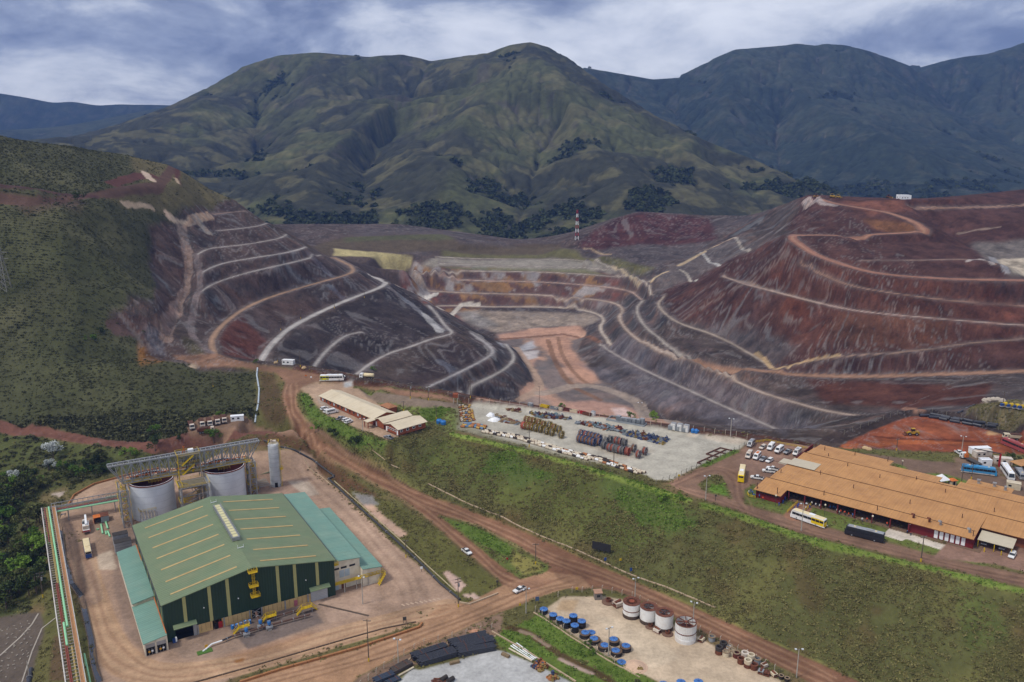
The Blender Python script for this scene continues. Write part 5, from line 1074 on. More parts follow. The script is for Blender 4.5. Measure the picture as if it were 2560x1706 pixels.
# annexes on the right
def annex(x0, x1, y0, y1, zi, zo):
    MB().add([(x0, y0,0),(x1, y0,0),(x1, y0, zo),(x0, y0, zi),(x0, y1,0),(x1, y1,0),(x1, y1, zo),(x0, y1, zi)], [(0,1,2,3),(5,4,7,6),(1,5,6,2),(4,0,3,7)]).build('wall', Wl, g)
    MB().add([(x0, y0 - .5, zi),(x1 + .5, y0 - .5, zo),(x1 + .5, y1 + .5, zo),(x0, y1 + .5, zi),(x0, y0 - .5, zi + .2),(x1 + .5, y0 - .5, zo + .2),(x1 + .5, y1 + .5, zo + .2),(x0, y1 + .5, zi + .2)], [(3,2,1,0),(4,5,6,7),(0,1,5,4),(1,2,6,5),(2,3,7,6),(3,0,4,7)]).build('roof', TG, g)
annex(BW_ + .02,67.0,3.0,68,11.6,10.4); annex(67.02,74.0,0.5,57,6.9,6.0)
for x in (58.2,61.0,64.2): MB().box((x, 2.96,8.2),(2.2,.08,.75)).build('window', Gl, g)
for x in (60.2,62.2): MB().box((x, 2.95,5.9),(1.8,.08,2.7)).build('door', mat('pale_blue_door', 'a8b4bc'), g)
for x, m_ in ((58.0, mat('pale_blue_door', 'a8b4bc')),(60.6, Rs)): MB().box((x, 2.94,1.2),(1.6,.08,2.4)).build('door', m_, g)
# yellow walkway and stair
m = MB(); m.box((65.2,.9,3.6),(17,1.6,.15))
for z in (4.2,4.75): m.bar((56.8,.1, z),(73.6,.1, z),.13)
for k in range(13): m.bar((56.8 + k * 1.4,.1,3.6),(56.8 + k * 1.4,.1,4.75),.11)
m.build('walkway', Yl, g)
m = MB()
for s in (-.7,.7): m.bar((73.8,.9 + s, 3.7),(75.6,.9 + s, 3.0),.2).bar((75.6,.4 + s, 3.0),(72.2,-1.4 + s, .1),.22); m.bar((75.6,.4 + s, 4.1),(72.2,-1.4 + s, 1.2),.13).bar((73.8,.9 + s, 4.8),(75.6,.9 + s, 4.1),.13)
for k in range(9): m.box((75.4 - k * .37,.3 - k * .2,2.8 - k * .32),(.4,1.3,.08))
for k in range(6): m.bar((75.4 - k * .6,-.3 - k * .33,2.9 - k * .5),(75.4 - k * .6,-.3 - k * .33,4.0 - k * .5),.1)
m.build('stair', Yl, g)
for x in (60,64.5,69,73.5): MB().tube((x, .2,0),(x, .2,3.6),.2,8).build('column', Cn, g)
cage(BW_ + .8,.9,11.2,1.8,1.6, g)
for x in (12.3,23.3,46.2): MB().box((x, -.25,9.0),(.3,.4,.25)).build('lamp', Wc, g)

# ---------------------------------------------------------------- two open tanks, bridge, towers, silo
def tank(label, c, r, h):
    t = thing('storage_tank', label, 'tank', (c[0], c[1], 0),0, 'open tanks behind the green building')
    m = MB().lathe([(r, -1.5),(r, h),(r + .22, h),(r + .22, h + .35),(r - .25, h + .35),(r - .25,0)], 72); m.build('shell', mat('tank_shell', 'd0d5dc', .5,.0, var=.03, scale=.3, dirt='b8bcc2', dirtamt=.5), t)
    MB().lathe([(r - .3, h + .2),(r - .3,2),(0,2)], 72).build('lining', mat('tank_rust', '4a2018', .9, var=.3, scale=.3), t)
    MB().lathe([(r + .24, h - .1),(r + .24, h + .36),(r + .02, h + .38)], 72).build('rim', mat('tank_rim', '6d3a2c', .8), t)
    MB().tube((0,0,2),(0,0, h + 4),.35,8).build('agitator_shaft', Rs, t)
    for k in range(5): MB().lathe([(r + .03,2 + k * 3),(r + .05,2.06 + k * 3),(r + .03,2.12 + k * 3)], 72).build('weld_band', mat('tank_band', 'b4bac2', .5), t)
    return t
ZB = 16.3
T1, T2 = (-154.0,335.8),(-128.0,350.2)
tank('pale steel open tank nearer the pipe rack', T1,8.9,15.6); tank('pale steel open tank nearer the narrow silo', T2,8.9,15.6)
_l, _r = P(267.5,1165.6,24.8), P(646.3,1100.2,24.8); BR = head(_l, _r); BO = (_l[0], _l[1], 0); BLEN = math.dist(_l[:2], _r[:2])
b = thing('truss_bridge', 'grey steel truss bridge spanning the two open tanks', 'bridge', BO, BR)
zt, zb, hw = 24.8, ZB, 1.6
def truss(y, nm):
    m = MB(); x0, x1 = 5.2, BLEN - 5.2; n = 14
    m.bar((0, y, zt),(BLEN, y, zt),.62).bar((x0, y, zb),(x1, y, zb),.55)
    for k in range(n + 1):
        x = x0 + (x1 - x0) * k / n; m.bar((x, y, zb),(x, y, zt),.4)
        if k < n:
            xb = x0 + (x1 - x0) * (k + 1) / n; m.bar((x, y, zb),(xb, y, zt),.28); m.bar((x, y, zt),(xb, y, zb),.28)
    for xa, xb in ((0, x0),(BLEN, x1)): m.bar((xa, y, zt),(xb, y, zb),.3); m.bar(((xa + xb) / 2, y, zt),((xa + xb) / 2 + (xb - xa) * .25, y, zb + 1.6),.18); m.bar(((xa + xb) / 2, y, (zt + zb) / 2),((xa + xb) / 2 + (xb - xa) * .3, y, zt),.15)
    m.build(nm, Gs, b)
truss(-hw, 'truss'); truss(hw, 'truss')
m = MB()
for k in range(31):
    x = k * BLEN / 30; m.bar((x, -hw, zt),(x, hw, zt),.2)
    if k < 30: m.bar((x, -hw if k % 2 else hw, zt),(x + BLEN / 30, hw if k % 2 else -hw, zt),.12)
m.build('top_bracing', Gs, b)
MB().box((BLEN / 2,0, zb - .05),(52,2.8,.15)).build('deck', mat('grating', '6b6350', .8, var=.2), b)
m = MB()
for s in (-1,1):
    for z in (.6,1.1): m.bar((5, s * 1.75, zb + z),(57, s * 1.75, zb + z),.1)
    for k in range(27): m.bar((5 + k * 2, s * 1.75, zb),(5 + k * 2, s * 1.75, zb + 1.1),.08)
    m.bar((5, s * 1.78, zb - .2),(57, s * 1.78, zb - .2),.35,.2)
m.build('handrail', Yl, b)
for x in (17.5,46): cage(x, -.4, zb - 1.9,5.0,2.6, b, 'hung_platform'); MB().box((x, 0, zb + .8),(2.4,1.4,1.2)).build('drive_unit', Dw, b)
MB().path([(6,.8, zb + 1.6),(30,.9, zb + 1.4),(56,.8, zb + 1.6)], .2).build('pipe', Or, b)
def tower(label, x0, x1, y0, y1, h, flights, par_o, par_r, name='stair_tower', cs=1):
    t = thing(name, label, 'tower', par_o, par_r)
    for x in (x0, x1):
        for y in (y0, y1): MB().bar((x, y, 0),(x, y, h),.5).build('column', Gs, t)
    n = flights; m = MB()
    for k in range(n + 1):
        z = h * k / n
        for y in (y0, y1): m.bar((x0, y, z),(x1, y, z),.25)
        for x in (x0, x1): m.bar((x, y0, z),(x, y1, z),.25)
        if k < n:
            z2 = h * (k + 1) / n
            for y in (y0, y1): m.bar((x0, y, z),(x1, y, z2),.16)
            for x in (x0, x1): m.bar((x, y0, z),(x, y1, z2),.16); m.bar((x, y1, z),(x, y0, z2),.16)
    m.build('bracing', Gs, t)
    for k in range(n):
        z = h * k / n; z2 = h * (k + 1) / n; ym = (y0 + y1) / 2
        s = MB(); xa, xb = (x0 + .5, x1 - .5) if k % 2 == 0 else (x1 - .5, x0 + .5)
        for dy in (-.5,.5): s.bar((xa, ym + dy, z + .1),(xb, ym + dy, z2),.2); s.bar((xa, ym + dy, z + 1.2),(xb, ym + dy, z2 + 1.1),.12)
        for q in range(8): s.box((xa + (xb - xa) * q / 7.5, ym, z + (z2 - z) * q / 7.5),(.3,1.0,.06))
        s.build('stair_flight', Yl, t); cage((x0 if k % 2 else x1), ym, z2,1.6,(y1 - y0) * .8, t, 'landing')
    return t
tower('slender grey stair tower with yellow stairs at the rack end of the bridge', 3.2,6.2,-9.5,1.7, ZB, 6, BO, BR); tower('slender grey stair tower with yellow stairs at the silo end of the bridge', 56.2,59.0,-3.5,2.0, ZB, 6, BO, BR)
t = tower('wide braced tower with zigzag yellow stairs between the two tanks', 26.0,36.5,-15.0,-7.0,14.6,4, BO, BR)
m = MB()
for k in range(9): m.bar((30 + random.uniform(-.5,5.5),-14.6,1 + k * 1.5),(30 + random.uniform(-.5,6),-8 + random.uniform(-3,1),2 + k * 1.5),.28)
for k in range(12): m.path([(30.5 + k * .45,-14 + (k % 3),0),(30.5 + k * .45,-14 + (k % 3),4 + k),(32 + k * .3,-8,5 + k * .8)], .2)
m.build('pipework', mat('dirty_steel', '8d8478', .7, var=.2), t)
cage(31.2,-10.5,14.7,12.5,9.5, t, 'platform'); MB().box((31,-10,14.6),(11.5,8.6,.15)).build('deck', mat('grating', '6b6350', .8, var=.2), t)
h = thing('machine_house', 'yellow railed steel machinery frame on top of the bridge between the tanks', 'machinery', (BO[0] + math.cos(BR) * 31.5, BO[1] + math.sin(BR) * 31.5, ZB), BR)
for x in (-4.5,4.5):
    for y in (-3.6,2.2): MB().bar((x, y, -4),(x, y, 9.4),.35).build('column', Yl if y < 0 and x < 0 else Gs, h)
for z in (0,4.4,8.2): MB().box((0,-.7, z),(9.4,6.0,.15)).build('deck', mat('grating', '6b6350', .8, var=.2), h); cage(0,-.7, z + .1,9.4,6.0, h, 'railing')
for z in (0,4.2):
    m = MB()
    for dy in (-.5,.5): m.bar((-3,-3.9 + dy, z + .1),(2,-3.9 + dy, z + 4.0),.3)
    for q in range(9): m.box((-3 + q * .6,-3.9, z + .2 + q * .45),(.35,1.0,.08))
    m.build('stair_flight', Yl, h)
MB().box((1.5,.3,9.0),(2.2,1.8,1.3)).build('drive_box', Wc, h); MB().bar((-2,0,8.2),(-1,0,11.4),.25).bar((-.6,0,8.2),(-1.6,0,11.6),.25).bar((-2,0,9.5),(-.6,0,9.5),.15).build('hoist_frame', Or, h)
for x, y in ((-2.5,-1),(1.5,-2)): MB().lathe([(0,0),(.5,0),(.5,.9),(0,1.1)], 10,(x, y, .2)).build('motor', Yl, h)
s = thing('storage_silo', 'narrow grey silo with white stains and yellow top rail', 'silo', (-109.4,364.6,0),.2)
MB().lathe([(2.55,0),(2.55,20.2),(2.3,20.8),(0,21.0)], 32).build('shell', mat('silo_shell', 'a9aeb4', .55,0, var=.06, scale=.35, dirt='d5d6d6', dirtamt=.8), s)
for k in range(9): MB().lathe([(2.58,2.2 * k + 1),(2.6,2.2 * k + 1.06),(2.58,2.2 * k + 1.12)], 32).build('weld_band', Gs, s)
cage(0,0,20.9,4.4,4.4, s, 'top_rail'); MB().box((.4,.2,21.6),(1.6,1.3,1.1)).tube((-.8,-.6,21),(-.8,-.6,22.8),.4).build('dust_filter', Dw, s)
MB().box((.3,-2.5,1.3),(1.3,.3,2.2)).build('doorway', In, s)
m = MB()
for x in (2.4,3.0): m.bar((x, -1.4,.3),(x, -1.4,21.5),.12)
for k in range(38): m.bar((2.4,-1.4,.6 + k * .55),(3.0,-1.4,.6 + k * .55),.08)
m.build('ladder', Yl, s); cage(3.0,-1.0,8.5,1.4,2.0, s, 'landing')
s = thing('pump_shed', 'small green roofed shed behind the narrow silo', 'shed', (-118,373,0), TR); MB().box((0,0,1.9),(8,9,3.8)).build('wall', Bg, s); MB().add([(-4.5,-5,3.8),(4.5,-5,4.6),(4.5,5,4.6),(-4.5,5,3.8),(-4.5,-5,4.0),(4.5,-5,4.8),(4.5,5,4.8),(-4.5,5,4.0)], [(3,2,1,0),(4,5,6,7),(0,1,5,4),(1,2,6,5),(2,3,7,6),(3,0,4,7)]).build('roof', RG, s); MB().box((4.02,0,1.2),(.06,1.2,2.3)).build('door', Gs, s)
s = thing('pipe_skid', 'tangled grey pipe skid on legs beside the narrow silo', 'pipework', P(650,1210,0), TR)
m = MB()
for k in range(8): m.path([(k * .6 - 2,-9,2.4),(k * .6 - 2,5,2.6),(k * .6 - 2,5,4.5 - k * .3)], .16)
m.build('pipe', mat('dirty_steel', '8d8478', .7), s)
for k in range(7): MB().bar((-2.4,-9 + k * 2.4,0),(-2.4,-9 + k * 2.4,2.4),.18).bar((2.6,-9 + k * 2.4,0),(2.6,-9 + k * 2.4,2.4),.18).bar((-2.4,-9 + k * 2.4,2.3),(2.6,-9 + k * 2.4,2.3),.2).build('trestle', Gs, s)
s = thing('pump_pipework', 'low pipe frame with yellow rail at the tank foot', 'pipework', P(372,1305,0), TR); m = MB()
for k in range(5): m.path([(k * 1.2 - 2.5,4,0),(k * 1.2 - 2.5,3,4.6),(k * 1.2 - 2.5,-2,5.0),(k * 1.2 - 2.5,-3.5,3)], .28)
m.build('pipe', mat('dirty_steel', '8d8478', .7), s)
for x in (-3.2,3.2):
    for y in (-3,4): MB().bar((x, y, 0),(x, y, 5.2),.25).build('column', Gs, s)
cage(0,1.5,5.2,6.6,5, s, 'railing')
# ---------------------------------------------------------------- pipe rack with walkway
R0, R1_ = Vector(P(121,1268,6.0)), Vector(P(196,1745,6.0)); rl = (R1_ - R0).length; rr = math.atan2(R1_.y - R0.y, R1_.x - R0.x)
r = thing('pipe_rack', 'long elevated pipe rack with tan walkway and mint green pipe', 'pipe rack', (R0.x, R0.y, 0), rr)
# local x runs towards the camera, +y is towards the plant road
m = MB(); m.bar((0,-2.6,6),(rl, -2.6,6),.32,.5).bar((0,2.5,5.9),(rl, 2.5,5.9),.25,.4); m.build('edge_beam', mat('pale_beam', 'c4bfb8', .6, var=.08, dirt='9a7a64', dirtamt=.4), r)
MB().box((rl / 2,1.75,6.15),(rl, 1.15,.1)).build('walkway', Tn, r)
m = MB()
for y in (1.15,2.35):
    for z in (6.7,7.15): m.bar((0, y, z),(rl, y, z),.1)
    for k in range(int(rl / 2.2)): m.bar((k * 2.2, y, 6.1),(k * 2.2, y, 7.15),.08)
m.build('handrail', Gs, r)
for k in range(int(rl / 1.9)): MB().bar((k * 1.9,-2.5,5.95),(k * 1.9,1.2,5.95),.2,.25).build('rung', mat('rung_steel', 'a39a8e', .6, var=.1), r)
MB().tube((1,.1,6.35),(rl * .72,.1,6.35),.36,10).tube((rl * .70,-.8,6.35),(rl * .80,-.8,6.35),.36,10).build('pipe', Gn, r); 
m = MB(); m.tube((1,-1.5,6.2),(rl * .25,-1.5,6.2),.2,6).tube((rl * .5,-1.3,6.2),(rl, -1.3,6.2),.2,6).tube((rl * .5,-.85,6.2),(rl, -.85,6.2),.2,6); m.build('pipe', Rp, r)
MB().tube((1,-.9,6.2),(rl * .5,-.9,6.2),.14,6).tube((1,-.55,6.2),(rl * .5,-.55,6.2),.14,6).tube((rl * .8,.4,5.7),(rl, .4,5.7),.3,6).build('pipe', mat('tray_yellow', 'a8935c', .7), r)
for k in range(int(rl / 9) + 1):
    for y in (-2.4,2.3): MB().bar((1 + k * 9, y, -8),(1 + k * 9, y, 5.9),.35).build('post', Gs, r)
MB().path([(rl * .83,3.4,.5),(rl * .83,3.4,4.5),(rl * .95,3.6,4.2)], .25).build('riser', Gn, r)
Q0, Q1 = Vector(P(128,1272,6.0)), Vector(P(318,1238,6.0)); ql = (Q1 - Q0).length; qr = math.atan2(Q1.y - Q0.y, Q1.x - Q0.x)
r = thing('pipe_rack', 'short pipe rack crossing from the long rack to the tanks', 'pipe rack', (Q0.x, Q0.y, 0), qr)
m = MB()
for y in (-1.6,2.2):
    m.bar((0, y, 5.4),(ql, y, 5.4),.3).bar((0, y, 7.3),(ql, y, 7.3),.25)
    for k in range(int(ql / 2)):
        m.bar((k * 2, y, 5.4),(k * 2, y, 7.3),.15)
        if k > ql / 2 * .6: m.bar((k * 2, y, 5.4),(k * 2 + 2, y, 7.3),.12).bar((k * 2, y, 7.3),(k * 2 + 2, y, 5.4),.12)
m.build('truss', Gs, r)
MB().box((ql / 2,.9,5.6),(ql, 1.2,.1)).build('walkway', mat('grating', '6b6350', .8), r); MB().tube((0,-2.4,5.2),(ql, -2.4,5.2),.36,10).tube((ql * .72,.2,6.5),(ql, .2,6.5),.3,8).build('pipe', Gn, r); MB().box((ql / 2,-.6,5.3),(ql, 1.2,.6)).build('duct', Rp, r)
for k in range(4): MB().bar((6 + k * 9,-1.6,0),(6 + k * 9,-1.6,5.4),.35).bar((6 + k * 9,2.2,0),(6 + k * 9,2.2,5.4),.35).build('post', Gs, r)
# ---------------------------------------------------------------- odds and ends of the plant
def crate(name, label, cat, px, py, d, rz, m, roofm=None, lines=0):
    p = hit(px, py); t = thing(name, label, cat, p, rz); MB().box((0,0, d[2] / 2), d).build('shell', m, t)
    if roofm: MB().box((0,0, d[2] + .06),(d[0] + .15, d[1] + .15,.12)).build('roof', roofm, t)
    for k in range(lines):
        for s in (-1,1): MB().box((0, s * (d[1] / 2 + .01), d[2] * (k + 1) / (lines + 1)),(d[0] * .98,.03,.06)).build('rib', Dk, t)
    MB().box((d[0] / 2 + .01,0, d[2] * .45),(.04, d[1] * .4, d[2] * .8)).build('door', Gs, t)
    return t
tt = crate('storage_block', 'grey louvred storage block with dark roof, upper of the pair', 'container', 303,1360,(5.5,3.4,4.6), TR, mat('block_grey', '8f9092', .7), mat('roof_black', '38332f', .8),3); crate('storage_block', 'grey louvred storage block with dark roof beside the teal lean-to', 'container', 309,1377,(6.0,3.4,4.4), TR, mat('block_grey', '8f9092', .7), mat('roof_black', '38332f', .8),3)
s = thing('site_shelter', 'open orange shelter beside the crane truck', 'shelter', hit(245,1306), TR)
MB().box((0,1.9,1.3),(3.0,.1,2.6)).box((-1.5,.5,1.3),(.1,2.9,2.6)).box((1.5,.5,1.3),(.1,2.9,2.6)).build('wall', Or, s); MB().box((0,.4,2.66),(3.3,3.6,.12)).build('roof', Or, s); MB().box((0,.6,.6),(1.6,1.2,1.2)).build('compressor', Dk, s)
crate('tool_container', 'rust roofed grey container next to the orange shelter', 'container', 262,1300,(3.0,4.4,2.5), TR, Gy, Rs)
for k, (x0, y0, x1, y1, l) in enumerate([(253,1314,257,1336, 'long mint green pipe length on the ground'),(265,1308,270,1324, 'mint green pipe length nearest the container'),(265,1332,266,1338, 'short mint green pipe stub'),(270,1331,275,1343, 'mint green pipe length nearest the grey blocks'),(243,1326,247,1324, 'stubby mint green flange by the crane')]):
    a, c = hit(x0, y0), hit(x1, y1); t = thing('pipe_length', l, 'pipe', a, head(a, c)); L = math.dist(a[:2], c[:2]); MB().tube((0,0,.35),(L, 0,.35),.35,12).build('pipe', Gn, t); MB().lathe([(.36,-.1),(.5,-.1),(.5,.1),(.36,.1)], 12,(0,0,.4), 'X').build('flange', Gn, t)
def drum(px, py, label, col=Bl, r=.55, hh=1.3, grp=None):
    t = thing('steel_drum', label, 'drum', hit(px, py),0, grp); MB().lathe([(0,0),(r, 0),(r, hh * .33),(r * 1.05, hh * .35),(r, hh * .37),(r, hh),(r * .9, hh),(0, hh * .97)], 12).build('body', col, t); MB().lathe([(0, hh + .02),(r * .3, hh + .02),(r * .3, hh - .1)], 8,(r * .3,0,0)).build('cap', Wc, t)
for k, (x, y) in enumerate([(581.6,1572),(592.5,1569),(603,1565.5),(613.5,1561),(624.5,1559)]): drum(x, y, 'blue drum by the block wall, %s from the red door' % ORD[k], grp='blue drums by the block wall')
def vpipe(label, pts, r, m, flng=5, cat='pipe', name='process_pipe', stand=True):
    t = thing(name, label, cat, pts[0]); o = Vector(pts[0]); L = [Vector(p) - o for p in pts]; mb = MB()
    for a, c in zip(L[:-1], L[1:]): mb.tube(a, c, r, 10)
    mb.build('pipe', m, t)
    for k in range(flng):
        f = (k + .5) / flng * (len(L) - 1); i = min(int(f), len(L) - 2); q = L[i].lerp(L[i + 1], f - i); d = (L[i + 1] - L[i]).normalized() * .08
        MB().tube(q - d, q + d, r * 1.45,10).build('flange', Gs, t)
        if stand: MB().bar(q - Vector((0,0, r)),(q.x, q.y, -.0 - o.z),.18).build('stand', Cn, t)
    return t
up1 = lambda p, z: (p[0], p[1], p[2] + z)
vpipe('long brown pipe with white clamps lying in front of the block wall', [up1(hit(580,1598),1), up1(hit(620,1586),1), up1(hit(700,1563),1), up1(hit(776,1543),1)], .32, Br, 8); vpipe('short brown pipe nearest the block wall', [up1(hit(650,1560),.8), up1(hit(745,1530),.8)], .28, Br, 4)
vpipe('brown riser pipe leaving the braced bay', [up1(hit(642,1552),3.2), up1(hit(648,1565),1.6), up1(hit(656,1574),1)], .45, Br, 2); vpipe('white and black hose ending on green turf', [up1(hit(580,1598),1), up1(hit(556,1608),.9)], .3, Bp, 1); vpipe('white curved hose ending on the green mat', [up1(hit(556,1608),.9), up1(hit(530,1616),.8), up1(hit(515,1625),.3), up1(hit(507,1630),.15)], .26, Wc, 0)
for x, y, l in ((617,1592, 'grey valve body with blue actuator at the hose end of the pipe'),(674,1575, 'grey valve body with blue actuator at mid pipe'),(652,1572, 'grey valve with blue actuator beside the yellow platform')):
    p = hit(x, y); t = thing('valve', l, 'valve', p, TR); MB().lathe([(0,-1),(.75,-1),(.75,-.8),(.62,-.8),(.62,.8),(.75,.8),(.75,1),(0,1)], 14,(0,0,1.0), 'X').build('body', Gs, t); MB().tube((0,0,1.4),(0,0,2.0),.25).build('stem', Rs, t); MB().lathe([(0,2.0),(.55,2.0),(.6,3.0),(.45,3.3),(0,3.35)], 12).build('actuator', Bl, t); MB().lathe([(.35,3.4),(.5,3.45),(.35,3.5)], 10).build('handwheel', Gs, t); MB().box((0,0,.25),(1.4,1.2,.5)).build('plinth', Cn, t)
for x, y, l, arch in ((603,1583, 'yellow stair platform at the hose end of the pipes', 0),(670,1557, 'yellow railed platform over the middle valves', 0),(760,1535, 'yellow stepover stair at the roller door end', 1)):
    t = thing('access_platform', l, 'platform', hit(x, y), TR); cage(1.2,.4,1.9,3.4,1.6, t, 'platform'); m = MB()
    for sgn in ((-1,) if not arch else (-1,1)):
        for dy in (-.5,.5): m.bar((1.2 + sgn * 1.7,.4 + dy, 1.9),(1.2 + sgn * 3.6,.4 + dy, 0),.2).bar((1.2 + sgn * 1.7,.4 + dy, 3.0),(1.2 + sgn * 3.6,.4 + dy, 1.0),.13)
        for q in range(7): m.box((1.2 + sgn * (1.8 + q * .27),.4,1.8 - q * .28),(.3,1.0,.06))
    m.build('stair', Yl, t)
    for a in (-.4,2.8):
        for c in (-.3,1.1): MB().bar((a, c, 0),(a, c, 1.9),.14).build('leg', Gs, t)
t = thing('turf_mat', 'small square of bright green turf under the hose end', 'turf', hit(512,1630), TR); MB().box((0,0,.08),(4.6,2.2,.16)).build('turf', mat('turf', '4a6a2a', .95, var=.3, scale=3), t); MB().box((.8,1.3,1.0),(.9,.06,1.0)).build('sign', mat('notice_yellow', 'd09a28'), t); MB().bar((.8,1.3,0),(.8,1.3,.6),.08).build('sign_post', Gs, t)
t = thing('water_cooler', 'blue and white water unit by the dark doorway', 'appliance', hit(437,1606), TR); MB().box((0,0,.7),(1.2,.8,1.4)).build('cabinet', Nv, t); MB().box((.5,-.1,1.0),(.5,.9,1.3)).build('front', Wc, t)
for a, c, l in (((797,1511),(922,1540), 'dark drainage grate across the concrete apron'),):
    p, q = hit(*a), hit(*c); t = thing('drain_grate', l, 'drain', p, head(p, q)); L = math.dist(p[:2], q[:2]); MB().box((L / 2,0,.02),(L, .8,.1)).build('frame', Dk, t)
    for k in range(12): MB().box((L * (k + .5) / 12,0,.08),(L / 12 - .15,.6,.04)).build('slat', mat('grate_slat', '5a4a3c', .8), t)
# ---------------------------------------------------------------- long hall with orange roof
HO = P(1884,1223,23.0); HR = -0.6784; hg = thing('canteen_hall', 'sprawling hall with orange metal roof and dark red walls', 'building', (HO[0], HO[1], 19.0), HR)
OR_ = corr('orange_roof', 'b78652', .3, 'X', .6,.07, '96683c', .5,.05); RW = mat('dark_red_wall', '6e1f22', .7, var=.1, dirt='4f2a22', dirtamt=.3); RWp = mat('red_post', '6a2224', .7)
def roofpatch(x0, x1, ys, hs, m=OR_, nm='roof'):
    for (a, b),(p, q) in zip(zip(ys[:-1], ys[1:]), zip(hs[:-1], hs[1:])):
        MB().add([(x0, a, p),(x1, a, p),(x1, b, q),(x0, b, q),(x0, a, p - .18),(x1, a, p - .18),(x1, b, q - .18),(x0, b, q - .18)], [(0,1,2,3),(7,6,5,4),(4,5,1,0),(5,6,2,1),(6,7,3,2),(7,4,0,3)]).build(nm, m, hg)
roofpatch(0,11.0,(0,6.3),(4.0,4.45)); roofpatch(0,76.7,(6.32,12.5),(4.45,4.9)); roofpatch(1.2,76.7,(12.52,17.8,31),(4.9,5.1,4.75)); roofpatch(76.72,130,(17.8,31),(4.6,4.75))
roofpatch(2.2,130,(31.06,48),(4.85,5.3)); roofpatch(3.0,62,(48.02,50.4),(5.3,5.2)); roofpatch(62.02,130,(48.02,57.2),(5.3,4.6)); roofpatch(3.2,55.5,(50.42,57.0),(5.2,4.8)); roofpatch(3.6,34.9,(57.02,64.4),(4.8,4.3)); roofpatch(64,80,(57.22,63),(4.75,4.5))
MB().box((7,35.2,5.12),(11.4,8.2,.12), ry=0).build('pale_roof_patch', mat('pale_sheet', 'b9ae98', .7, var=.05), hg); MB().box((-1.2,35,4.2),(3.4,6.5,.15)).build('side_canopy', mat('pale_sheet', 'b9ae98'), hg)
for y in (12.5,31.03,48): MB().box((60 if y > 20 else 38, y, 4.98 if y < 20 else (4.86 if y < 40 else 5.36)),(130 if y > 20 else 76,.28,.1)).build('roof_seam', mat('seam_dark', '5f4630', .8), hg)
w = MB(); w.box((5.5,1.6,1.9),(9.6,.3,3.8)).box((.8,32,2.1),(.3,62,4.2)).box((10.3,4.6,1.95),(.3,6.2,3.9)); w.build('wall', RW, hg)
MB().box((42,15.2,2.2),(63,.3,4.4)).build('back_wall', mat('veranda_wall', '4a3028', .85), hg); MB().box((66,8.2,2.05),(21,.3,4.1)).box((76.2,13,2.1),(.3,10,4.2)).build('wall', RW, hg)
MB().box((103,20.2,2.1),(53,.3,4.2)).build('wall', mat('brown_wall', '7d4a34', .8), hg); MB().box((45,11,.08),(68,8.6,.16)).build('veranda_floor', mat('veranda_floor', '77604e', .85), hg)
for k in range(8): MB().box((11.6 + k * 6.3,7.0,2.15),(.4,.4,4.3)).build('post', RWp, hg)
MB().box((33.5,7.0,4.15),(45,.3,.4)).build('beam', RWp, hg); 
for k in range(9): MB().box((1.6 + k * .95,1.42,2.75),(.7,.08,.6)).build('window', Gl, hg)
for k in range(6): MB().box((64.6 + k * 1.75,8.02,1.9),(1.2,.08,2.9)).build('shutter', Wc, hg)
MB().box((56.5,5.0,4.3),(.1,.1,.1)).build('lamp', Wc, hg)
for k, (x, y) in enumerate([(1,1),(9,1.5),(3,20),(24,10),(44,9),(31,23),(52,22),(16,29),(70,21),(36,40),(60,41),(78,34),(22,44),(90,40),(48,47),(8,57),(20,60),(33,62),(76,8.5),(95,28),(12,50)]): MB().tube((x, y, 4),(x, y, 6.6),.14,6).build('vent_pipe', mat('pipe_brown', '4a2e22', .7), hg)
for k, (x, m_) in enumerate([(56.2, Rs),(61.5, Rs),(65.2, Gs),(74.5, Gs)]):
    o = MB().tube((x, 10.5,4.6),(x, 10.5,6.1),.4,8).build('exhaust_vent', m_, hg); MB().bar((x, 10.5,6.1),(x - .3,9.5,6.5),.9,.7).build('cowl', m_, o)
for x, y in ((68,60),(73.5,60.5),(77.5,59)): o = MB().box((x, y, 5.3),(.9,.9,1.4)).build('exhaust_vent', Gs, hg); MB().box((x, y - .3,6.2),(1.3 if x < 75 else .8,1.1,.5)).build('cowl', Gs, o)
# carport, yellow rails, back tent and hut
c = thing('carport', 'pale roofed carport beside the red wall', 'carport', (HO[0], HO[1], 19.0), HR); MB().add([(77.2,10.5,2.9),(88,10.5,2.9),(88,17.7,3.6),(77.2,17.7,3.6),(77.2,10.5,3.05),(88,10.5,3.05),(88,17.7,3.75),(77.2,17.7,3.75)], [(3,2,1,0),(4,5,6,7),(0,1,5,4),(1,2,6,5),(2,3,7,6),(3,0,4,7)]).build('roof', mat('pale_sheet', 'b9ae98'), c)
for x in (77.5,82.5,87.7): MB().bar((x, 10.8,0),(x, 10.8,2.9),.2).build('post', Yl, c)
for x, y in ((80,8.5),(85,9.5)): 
    t = thing('bollard', 'yellow bollard %s the carport' % ('inside' if x < 82 else 'at the corner of'), 'bollard', (HO[0] + math.cos(HR) * x - math.sin(HR) * y, HO[1] + math.sin(HR) * x + math.cos(HR) * y, 19),0); MB().tube((0,0,0),(0,0,1.5),.18).build('pipe', Yl, t)
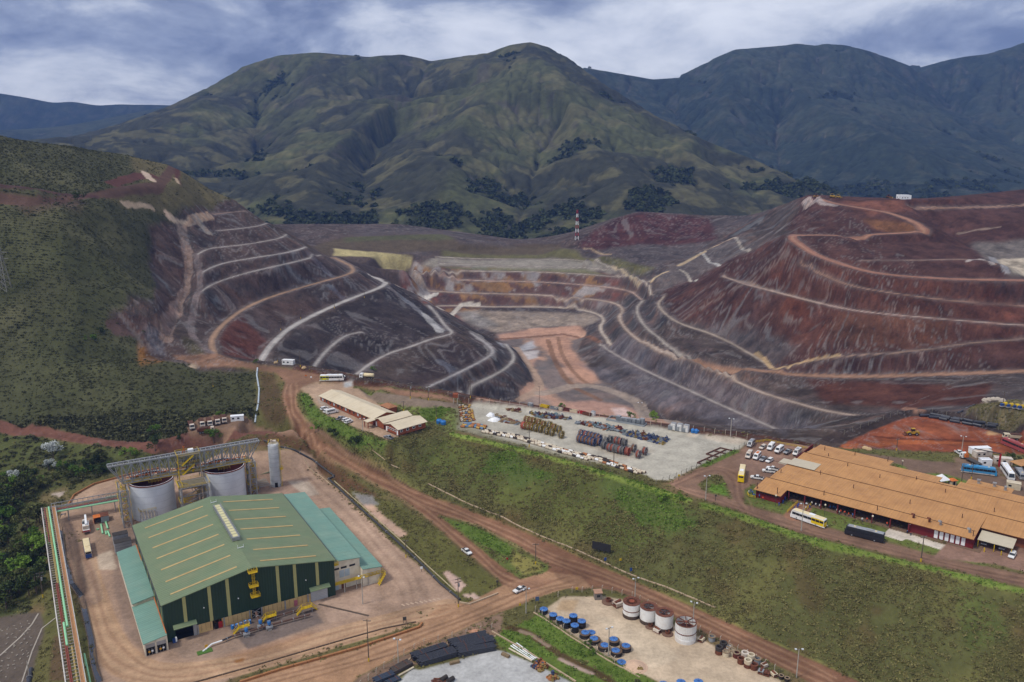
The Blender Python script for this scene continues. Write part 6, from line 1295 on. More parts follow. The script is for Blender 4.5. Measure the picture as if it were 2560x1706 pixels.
def rail(name, label, pts, m, h=1.1, step=1.5, mids=(.55,1.1), cat='railing', tk=.12, post=True):
    W = hits(pts); o = Vector(W[0]); t = thing(name, label, cat, W[0]); mb = MB()
    for a, b in zip(W[:-1], W[1:]):
        a, b = Vector(a) - o, Vector(b) - o
        for z in mids: mb.bar(a + Vector((0,0, z)), b + Vector((0,0, z)), tk)
        if post:
            n = max(1, int((b - a).length / step))
            for k in range(n + 1): q = a.lerp(b, k / n); MB().bar(q, q + Vector((0,0, h)), tk).build('post', m, t)
    mb.build('rail', m, t); return t
rail('handrail', 'yellow handrail beside the hall steps, side of the gable', [(1968,1283),(1994,1258)], Yl); rail('handrail', 'yellow handrail beside the hall steps, side of the long lawn', [(2012,1279),(2030,1262)], Yl); rail('handrail', 'yellow rail with workers round the corner of the gable', [(1868,1236),(1872,1244),(1888,1247)], Yl); rail('guard_rail', 'yellow guard rail along the back of the hall parking', [(1890,1108),(1918,1104),(1960,1113),(2018,1124)], Yl)
t = thing('party_tent', 'white pointed canopy tent behind the hall', 'tent', hit(2352,1210),.3); MB().add([(-2.5,-2.5,2.3),(2.5,-2.5,2.3),(2.5,2.5,2.3),(-2.5,2.5,2.3),(0,0,4.4)], [(0,1,4),(1,2,4),(2,3,4),(3,0,4)]).build('canopy', Wc, t)
for x in (-2.3,2.3):
    for y in (-2.3,2.3): MB().bar((x, y, 0),(x, y, 2.4),.12).build('pole', Wc, t)
t = thing('guard_hut', 'tiny hut with orange roof beside the white tent', 'hut', hit(2380,1213),.2); MB().box((0,0,1.2),(2.2,2.2,2.4)).build('wall', Bg, t); MB().add([(-1.6,-1.6,2.4),(1.6,-1.6,2.4),(1.6,1.6,2.4),(-1.6,1.6,2.4),(0,0,3.2)], [(0,1,4),(1,2,4),(2,3,4),(3,0,4),(3,2,1,0)]).build('roof', Or, t); MB().box((0,-1.12,1.1),(.9,.05,1.9)).build('door', In, t)
def cabin(px, py, px2, py2, d, label, m=Wc, h=2.7, z=0):
    a, b = hit(px, py), hit(px2, py2); t = thing('site_cabin', label, 'cabin', a, head(a, b)); MB().box((d[0] / 2, d[1] / 2, h / 2),(d[0], d[1], h)).build('shell', m, t); MB().box((d[0] / 2, d[1] / 2, h + .07),(d[0] + .2, d[1] + .2,.14)).build('roof', m, t)
    for k in range(max(1, int(d[0] / 3))): MB().box((1.2 + k * 2.6,-.02,1.6),(1.1,.06,.8)).build('window', Gl, t)
    MB().box((d[0] + .01, d[1] * .5,1.1),(.05,.9,2.1)).build('door', Gs, t); return t
cabin(2430,1137,2468,1136,(9,3), 'white site cabin furthest back beside the red bus'); cabin(2441,1146,2480,1143,(8,3), 'muddy white container in the middle of the cabins', Dw); cabin(2454,1166,2480,1166,(4.5,3), 'white cabin with a dark window behind the blue coach'); cabin(2486,1160,2516,1163,(7,3), 'cream container beside the red crane arm', Dw); cabin(2515,1222,2538,1226,(5,3), 'cream box behind the flat roofed annexe', Bg)
cabin(577,1055,604,1053,(6.5,2.6), 'white cabin with orange roof beside the dump trucks'); cabin(705,912,728,914,(7,3), 'white gate cabin with tan roof on the pit rim', Wt); cabin(2240,497,2252,497,(12,4), 'white cabin on the red hill top', Wc, 4); cabin(2253,499,2262,499,(10,4), 'second white cabin on the red hill top', Wc, 4)
t = thing('crane_arm', 'red loader crane arm standing among the cabins', 'crane', hit(2497,1167)); MB().bar((0,0,0),(0,0,6),.6).build('mast', Rd, t); MB().bar((0,0,6),(-11,1,8),.35).build('jib', Dk, t)
t = thing('shed', 'orange roofed open shed at the picture edge', 'shed', hit(2556,1172),.3); MB().box((0,0,2.8),(9,6,.2)).build('roof', OR_, t)
for x in (-4,4):
    for y in (-2.5,2.5): MB().bar((x, y, 0),(x, y, 2.8),.2).build('post', Wd, t)
# ---------------------------------------------------------------- brick admin block
AO = (-101.6,423.8,21.4); AR = -0.8204; a_ = thing('brick_offices', 'low brick office block with cream roofs in three stepped wings', 'building', AO, AR)
BRK = mat('brick', '8a4a30', .9, var=.2, scale=1.5, dirt='6a3a28', dirtamt=.4); CR_ = corr('cream_roof', 'cdbfa4', .6, 'X', .6,.05, 'b5a283', .4)
def wing(x0, x1, y0, y1, ridge, axis, e=3.4, hr=1.5, wins=()):
    if axis == 'x': MB().add([(x0, y0,0),(x1, y0,0),(x1, y1,0),(x0, y1,0),(x0, y0, e),(x1, y0, e),(x1, y1, e),(x0, y1, e),(x0, ridge, e + hr),(x1, ridge, e + hr)], [(0,1,5,4),(2,3,7,6),(1,2,6,9,5),(3,0,4,8,7)]).build('wall', BRK, a_)
    else: MB().add([(x0, y0,0),(x1, y0,0),(x1, y1,0),(x0, y1,0),(x0, y0, e),(x1, y0, e),(x1, y1, e),(x0, y1, e),(ridge, y0, e + hr),(ridge, y1, e + hr)], [(0,1,5,8,4),(2,3,7,9,6),(1,2,6,5),(3,0,4,7)]).build('wall', BRK, a_)
    o = .7
    for s in (0,1):
        if axis == 'x': q = [(x0 - o, y0 - o, e - .1),(x1 + o, y0 - o, e - .1),(x1 + o, ridge, e + hr + .1),(x0 - o, ridge, e + hr + .1)] if s == 0 else [(x0 - o, ridge, e + hr + .1),(x1 + o, ridge, e + hr + .1),(x1 + o, y1 + o, e - .1),(x0 - o, y1 + o, e - .1)]
        else: q = [(x0 - o, y0 - o, e - .1),(ridge, y0 - o, e + hr + .1),(ridge, y1 + o, e + hr + .1),(x0 - o, y1 + o, e - .1)] if s == 0 else [(ridge, y0 - o, e + hr + .1),(x1 + o, y0 - o, e - .1),(x1 + o, y1 + o, e - .1),(ridge, y1 + o, e + hr + .1)]
        MB().add(q + [(p[0], p[1], p[2] - .18) for p in q], [(0,1,2,3),(7,6,5,4),(4,5,1,0),(5,6,2,1),(6,7,3,2),(7,4,0,3)]).build('roof', CR_, a_)
wing(.5,50,.7,13,8, 'x', 3.4,1.6); wing(51,58,1,17,54.5, 'y', 3.3,1.2); wing(60,70.2,.8,16.8,65, 'y', 3.2,1.4)
for k in range(13): MB().box((3 + k * 3.7,.66,1.8),(1.3,.08,1.3)).build('window', Gl if k % 3 else mat('pale_blue_door', 'a8b4bc'), a_)
for k in range(4): f = MB().box((70.24,2.6 + k * 3.6,1.9),(.08,1.5,1.2)).build('window_frame', Wc, a_); MB().box((70.3,2.6 + k * 3.6,1.9),(.06,1.1,.85)).build('pane', Gl, f)
for k in range(4): f = MB().box((62.2 + k * 1.9,.76,1.9),(1.2,.08,1.2)).build('window_frame', Wc, a_); MB().box((62.2 + k * 1.9,.7,1.9),(.85,.06,.85)).build('pane', Gl, f)
for x, y in ((60.9,.74),(69.6,.74),(52.0,.94)): MB().box((x, y, 1.15),(1.0,.1,2.2)).build('door', Wc, a_)
MB().add([(48.6,-4.2,3.0),(52.4,-4.2,3.0),(52.4,.6,3.2),(48.6,.6,3.2),(48.6,-4.2,3.2),(52.4,-4.2,3.2),(52.4,.6,3.4),(48.6,.6,3.4)], [(3,2,1,0),(4,5,6,7),(0,1,5,4),(1,2,6,5),(2,3,7,6),(3,0,4,7)]).build('porch_roof', CR_, a_)
for x in (49,52): MB().box((x, -3.8,1.5),(.35,.35,3.0)).build('porch_post', BRK, a_)
t = thing('annexe', 'small orange tiled roof behind the brick offices', 'building', (AO[0] + 38 * math.cos(AR) + 18 * -math.sin(AR), AO[1] + 38 * math.sin(AR) + 18 * math.cos(AR),21.4), AR); MB().box((0,0,1.5),(7,5,3)).build('wall', BRK, t); MB().add([(-4,-3,3),(4,-3,3),(4,3,3),(-4,3,3),(-2,0,4.1),(2,0,4.1)], [(0,1,5,4),(2,3,4,5),(1,2,5),(3,0,4),(3,2,1,0)]).build('roof', mat('tile_tan', '9a6a4a', .8, var=.1), t)
for k, (x, y) in enumerate([(1098,1059),(1108,1062)]): t = thing('water_tank', 'blue plastic water tank, %s on the grassy corner' % ('one further from' if k == 0 else 'one nearer'), 'tank', hit(x, y)); t['label'] = 'blue water tank on the grassy corner, ' + ('beside the pole' if k == 0 else 'next to the fence'); MB().lathe([(0,0),(1.3,0),(1.45,1.6),(1.1,2.1),(.5,2.3),(0,2.3)], 16).build('body', Bl, t); MB().lathe([(0,2.35),(.5,2.35),(.5,2.2)], 10).build('lid', Nv, t)
# ---------------------------------------------------------------- people
def person_mesh(nm, J, E, rad):
    me = bpy.data.meshes.new(nm); me.from_pydata(J, E, []); o = bpy.data.objects.new(nm, me); C.objects.link(o)
    md = o.modifiers.new('skin', 'SKIN'); sv = me.skin_vertices[0].data
    for i, r in enumerate(rad): sv[i].radius = (r, r)
    sv[0].use_root = True; o.modifiers.new('sub', 'SUBSURF').levels = 1; o.modifiers['sub'].render_levels = 1
    dg = bpy.context.evaluated_depsgraph_get(); m2 = bpy.data.meshes.new_from_object(o.evaluated_get(dg)); bpy.data.objects.remove(o); m2.materials.clear(); m2.polygons.foreach_set('use_smooth', [True] * len(m2.polygons)); return m2
JS = [(0,0,.95),(0,0,1.2),(0,0,1.42),(0,0,1.52),(0.02,0,1.66),(0,.1,.92),(0.03,.11,.5),(-.02,.11,.06),(.12,.12,.03),(0,-.1,.92),(0.03,-.11,.5),(-.02,-.11,.06),(.12,-.12,.03),(0,.2,1.4),(.02,.27,1.12),(.1,.28,.85),(0,-.2,1.4),(.02,-.27,1.12),(.1,-.28,.85)]
JE = [(0,1),(1,2),(2,3),(3,4),(0,5),(5,6),(6,7),(7,8),(0,9),(9,10),(10,11),(11,12),(2,13),(13,14),(14,15),(2,16),(16,17),(17,18)]
JR = [.16,.16,.17,.07,.12,.11,.08,.055,.05,.11,.08,.055,.05,.07,.055,.045,.07,.055,.045]
stand = person_mesh('person', JS, JE, JR); JW = [list(p) for p in JS]
for i, dx in ((6,.2),(7,.3),(8,.45),(10,-.1),(11,-.4),(12,-.3),(15,-.15),(18,.3)): JW[i][0] += dx
walk = person_mesh('person', JW, JE, JR); JT = [(x, y, z - .5) for x, y, z in JS]; JT = [list(p) for p in JT]
for i, p in ((6,(.42,.12,.42)),(7,(.45,.12,.04)),(8,(.6,.12,.03)),(10,(.42,-.12,.42)),(11,(.45,-.12,.04)),(12,(.6,-.12,.03)),(15,(.3,.2,.5)),(18,(.3,-.2,.5))): JT[i] = list(p)
sit = person_mesh('person', JT, JE, JR)
def cloth(nm, top, leg='26324a', hat='e0e0dc'):
    if nm in MATS: return MATS[nm]
    m = bpy.data.materials.new(nm); m.use_nodes = True; t = m.node_tree; b = t.nodes['Principled BSDF']; b.inputs['Roughness'].default_value = .9
    tcn = t.nodes.new('ShaderNodeTexCoord'); sp = t.nodes.new('ShaderNodeSeparateXYZ'); t.links.new(tcn.outputs['Object'], sp.inputs[0]); r = t.nodes.new('ShaderNodeValToRGB'); mr = M('DIVIDE', sp.outputs[2], 1.8, tree=t); t.links.new(mr, r.inputs[0]); r.color_ramp.interpolation = 'CONSTANT'
    r.color_ramp.elements[0].color = lin('2a2420') + (1,); r.color_ramp.elements[1].position = .06; r.color_ramp.elements[1].color = lin(leg) + (1,)
    for p, c in ((.53, top),(.84, '8a5a42'),(.945, hat)): e = r.color_ramp.elements.new(p); e.color = lin(c) + (1,)
    t.links.new(r.outputs[0], b.inputs['Base Color']); MATS[nm] = m; return m
CL = {'blue': cloth('blue_shirt', '3f6fb0'), 'white': cloth('white_shirt', 'd5d5d0'), 'orange': cloth('orange_vest', 'd8552c', '3a3f4a'), 'navy': cloth('navy_overalls', '2c4a9a', '2c4a9a')}
PPL = [(1872,1236, 'white'),(1877,1233, 'navy'),(1881,1237, 'blue'),(1884,1244, 'blue'),(1890,1244, 'blue'),(1898,1246, 'blue'),(1907,1252, 'orange'),(1947,1266, 'navy'),(1957,1260, 'navy'),(1962,1252, 'navy'),(1986,1275, 'navy'),(1993,1271, 'navy'),(1996,1268, 'navy'),(2010,1280, 'white'),(2014,1276, 'white'),(2023,1269, 'navy'),(2029,1264, 'white'),(2039,1268, 'white'),(2049,1271, 'white'),(2052,1272, 'orange'),(2072,1272, 'orange'),(2075,1274, 'blue'),(2083,1274, 'blue'),(2087,1276, 'blue'),(2092,1283, 'white'),(2098,1287, 'white'),(2101,1285, 'orange'),(2111,1288, 'orange'),(2121,1292, 'orange'),(2131,1294, 'blue'),(2155,1305, 'white'),(2167,1305, 'orange'),(2217,1316, 'orange'),(2224,1316, 'blue'),(2268,1334, 'blue'),(2276,1338, 'orange'),(2388,1132, 'orange'),(2409,1134, 'orange')]
for k, (x, y, c) in enumerate(PPL):
    me = (sit if k in (13,15,34,35) else (walk if k % 3 == 0 else stand)).copy(); me.materials.append(CL[c]); o = link('person', me); o.location = hit(x, y); o.rotation_euler = (0,0, random.uniform(0,6.3)); o.scale = (1.08,) * 3
    wl_ = {'blue': 'blue shirt', 'white': 'white shirt', 'orange': 'orange vest', 'navy': 'navy overalls'}[c]
    if k < 10: pl = 'at the red gable of the hall'
    elif k < 17: pl = 'on the steps of the hall'
    elif k < 36: pl = 'under the hall veranda'
    else: pl = 'beside the white pickup'
    same = sum(1 for q in PPL[:k] if q[2] == c and (PPL.index(q) < 10) == (k < 10) and (10 <= PPL.index(q) < 17) == (10 <= k < 17) and (PPL.index(q) < 36) == (k < 36))
    pose = 'sitting' if k in (13,15,34,35) else ('walking' if k % 3 == 0 else 'standing')
    tag(o, '%s person in %s %s %s' % (ORD[same], wl_, pose, pl), 'person', 'people around the hall')
# ---------------------------------------------------------------- upper storage yard
Ry = mat('reel_yellow', '9a8030', .6, var=.15)
def b_reel(t, R=1.95, w=1.25, r0=1.55):
    MB().lathe([(r0,-w / 2),(r0 + .12,-w / 4),(r0,0),(r0 + .12, w / 4),(r0, w / 2)], 20,(0,0, R), 'X').build('winding', Br, t, True)
    for s in (-1,1):
        m = MB().lathe([(R - .16, s * w / 2),(R, s * w / 2),(R, s * (w / 2 + .14)),(R - .16, s * (w / 2 + .14)),(R - .16, s * w / 2)], 20,(0,0, R), 'X').lathe([(0, s * (w / 2 + .12)),(.42, s * (w / 2 + .12)),(.42, s * w / 2)], 10,(0,0, R), 'X')
        for k in range(8): a = math.pi / 4 * k; m.bar((s * (w / 2 + .07),.3 * math.cos(a), R + .3 * math.sin(a)),(s * (w / 2 + .07),(R - .1) * math.cos(a), R + (R - .1) * math.sin(a)),.16)
        m.build('flange', Ry, t)
BUILD['cable_reel'] = b_reel
Z3 = lambda x, y: (1120 + x / 6.536,980 + y / 6.536); Z4 = lambda x, y: (1400 + x / 4.706,1000 + y / 4.706); Z6 = lambda x, y: (1300 + x / 4.706,1400 + y / 4.706); Z8 = lambda x, y: (1780 + x / 7.353,1560 + y / 7.353); Z9 = lambda x, y: (900 + x / 4.404,1350 + y / 4.404)
ax = head(hit(*Z3(1300,610)), hit(*Z3(1510,660)))
wr = mat('grey_cable', '56524e', .7, var=.15); wb = mat('brown_cable', '6b4a36', .8, var=.2); wre = mat('red_cable', '7f4638', .7, var=.15); fb = mat('reel_blue', '495c80', .6, var=.1); fg = mat('reel_grey', '77787a', .6, var=.1); fr = mat('reel_red', '9c4a38', .6, var=.1)
RE = []
for k, (x, y) in enumerate([(1285,512),(1340,525),(1400,535),(1480,560),(1560,592)]): RE.append((Z3(x, y), Ry, wb, 'yellow flanged cable reel, %s in the back row of the brown stack' % ORD[k]))
for k, (x, y) in enumerate([(1300,618),(1362,632),(1432,648),(1512,665)]): RE.append((Z3(x, y), Ry, wb if k < 2 else wr, 'yellow flanged cable reel, %s in the front row of the brown stack' % ORD[k]))
RE += [(Z3(1232,606), fr, fr, 'red fronted cable reel at the end of the yellow stack'),(Z3(1655,600), Ry, wr, 'grey cable reel behind the yellow pair'),(Z3(1730,640), Ry, wb, 'brown cable reel behind the yellow pair'),(Z3(1812,672), Ry, wr, 'yellow reel standing behind the lone reel'),(Z3(1612,695), Ry, wr, 'yellow reel, half hidden member of the front pair'),(Z3(1700,718), Ry, wr, 'yellow reel, fully seen member of the front pair'),(Z3(1850,758), Ry, wr, 'lone yellow reel standing apart in the yard')]
for k, (x, y) in enumerate([(250,440),(300,452),(345,462),(385,472),(428,484),(462,498)]): RE.append((Z4(x, y), fb, wre if k == 1 else wb, 'blue based cable reel, %s in the back row' % ORD[k]))
for k, (x, y) in enumerate([(226,500),(266,508),(308,518),(350,530),(390,542),(460,538)]): RE.append((Z4(x, y), fb, wb, 'blue based cable reel, %s in the front row' % ORD[k]))
for k, (x, y) in enumerate([(515,576),(540,530),(590,512),(660,522),(705,535),(760,550)]): RE.append((Z4(x, y), fg, wr if k in (0,1,2,5) else wre, 'grey flanged cable reel, %s in the back of the last stack' % ORD[k]))
for k, (x, y) in enumerate([(578,604),(620,612),(660,622),(702,632),(740,640),(795,652)]): RE.append((Z4(x, y), fr if k in (5,) else fg, wr if k in (2,4) else wre, 'red cable reel, %s in the front row of the last stack' % ORD[k]))
RE += [(Z4(866,614), fg, wb, 'brown cable reel beside the red stack'),(Z4(920,686), fg, wre, 'red rimmed cable reel standing nearest the fence'),(Z4(996,648), fg, wre, 'outermost brown cable reel of the yard')]
for p, f_, w_, l in RE: use('cable_reel', hit(*p), ax + random.uniform(-.06,.06), l, 'cable reel', 'cable reels in the upper yard', dict(flange=f_, winding=w_))
def b_roller(t):
    MB().lathe([(0,-1.0),(.52,-1.0),(.55,-.9),(.55,.9),(.52,1.0),(0,1.0)], 10,(0,0,.58), 'X').build('drum', Wt, t)
    MB().tube((-1.45,0,.58),(1.45,0,.58),.16,6).build('shaft', Dk, t)
    for s in (-1,1): MB().lathe([(0, s * 1.02),(.54, s * 1.02),(.54, s * 1.1),(0, s * 1.1)], 10,(0,0,.58), 'X').build('end_cap', Rs, t)
BUILD['conveyor_roller'] = b_roller
cream = mat('roller_cream', 'c8bda8', .7, var=.1, dirt='9a7a5c', dirtamt=.5); orng = mat('roller_orange', 'a0683f', .7, var=.15); ylw = mat('roller_yellow', 'b8924a', .7, var=.2); blu = mat('roller_blue', '5f7d9a', .7, var=.1); blk = mat('roller_dark', '3a3532', .8, var=.2)
CN = dict(roller_cream='cream', roller_orange='orange', roller_yellow='yellow', roller_blue='blue grey', roller_dark='dark', white_paint='white', rust='rusty', red_paint='red', part_navy='navy blue', part_ochre='ochre', part_steel='grey steel', part_teal='teal', part_maroon='maroon', tan_rubber='tan')
KN = dict(ring='flange ring', disc='worn disc', motor='motor', valve='valve', frame='frame piece', beam='beam')
def rollers(seg, n, cols, label, grp, spread=1.6, rz=None, sc=1.0):
    W = hits(seg); L = [math.dist(a[:2], b[:2]) for a, b in zip(W[:-1], W[1:])]; tot = sum(L)
    for k in range(n):
        d = tot * (k + random.uniform(.2,.8)) / n; i = 0
        while i < len(L) - 1 and d > L[i]: d -= L[i]; i += 1
        a, b = W[i], W[i + 1]; f = min(1, d / L[i]); th = head(a, b); off = ((k % 3) - 1) * spread + random.uniform(-.25,.25)
        cc = random.choice(cols); x, y = a[0] + (b[0] - a[0]) * f - math.sin(th) * off, a[1] + (b[1] - a[1]) * f + math.cos(th) * off
        use('conveyor_roller', (x, y, zat(x, y)),(th if rz is None else rz) + random.uniform(-.12,.12), '%s %s' % (CN[cc.name], label[i] if isinstance(label, list) else label), 'roller', grp, dict(drum=cc), sc * random.uniform(.85,1.1))
rollers([Z3(600,655), Z3(1160,760), Z3(1750,940), Z3(2340,1120)], 84, [cream, cream, cream, Wt, blk], ['conveyor roller in the fence row, beside the yard corner', 'conveyor roller in the fence row, below the yellow reels', 'conveyor roller in the fence row, below the blue based reels'], 'cream rollers along the fence', 1.5, ax)
rollers([Z4(10,610), Z4(440,700), Z4(700,790), Z4(960,875)], 54, [cream, cream, Wt, blk, orng], ['conveyor roller in the fence row, below the red reels', 'conveyor roller in the ragged row past the red reels', 'conveyor roller at the gravel entrance end of the row'], 'rollers near the gravel entrance', 1.5, ax)
for c, (a, b, cl, l) in enumerate([((195,230),(225,500), [cream, orng], 'outermost'),((245,225),(265,500), [cream, ylw], 'second'),((290,250),(310,500), [cream, blu, orng], 'third'),((345,230),(355,495), [orng, ylw], 'fourth'),((375,280),(415,480), [orng, ylw, cream], 'innermost')]):
    rollers([Z3(*a), Z3(*b)], 9, cl, 'roller in the %s of the short columns at the yard corner' % l, 'rollers in short columns', .15, ax + 1.4,.8)
rollers([Z3(240,560), Z3(430,560), Z3(610,600)], 20, [blu, orng, ylw], 'roller in the loose heap at the yard corner', 'rollers heaped at the yard corner', 2.0, None, 1.0)
# loose plant parts lying in lots: each piece is its own object
def gear(R, h, hole): return MB().lathe([(hole, 0),(R, 0),(R, h * .4),(R * .8, h * .5),(R * .75, h),(hole, h),(hole, 0)], 12).mesh('ring')
def motor(): return MB().lathe([(0,-.9),(.5,-.9),(.55,-.7),(.55,.6),(.3,.8),(.3,1.1),(0,1.1)], 10,(0,0,.6), 'X').box((0,0,.08),(1.5,1.1,.16)).box((0,0,1.2),(.5,.4,.3)).mesh('motor')
def valvem(): return MB().lathe([(0,-.7),(.6,-.7),(.6,-.5),(.35,-.4),(.35,.4),(.6,.5),(.6,.7),(0,.7)], 10,(0,0,.6), 'X').tube((0,0,.8),(0,0,1.5),.18).lathe([(.1,1.5),(.45,1.5),(.45,1.6),(.1,1.6)], 10).mesh('valve')
def frame(): 
    m = MB()
    for s in (-1,1): m.bar((-1.6, s * .5,.3),(1.6, s * .5,.3),.22).bar((s * 1.6,-.6,.3),(s * 1.6,.6,.3),.22)
    return m.bar((-1.2,-.5,.5),(1.2,.5,.7),.2).mesh('frame')
PM = dict(ring=gear(.9,.5,.4), disc=gear(1.3,.3,.25), motor=motor(), valve=valvem(), frame=frame(), beam=MB().bar((-1.8,0,.25),(1.8,.1,.3),.35).mesh('beam'))
PMM = {}
def lot(quad, n, kinds, cols, label, name, cat, grp, sc=(.8,1.2), jit=.6):
    a, b, c, d = [hit(*q) for q in quad]; nu = max(1, int(round((n * max(1, math.dist(a[:2], b[:2])) / max(1, math.dist(a[:2], d[:2]))) ** .5))); nv = max(1, math.ceil(n / nu)); k = 0
    for i in range(nu):
        for j in range(nv):
            if k >= n: return
            k += 1; u = (i + .5 + random.uniform(-.3,.3) * jit) / nu; v = (j + .5 + random.uniform(-.3,.3) * jit) / nv
            x = (a[0] * (1 - u) + b[0] * u) * (1 - v) + (d[0] * (1 - u) + c[0] * u) * v; y = (a[1] * (1 - u) + b[1] * u) * (1 - v) + (d[1] * (1 - u) + c[1] * u) * v
            kd = random.choice(kinds); m_ = random.choice(cols); key = (kd, m_.name)
            if key not in PMM: PMM[key] = PM[kd].copy(); PMM[key].materials.clear(); PMM[key].materials.append(m_)
            o = link(name, PMM[key]); o.location = (x, y, zat(x, y)); o.rotation_euler = (0,0, random.uniform(0,6.3)); s = random.uniform(*sc); o.scale = (s, s, s); tag(o, '%s %s %s' % (CN[m_.name], KN[kd], label), cat, grp)
tan_ = mat('tan_rubber', '8d7a5c', .85, var=.2); navy = mat('part_navy', '3c4664', .6, var=.15); ochre = mat('part_ochre', '84703f', .7, var=.2); steel = mat('part_steel', '80868c', .6,.2, var=.15); teal = mat('part_teal', '5c7076', .6, var=.15); maroon = mat('part_maroon', '5a2c26', .8, var=.2)
lot([Z3(760,365), Z3(1150,480), Z3(1190,560), Z3(820,490)], 34, ['disc', 'ring', 'frame', 'disc'], [tan_, tan_, Rs, steel], 'in the lot beside the white tarps', 'wheel_liner', 'machine part', 'tan parts beside the tarps')
lot([Z3(950,265), Z3(1240,300), Z3(1280,350), Z3(980,300)], 12, ['frame', 'disc', 'beam', 'motor'], [Rs, maroon, tan_], 'in the small lot at the far end of the yard', 'rusty_frame', 'machine part', 'rusty pieces at the far end')
lot([Z3(1290,335), Z3(1820,380), Z3(2150,470), Z3(1500,430)], 62, ['motor', 'valve', 'frame', 'ring'], [navy, Rs, maroon, steel, ochre, teal], 'in the crowded lot behind the yellow reels', 'pump_part', 'machine part', 'crowded lot behind the yellow reels')
lot([Z4(150,280), Z4(330,265), Z4(780,345), Z4(760,400)], 70, ['motor', 'valve', 'beam', 'motor'], [steel, Rs, maroon, teal, orng], 'in the lot behind the blue based reels', 'electric_motor', 'machine part', 'motors behind the blue reels')
lot([Z4(720,410), Z4(820,370), Z4(1310,460), Z4(1210,540)], 80, ['valve', 'ring', 'valve', 'ring'], [navy, navy, ochre, Rs, steel], 'in the lot nearest the open gravel', 'pipe_valve', 'machine part', 'valves nearest the open gravel')
for k, (p, r_) in enumerate([(Z3(700,395),1.0),(Z3(765,470),.9)]):
    t = thing('tarpaulin', 'white tarpaulin heap, %s of the two' % ('rounder' if k == 0 else 'longer'), 'tarpaulin', hit(*p)); vs = [(0,0,1.9)]
    for ring_, (rr_, zz_) in enumerate(((.9,1.6),(1.7,.9),(2.3,0))):
        for q in range(10): a = q * .6283; vs.append(((1.6 if k else 1) * rr_ * r_ * math.cos(a) * random.uniform(.8,1.15), rr_ * r_ * math.sin(a) * random.uniform(.8,1.15), zz_ * random.uniform(.8,1.1)))
    fs = [(0,1 + q, 1 + (q + 1) % 10) for q in range(10)] + [(1 + r * 10 + q, 11 + r * 10 + q, 11 + r * 10 + (q + 1) % 10,1 + r * 10 + (q + 1) % 10) for r in (0,1) for q in range(10)]; MB().add(vs, fs).build('sheet', Wc, t)
def skip(px, py, label, m, L=4.5, w=1.8, h=1.2, rz=ax, cat='trough'):
    t = thing('steel_trough', label, cat, hit(px, py), rz); MB().box((0,0,.1),(L, w, .2)).box((0, w / 2, h / 2),(L, .1, h)).box((0,-w / 2, h / 2),(L, .1, h)).box((L / 2,0, h / 2),(.1, w, h)).box((-L / 2,0, h / 2),(.1, w, h)).build('shell', m, t); return t
for k, (x, y, m_, l) in enumerate([(1575,250, Yl, 'bright yellow trough by the rim fence'),(1668,252, ochre, 'ochre trough by the rim fence'),(1735,285, steel, 'grey trough by the rim fence'),(1830,268, maroon, 'dark red trough behind the beige one'),(1810,292, Bg, 'beige trough by the rim fence'),(1940,305, maroon, 'dark red trough in the middle of the fence row'),(2060,330, Bg, 'long beige trough by the rim fence'),(2180,352, Rd, 'bright red trough by the rim fence'),(2270,378, Rs, 'rusty trough at the end of the fence row')]): skip(*Z3(x, y), l, m_)
def cabinet(px, py, label, d=(1.8,1.8,2.2), m=steel, name='transformer', cat='transformer', z=0):
    p = hit(px, py); t = thing(name, label, cat, (p[0], p[1], p[2] + z), ax); MB().box((0,0, d[2] / 2), d).build('tank', m, t); MB().box((0,0, d[2] + .06),(d[0] * 1.06, d[1] * 1.06,.12)).build('lid', Gs, t)
    for s in (-1,1):
        for k in range(3): MB().box((d[0] * (-.3 + .3 * k), s * (d[1] / 2 + .12), d[2] * .5),(.12,.24, d[2] * .7)).build('fin', m, t)
    return t
cabinet(*Z4(390,185), 'white cabinet on its own by the rim fence', m=Wt, name='cabinet', cat='cabinet'); cabinet(*Z3(1348,232), 'grey cabinet beside the power pole at the rim', (2.4,1.6,1.6), Gy, 'cabinet', 'cabinet')
for k, x in enumerate((690,712,742,780,822,872,930,965)): cabinet(*Z4(x, 248 + (x - 690) * .12), 'grey transformer in the walled bay, %s from its open end' % ORD[k], (2.0,2.0,2.6 if k in (0,7) else 2.0), steel if k % 2 == 0 else Gy)
for k, (x, y) in enumerate(((1335,350),(1305,345),(1410,362),(1385,358),(1485,375),(1455,370))): cabinet(*Z4(x, y), 'pale transformer crate, %s of the six by the fence' % ORD[k], (2.2,2.0,3.4 if k % 2 == 0 else 1.9), Wt if k % 2 == 0 else Gy, 'transformer_crate', 'crate')
for k, (x, y) in enumerate(((1562,385),(1602,390))): t = thing('blue_pump', 'blue pump unit on the yard, %s' % ('beside the pale crates' if k == 0 else 'nearest the concrete slab'), 'pump', hit(*Z4(x, y)), ax); MB().lathe([(0,0),(.9,0),(1.0,1.4),(.5,2.0),(0,2.1)], 12).build('body', Bl, t); MB().tube((0,0,1.2),(1.3,.3,1.2),.35).build('outlet', Bl, t)
t = thing('bund_wall', 'low grey wall around the transformer bay', 'wall', (0,0,0)); W = hits([Z4(545,240), Z4(610,200), Z4(700,215), Z4(1020,290), Z4(985,318), Z4(545,240)])
for a, b in zip(W[:-1], W[1:]): MB().bar((a[0], a[1], a[2] + .4),(b[0], b[1], b[2] + .4),.3,.9).build('wall_panel', Gy, t)
t = thing('steel_grid', 'brown steel frame lying flat on the gravel', 'steel frame', (0,0,0))
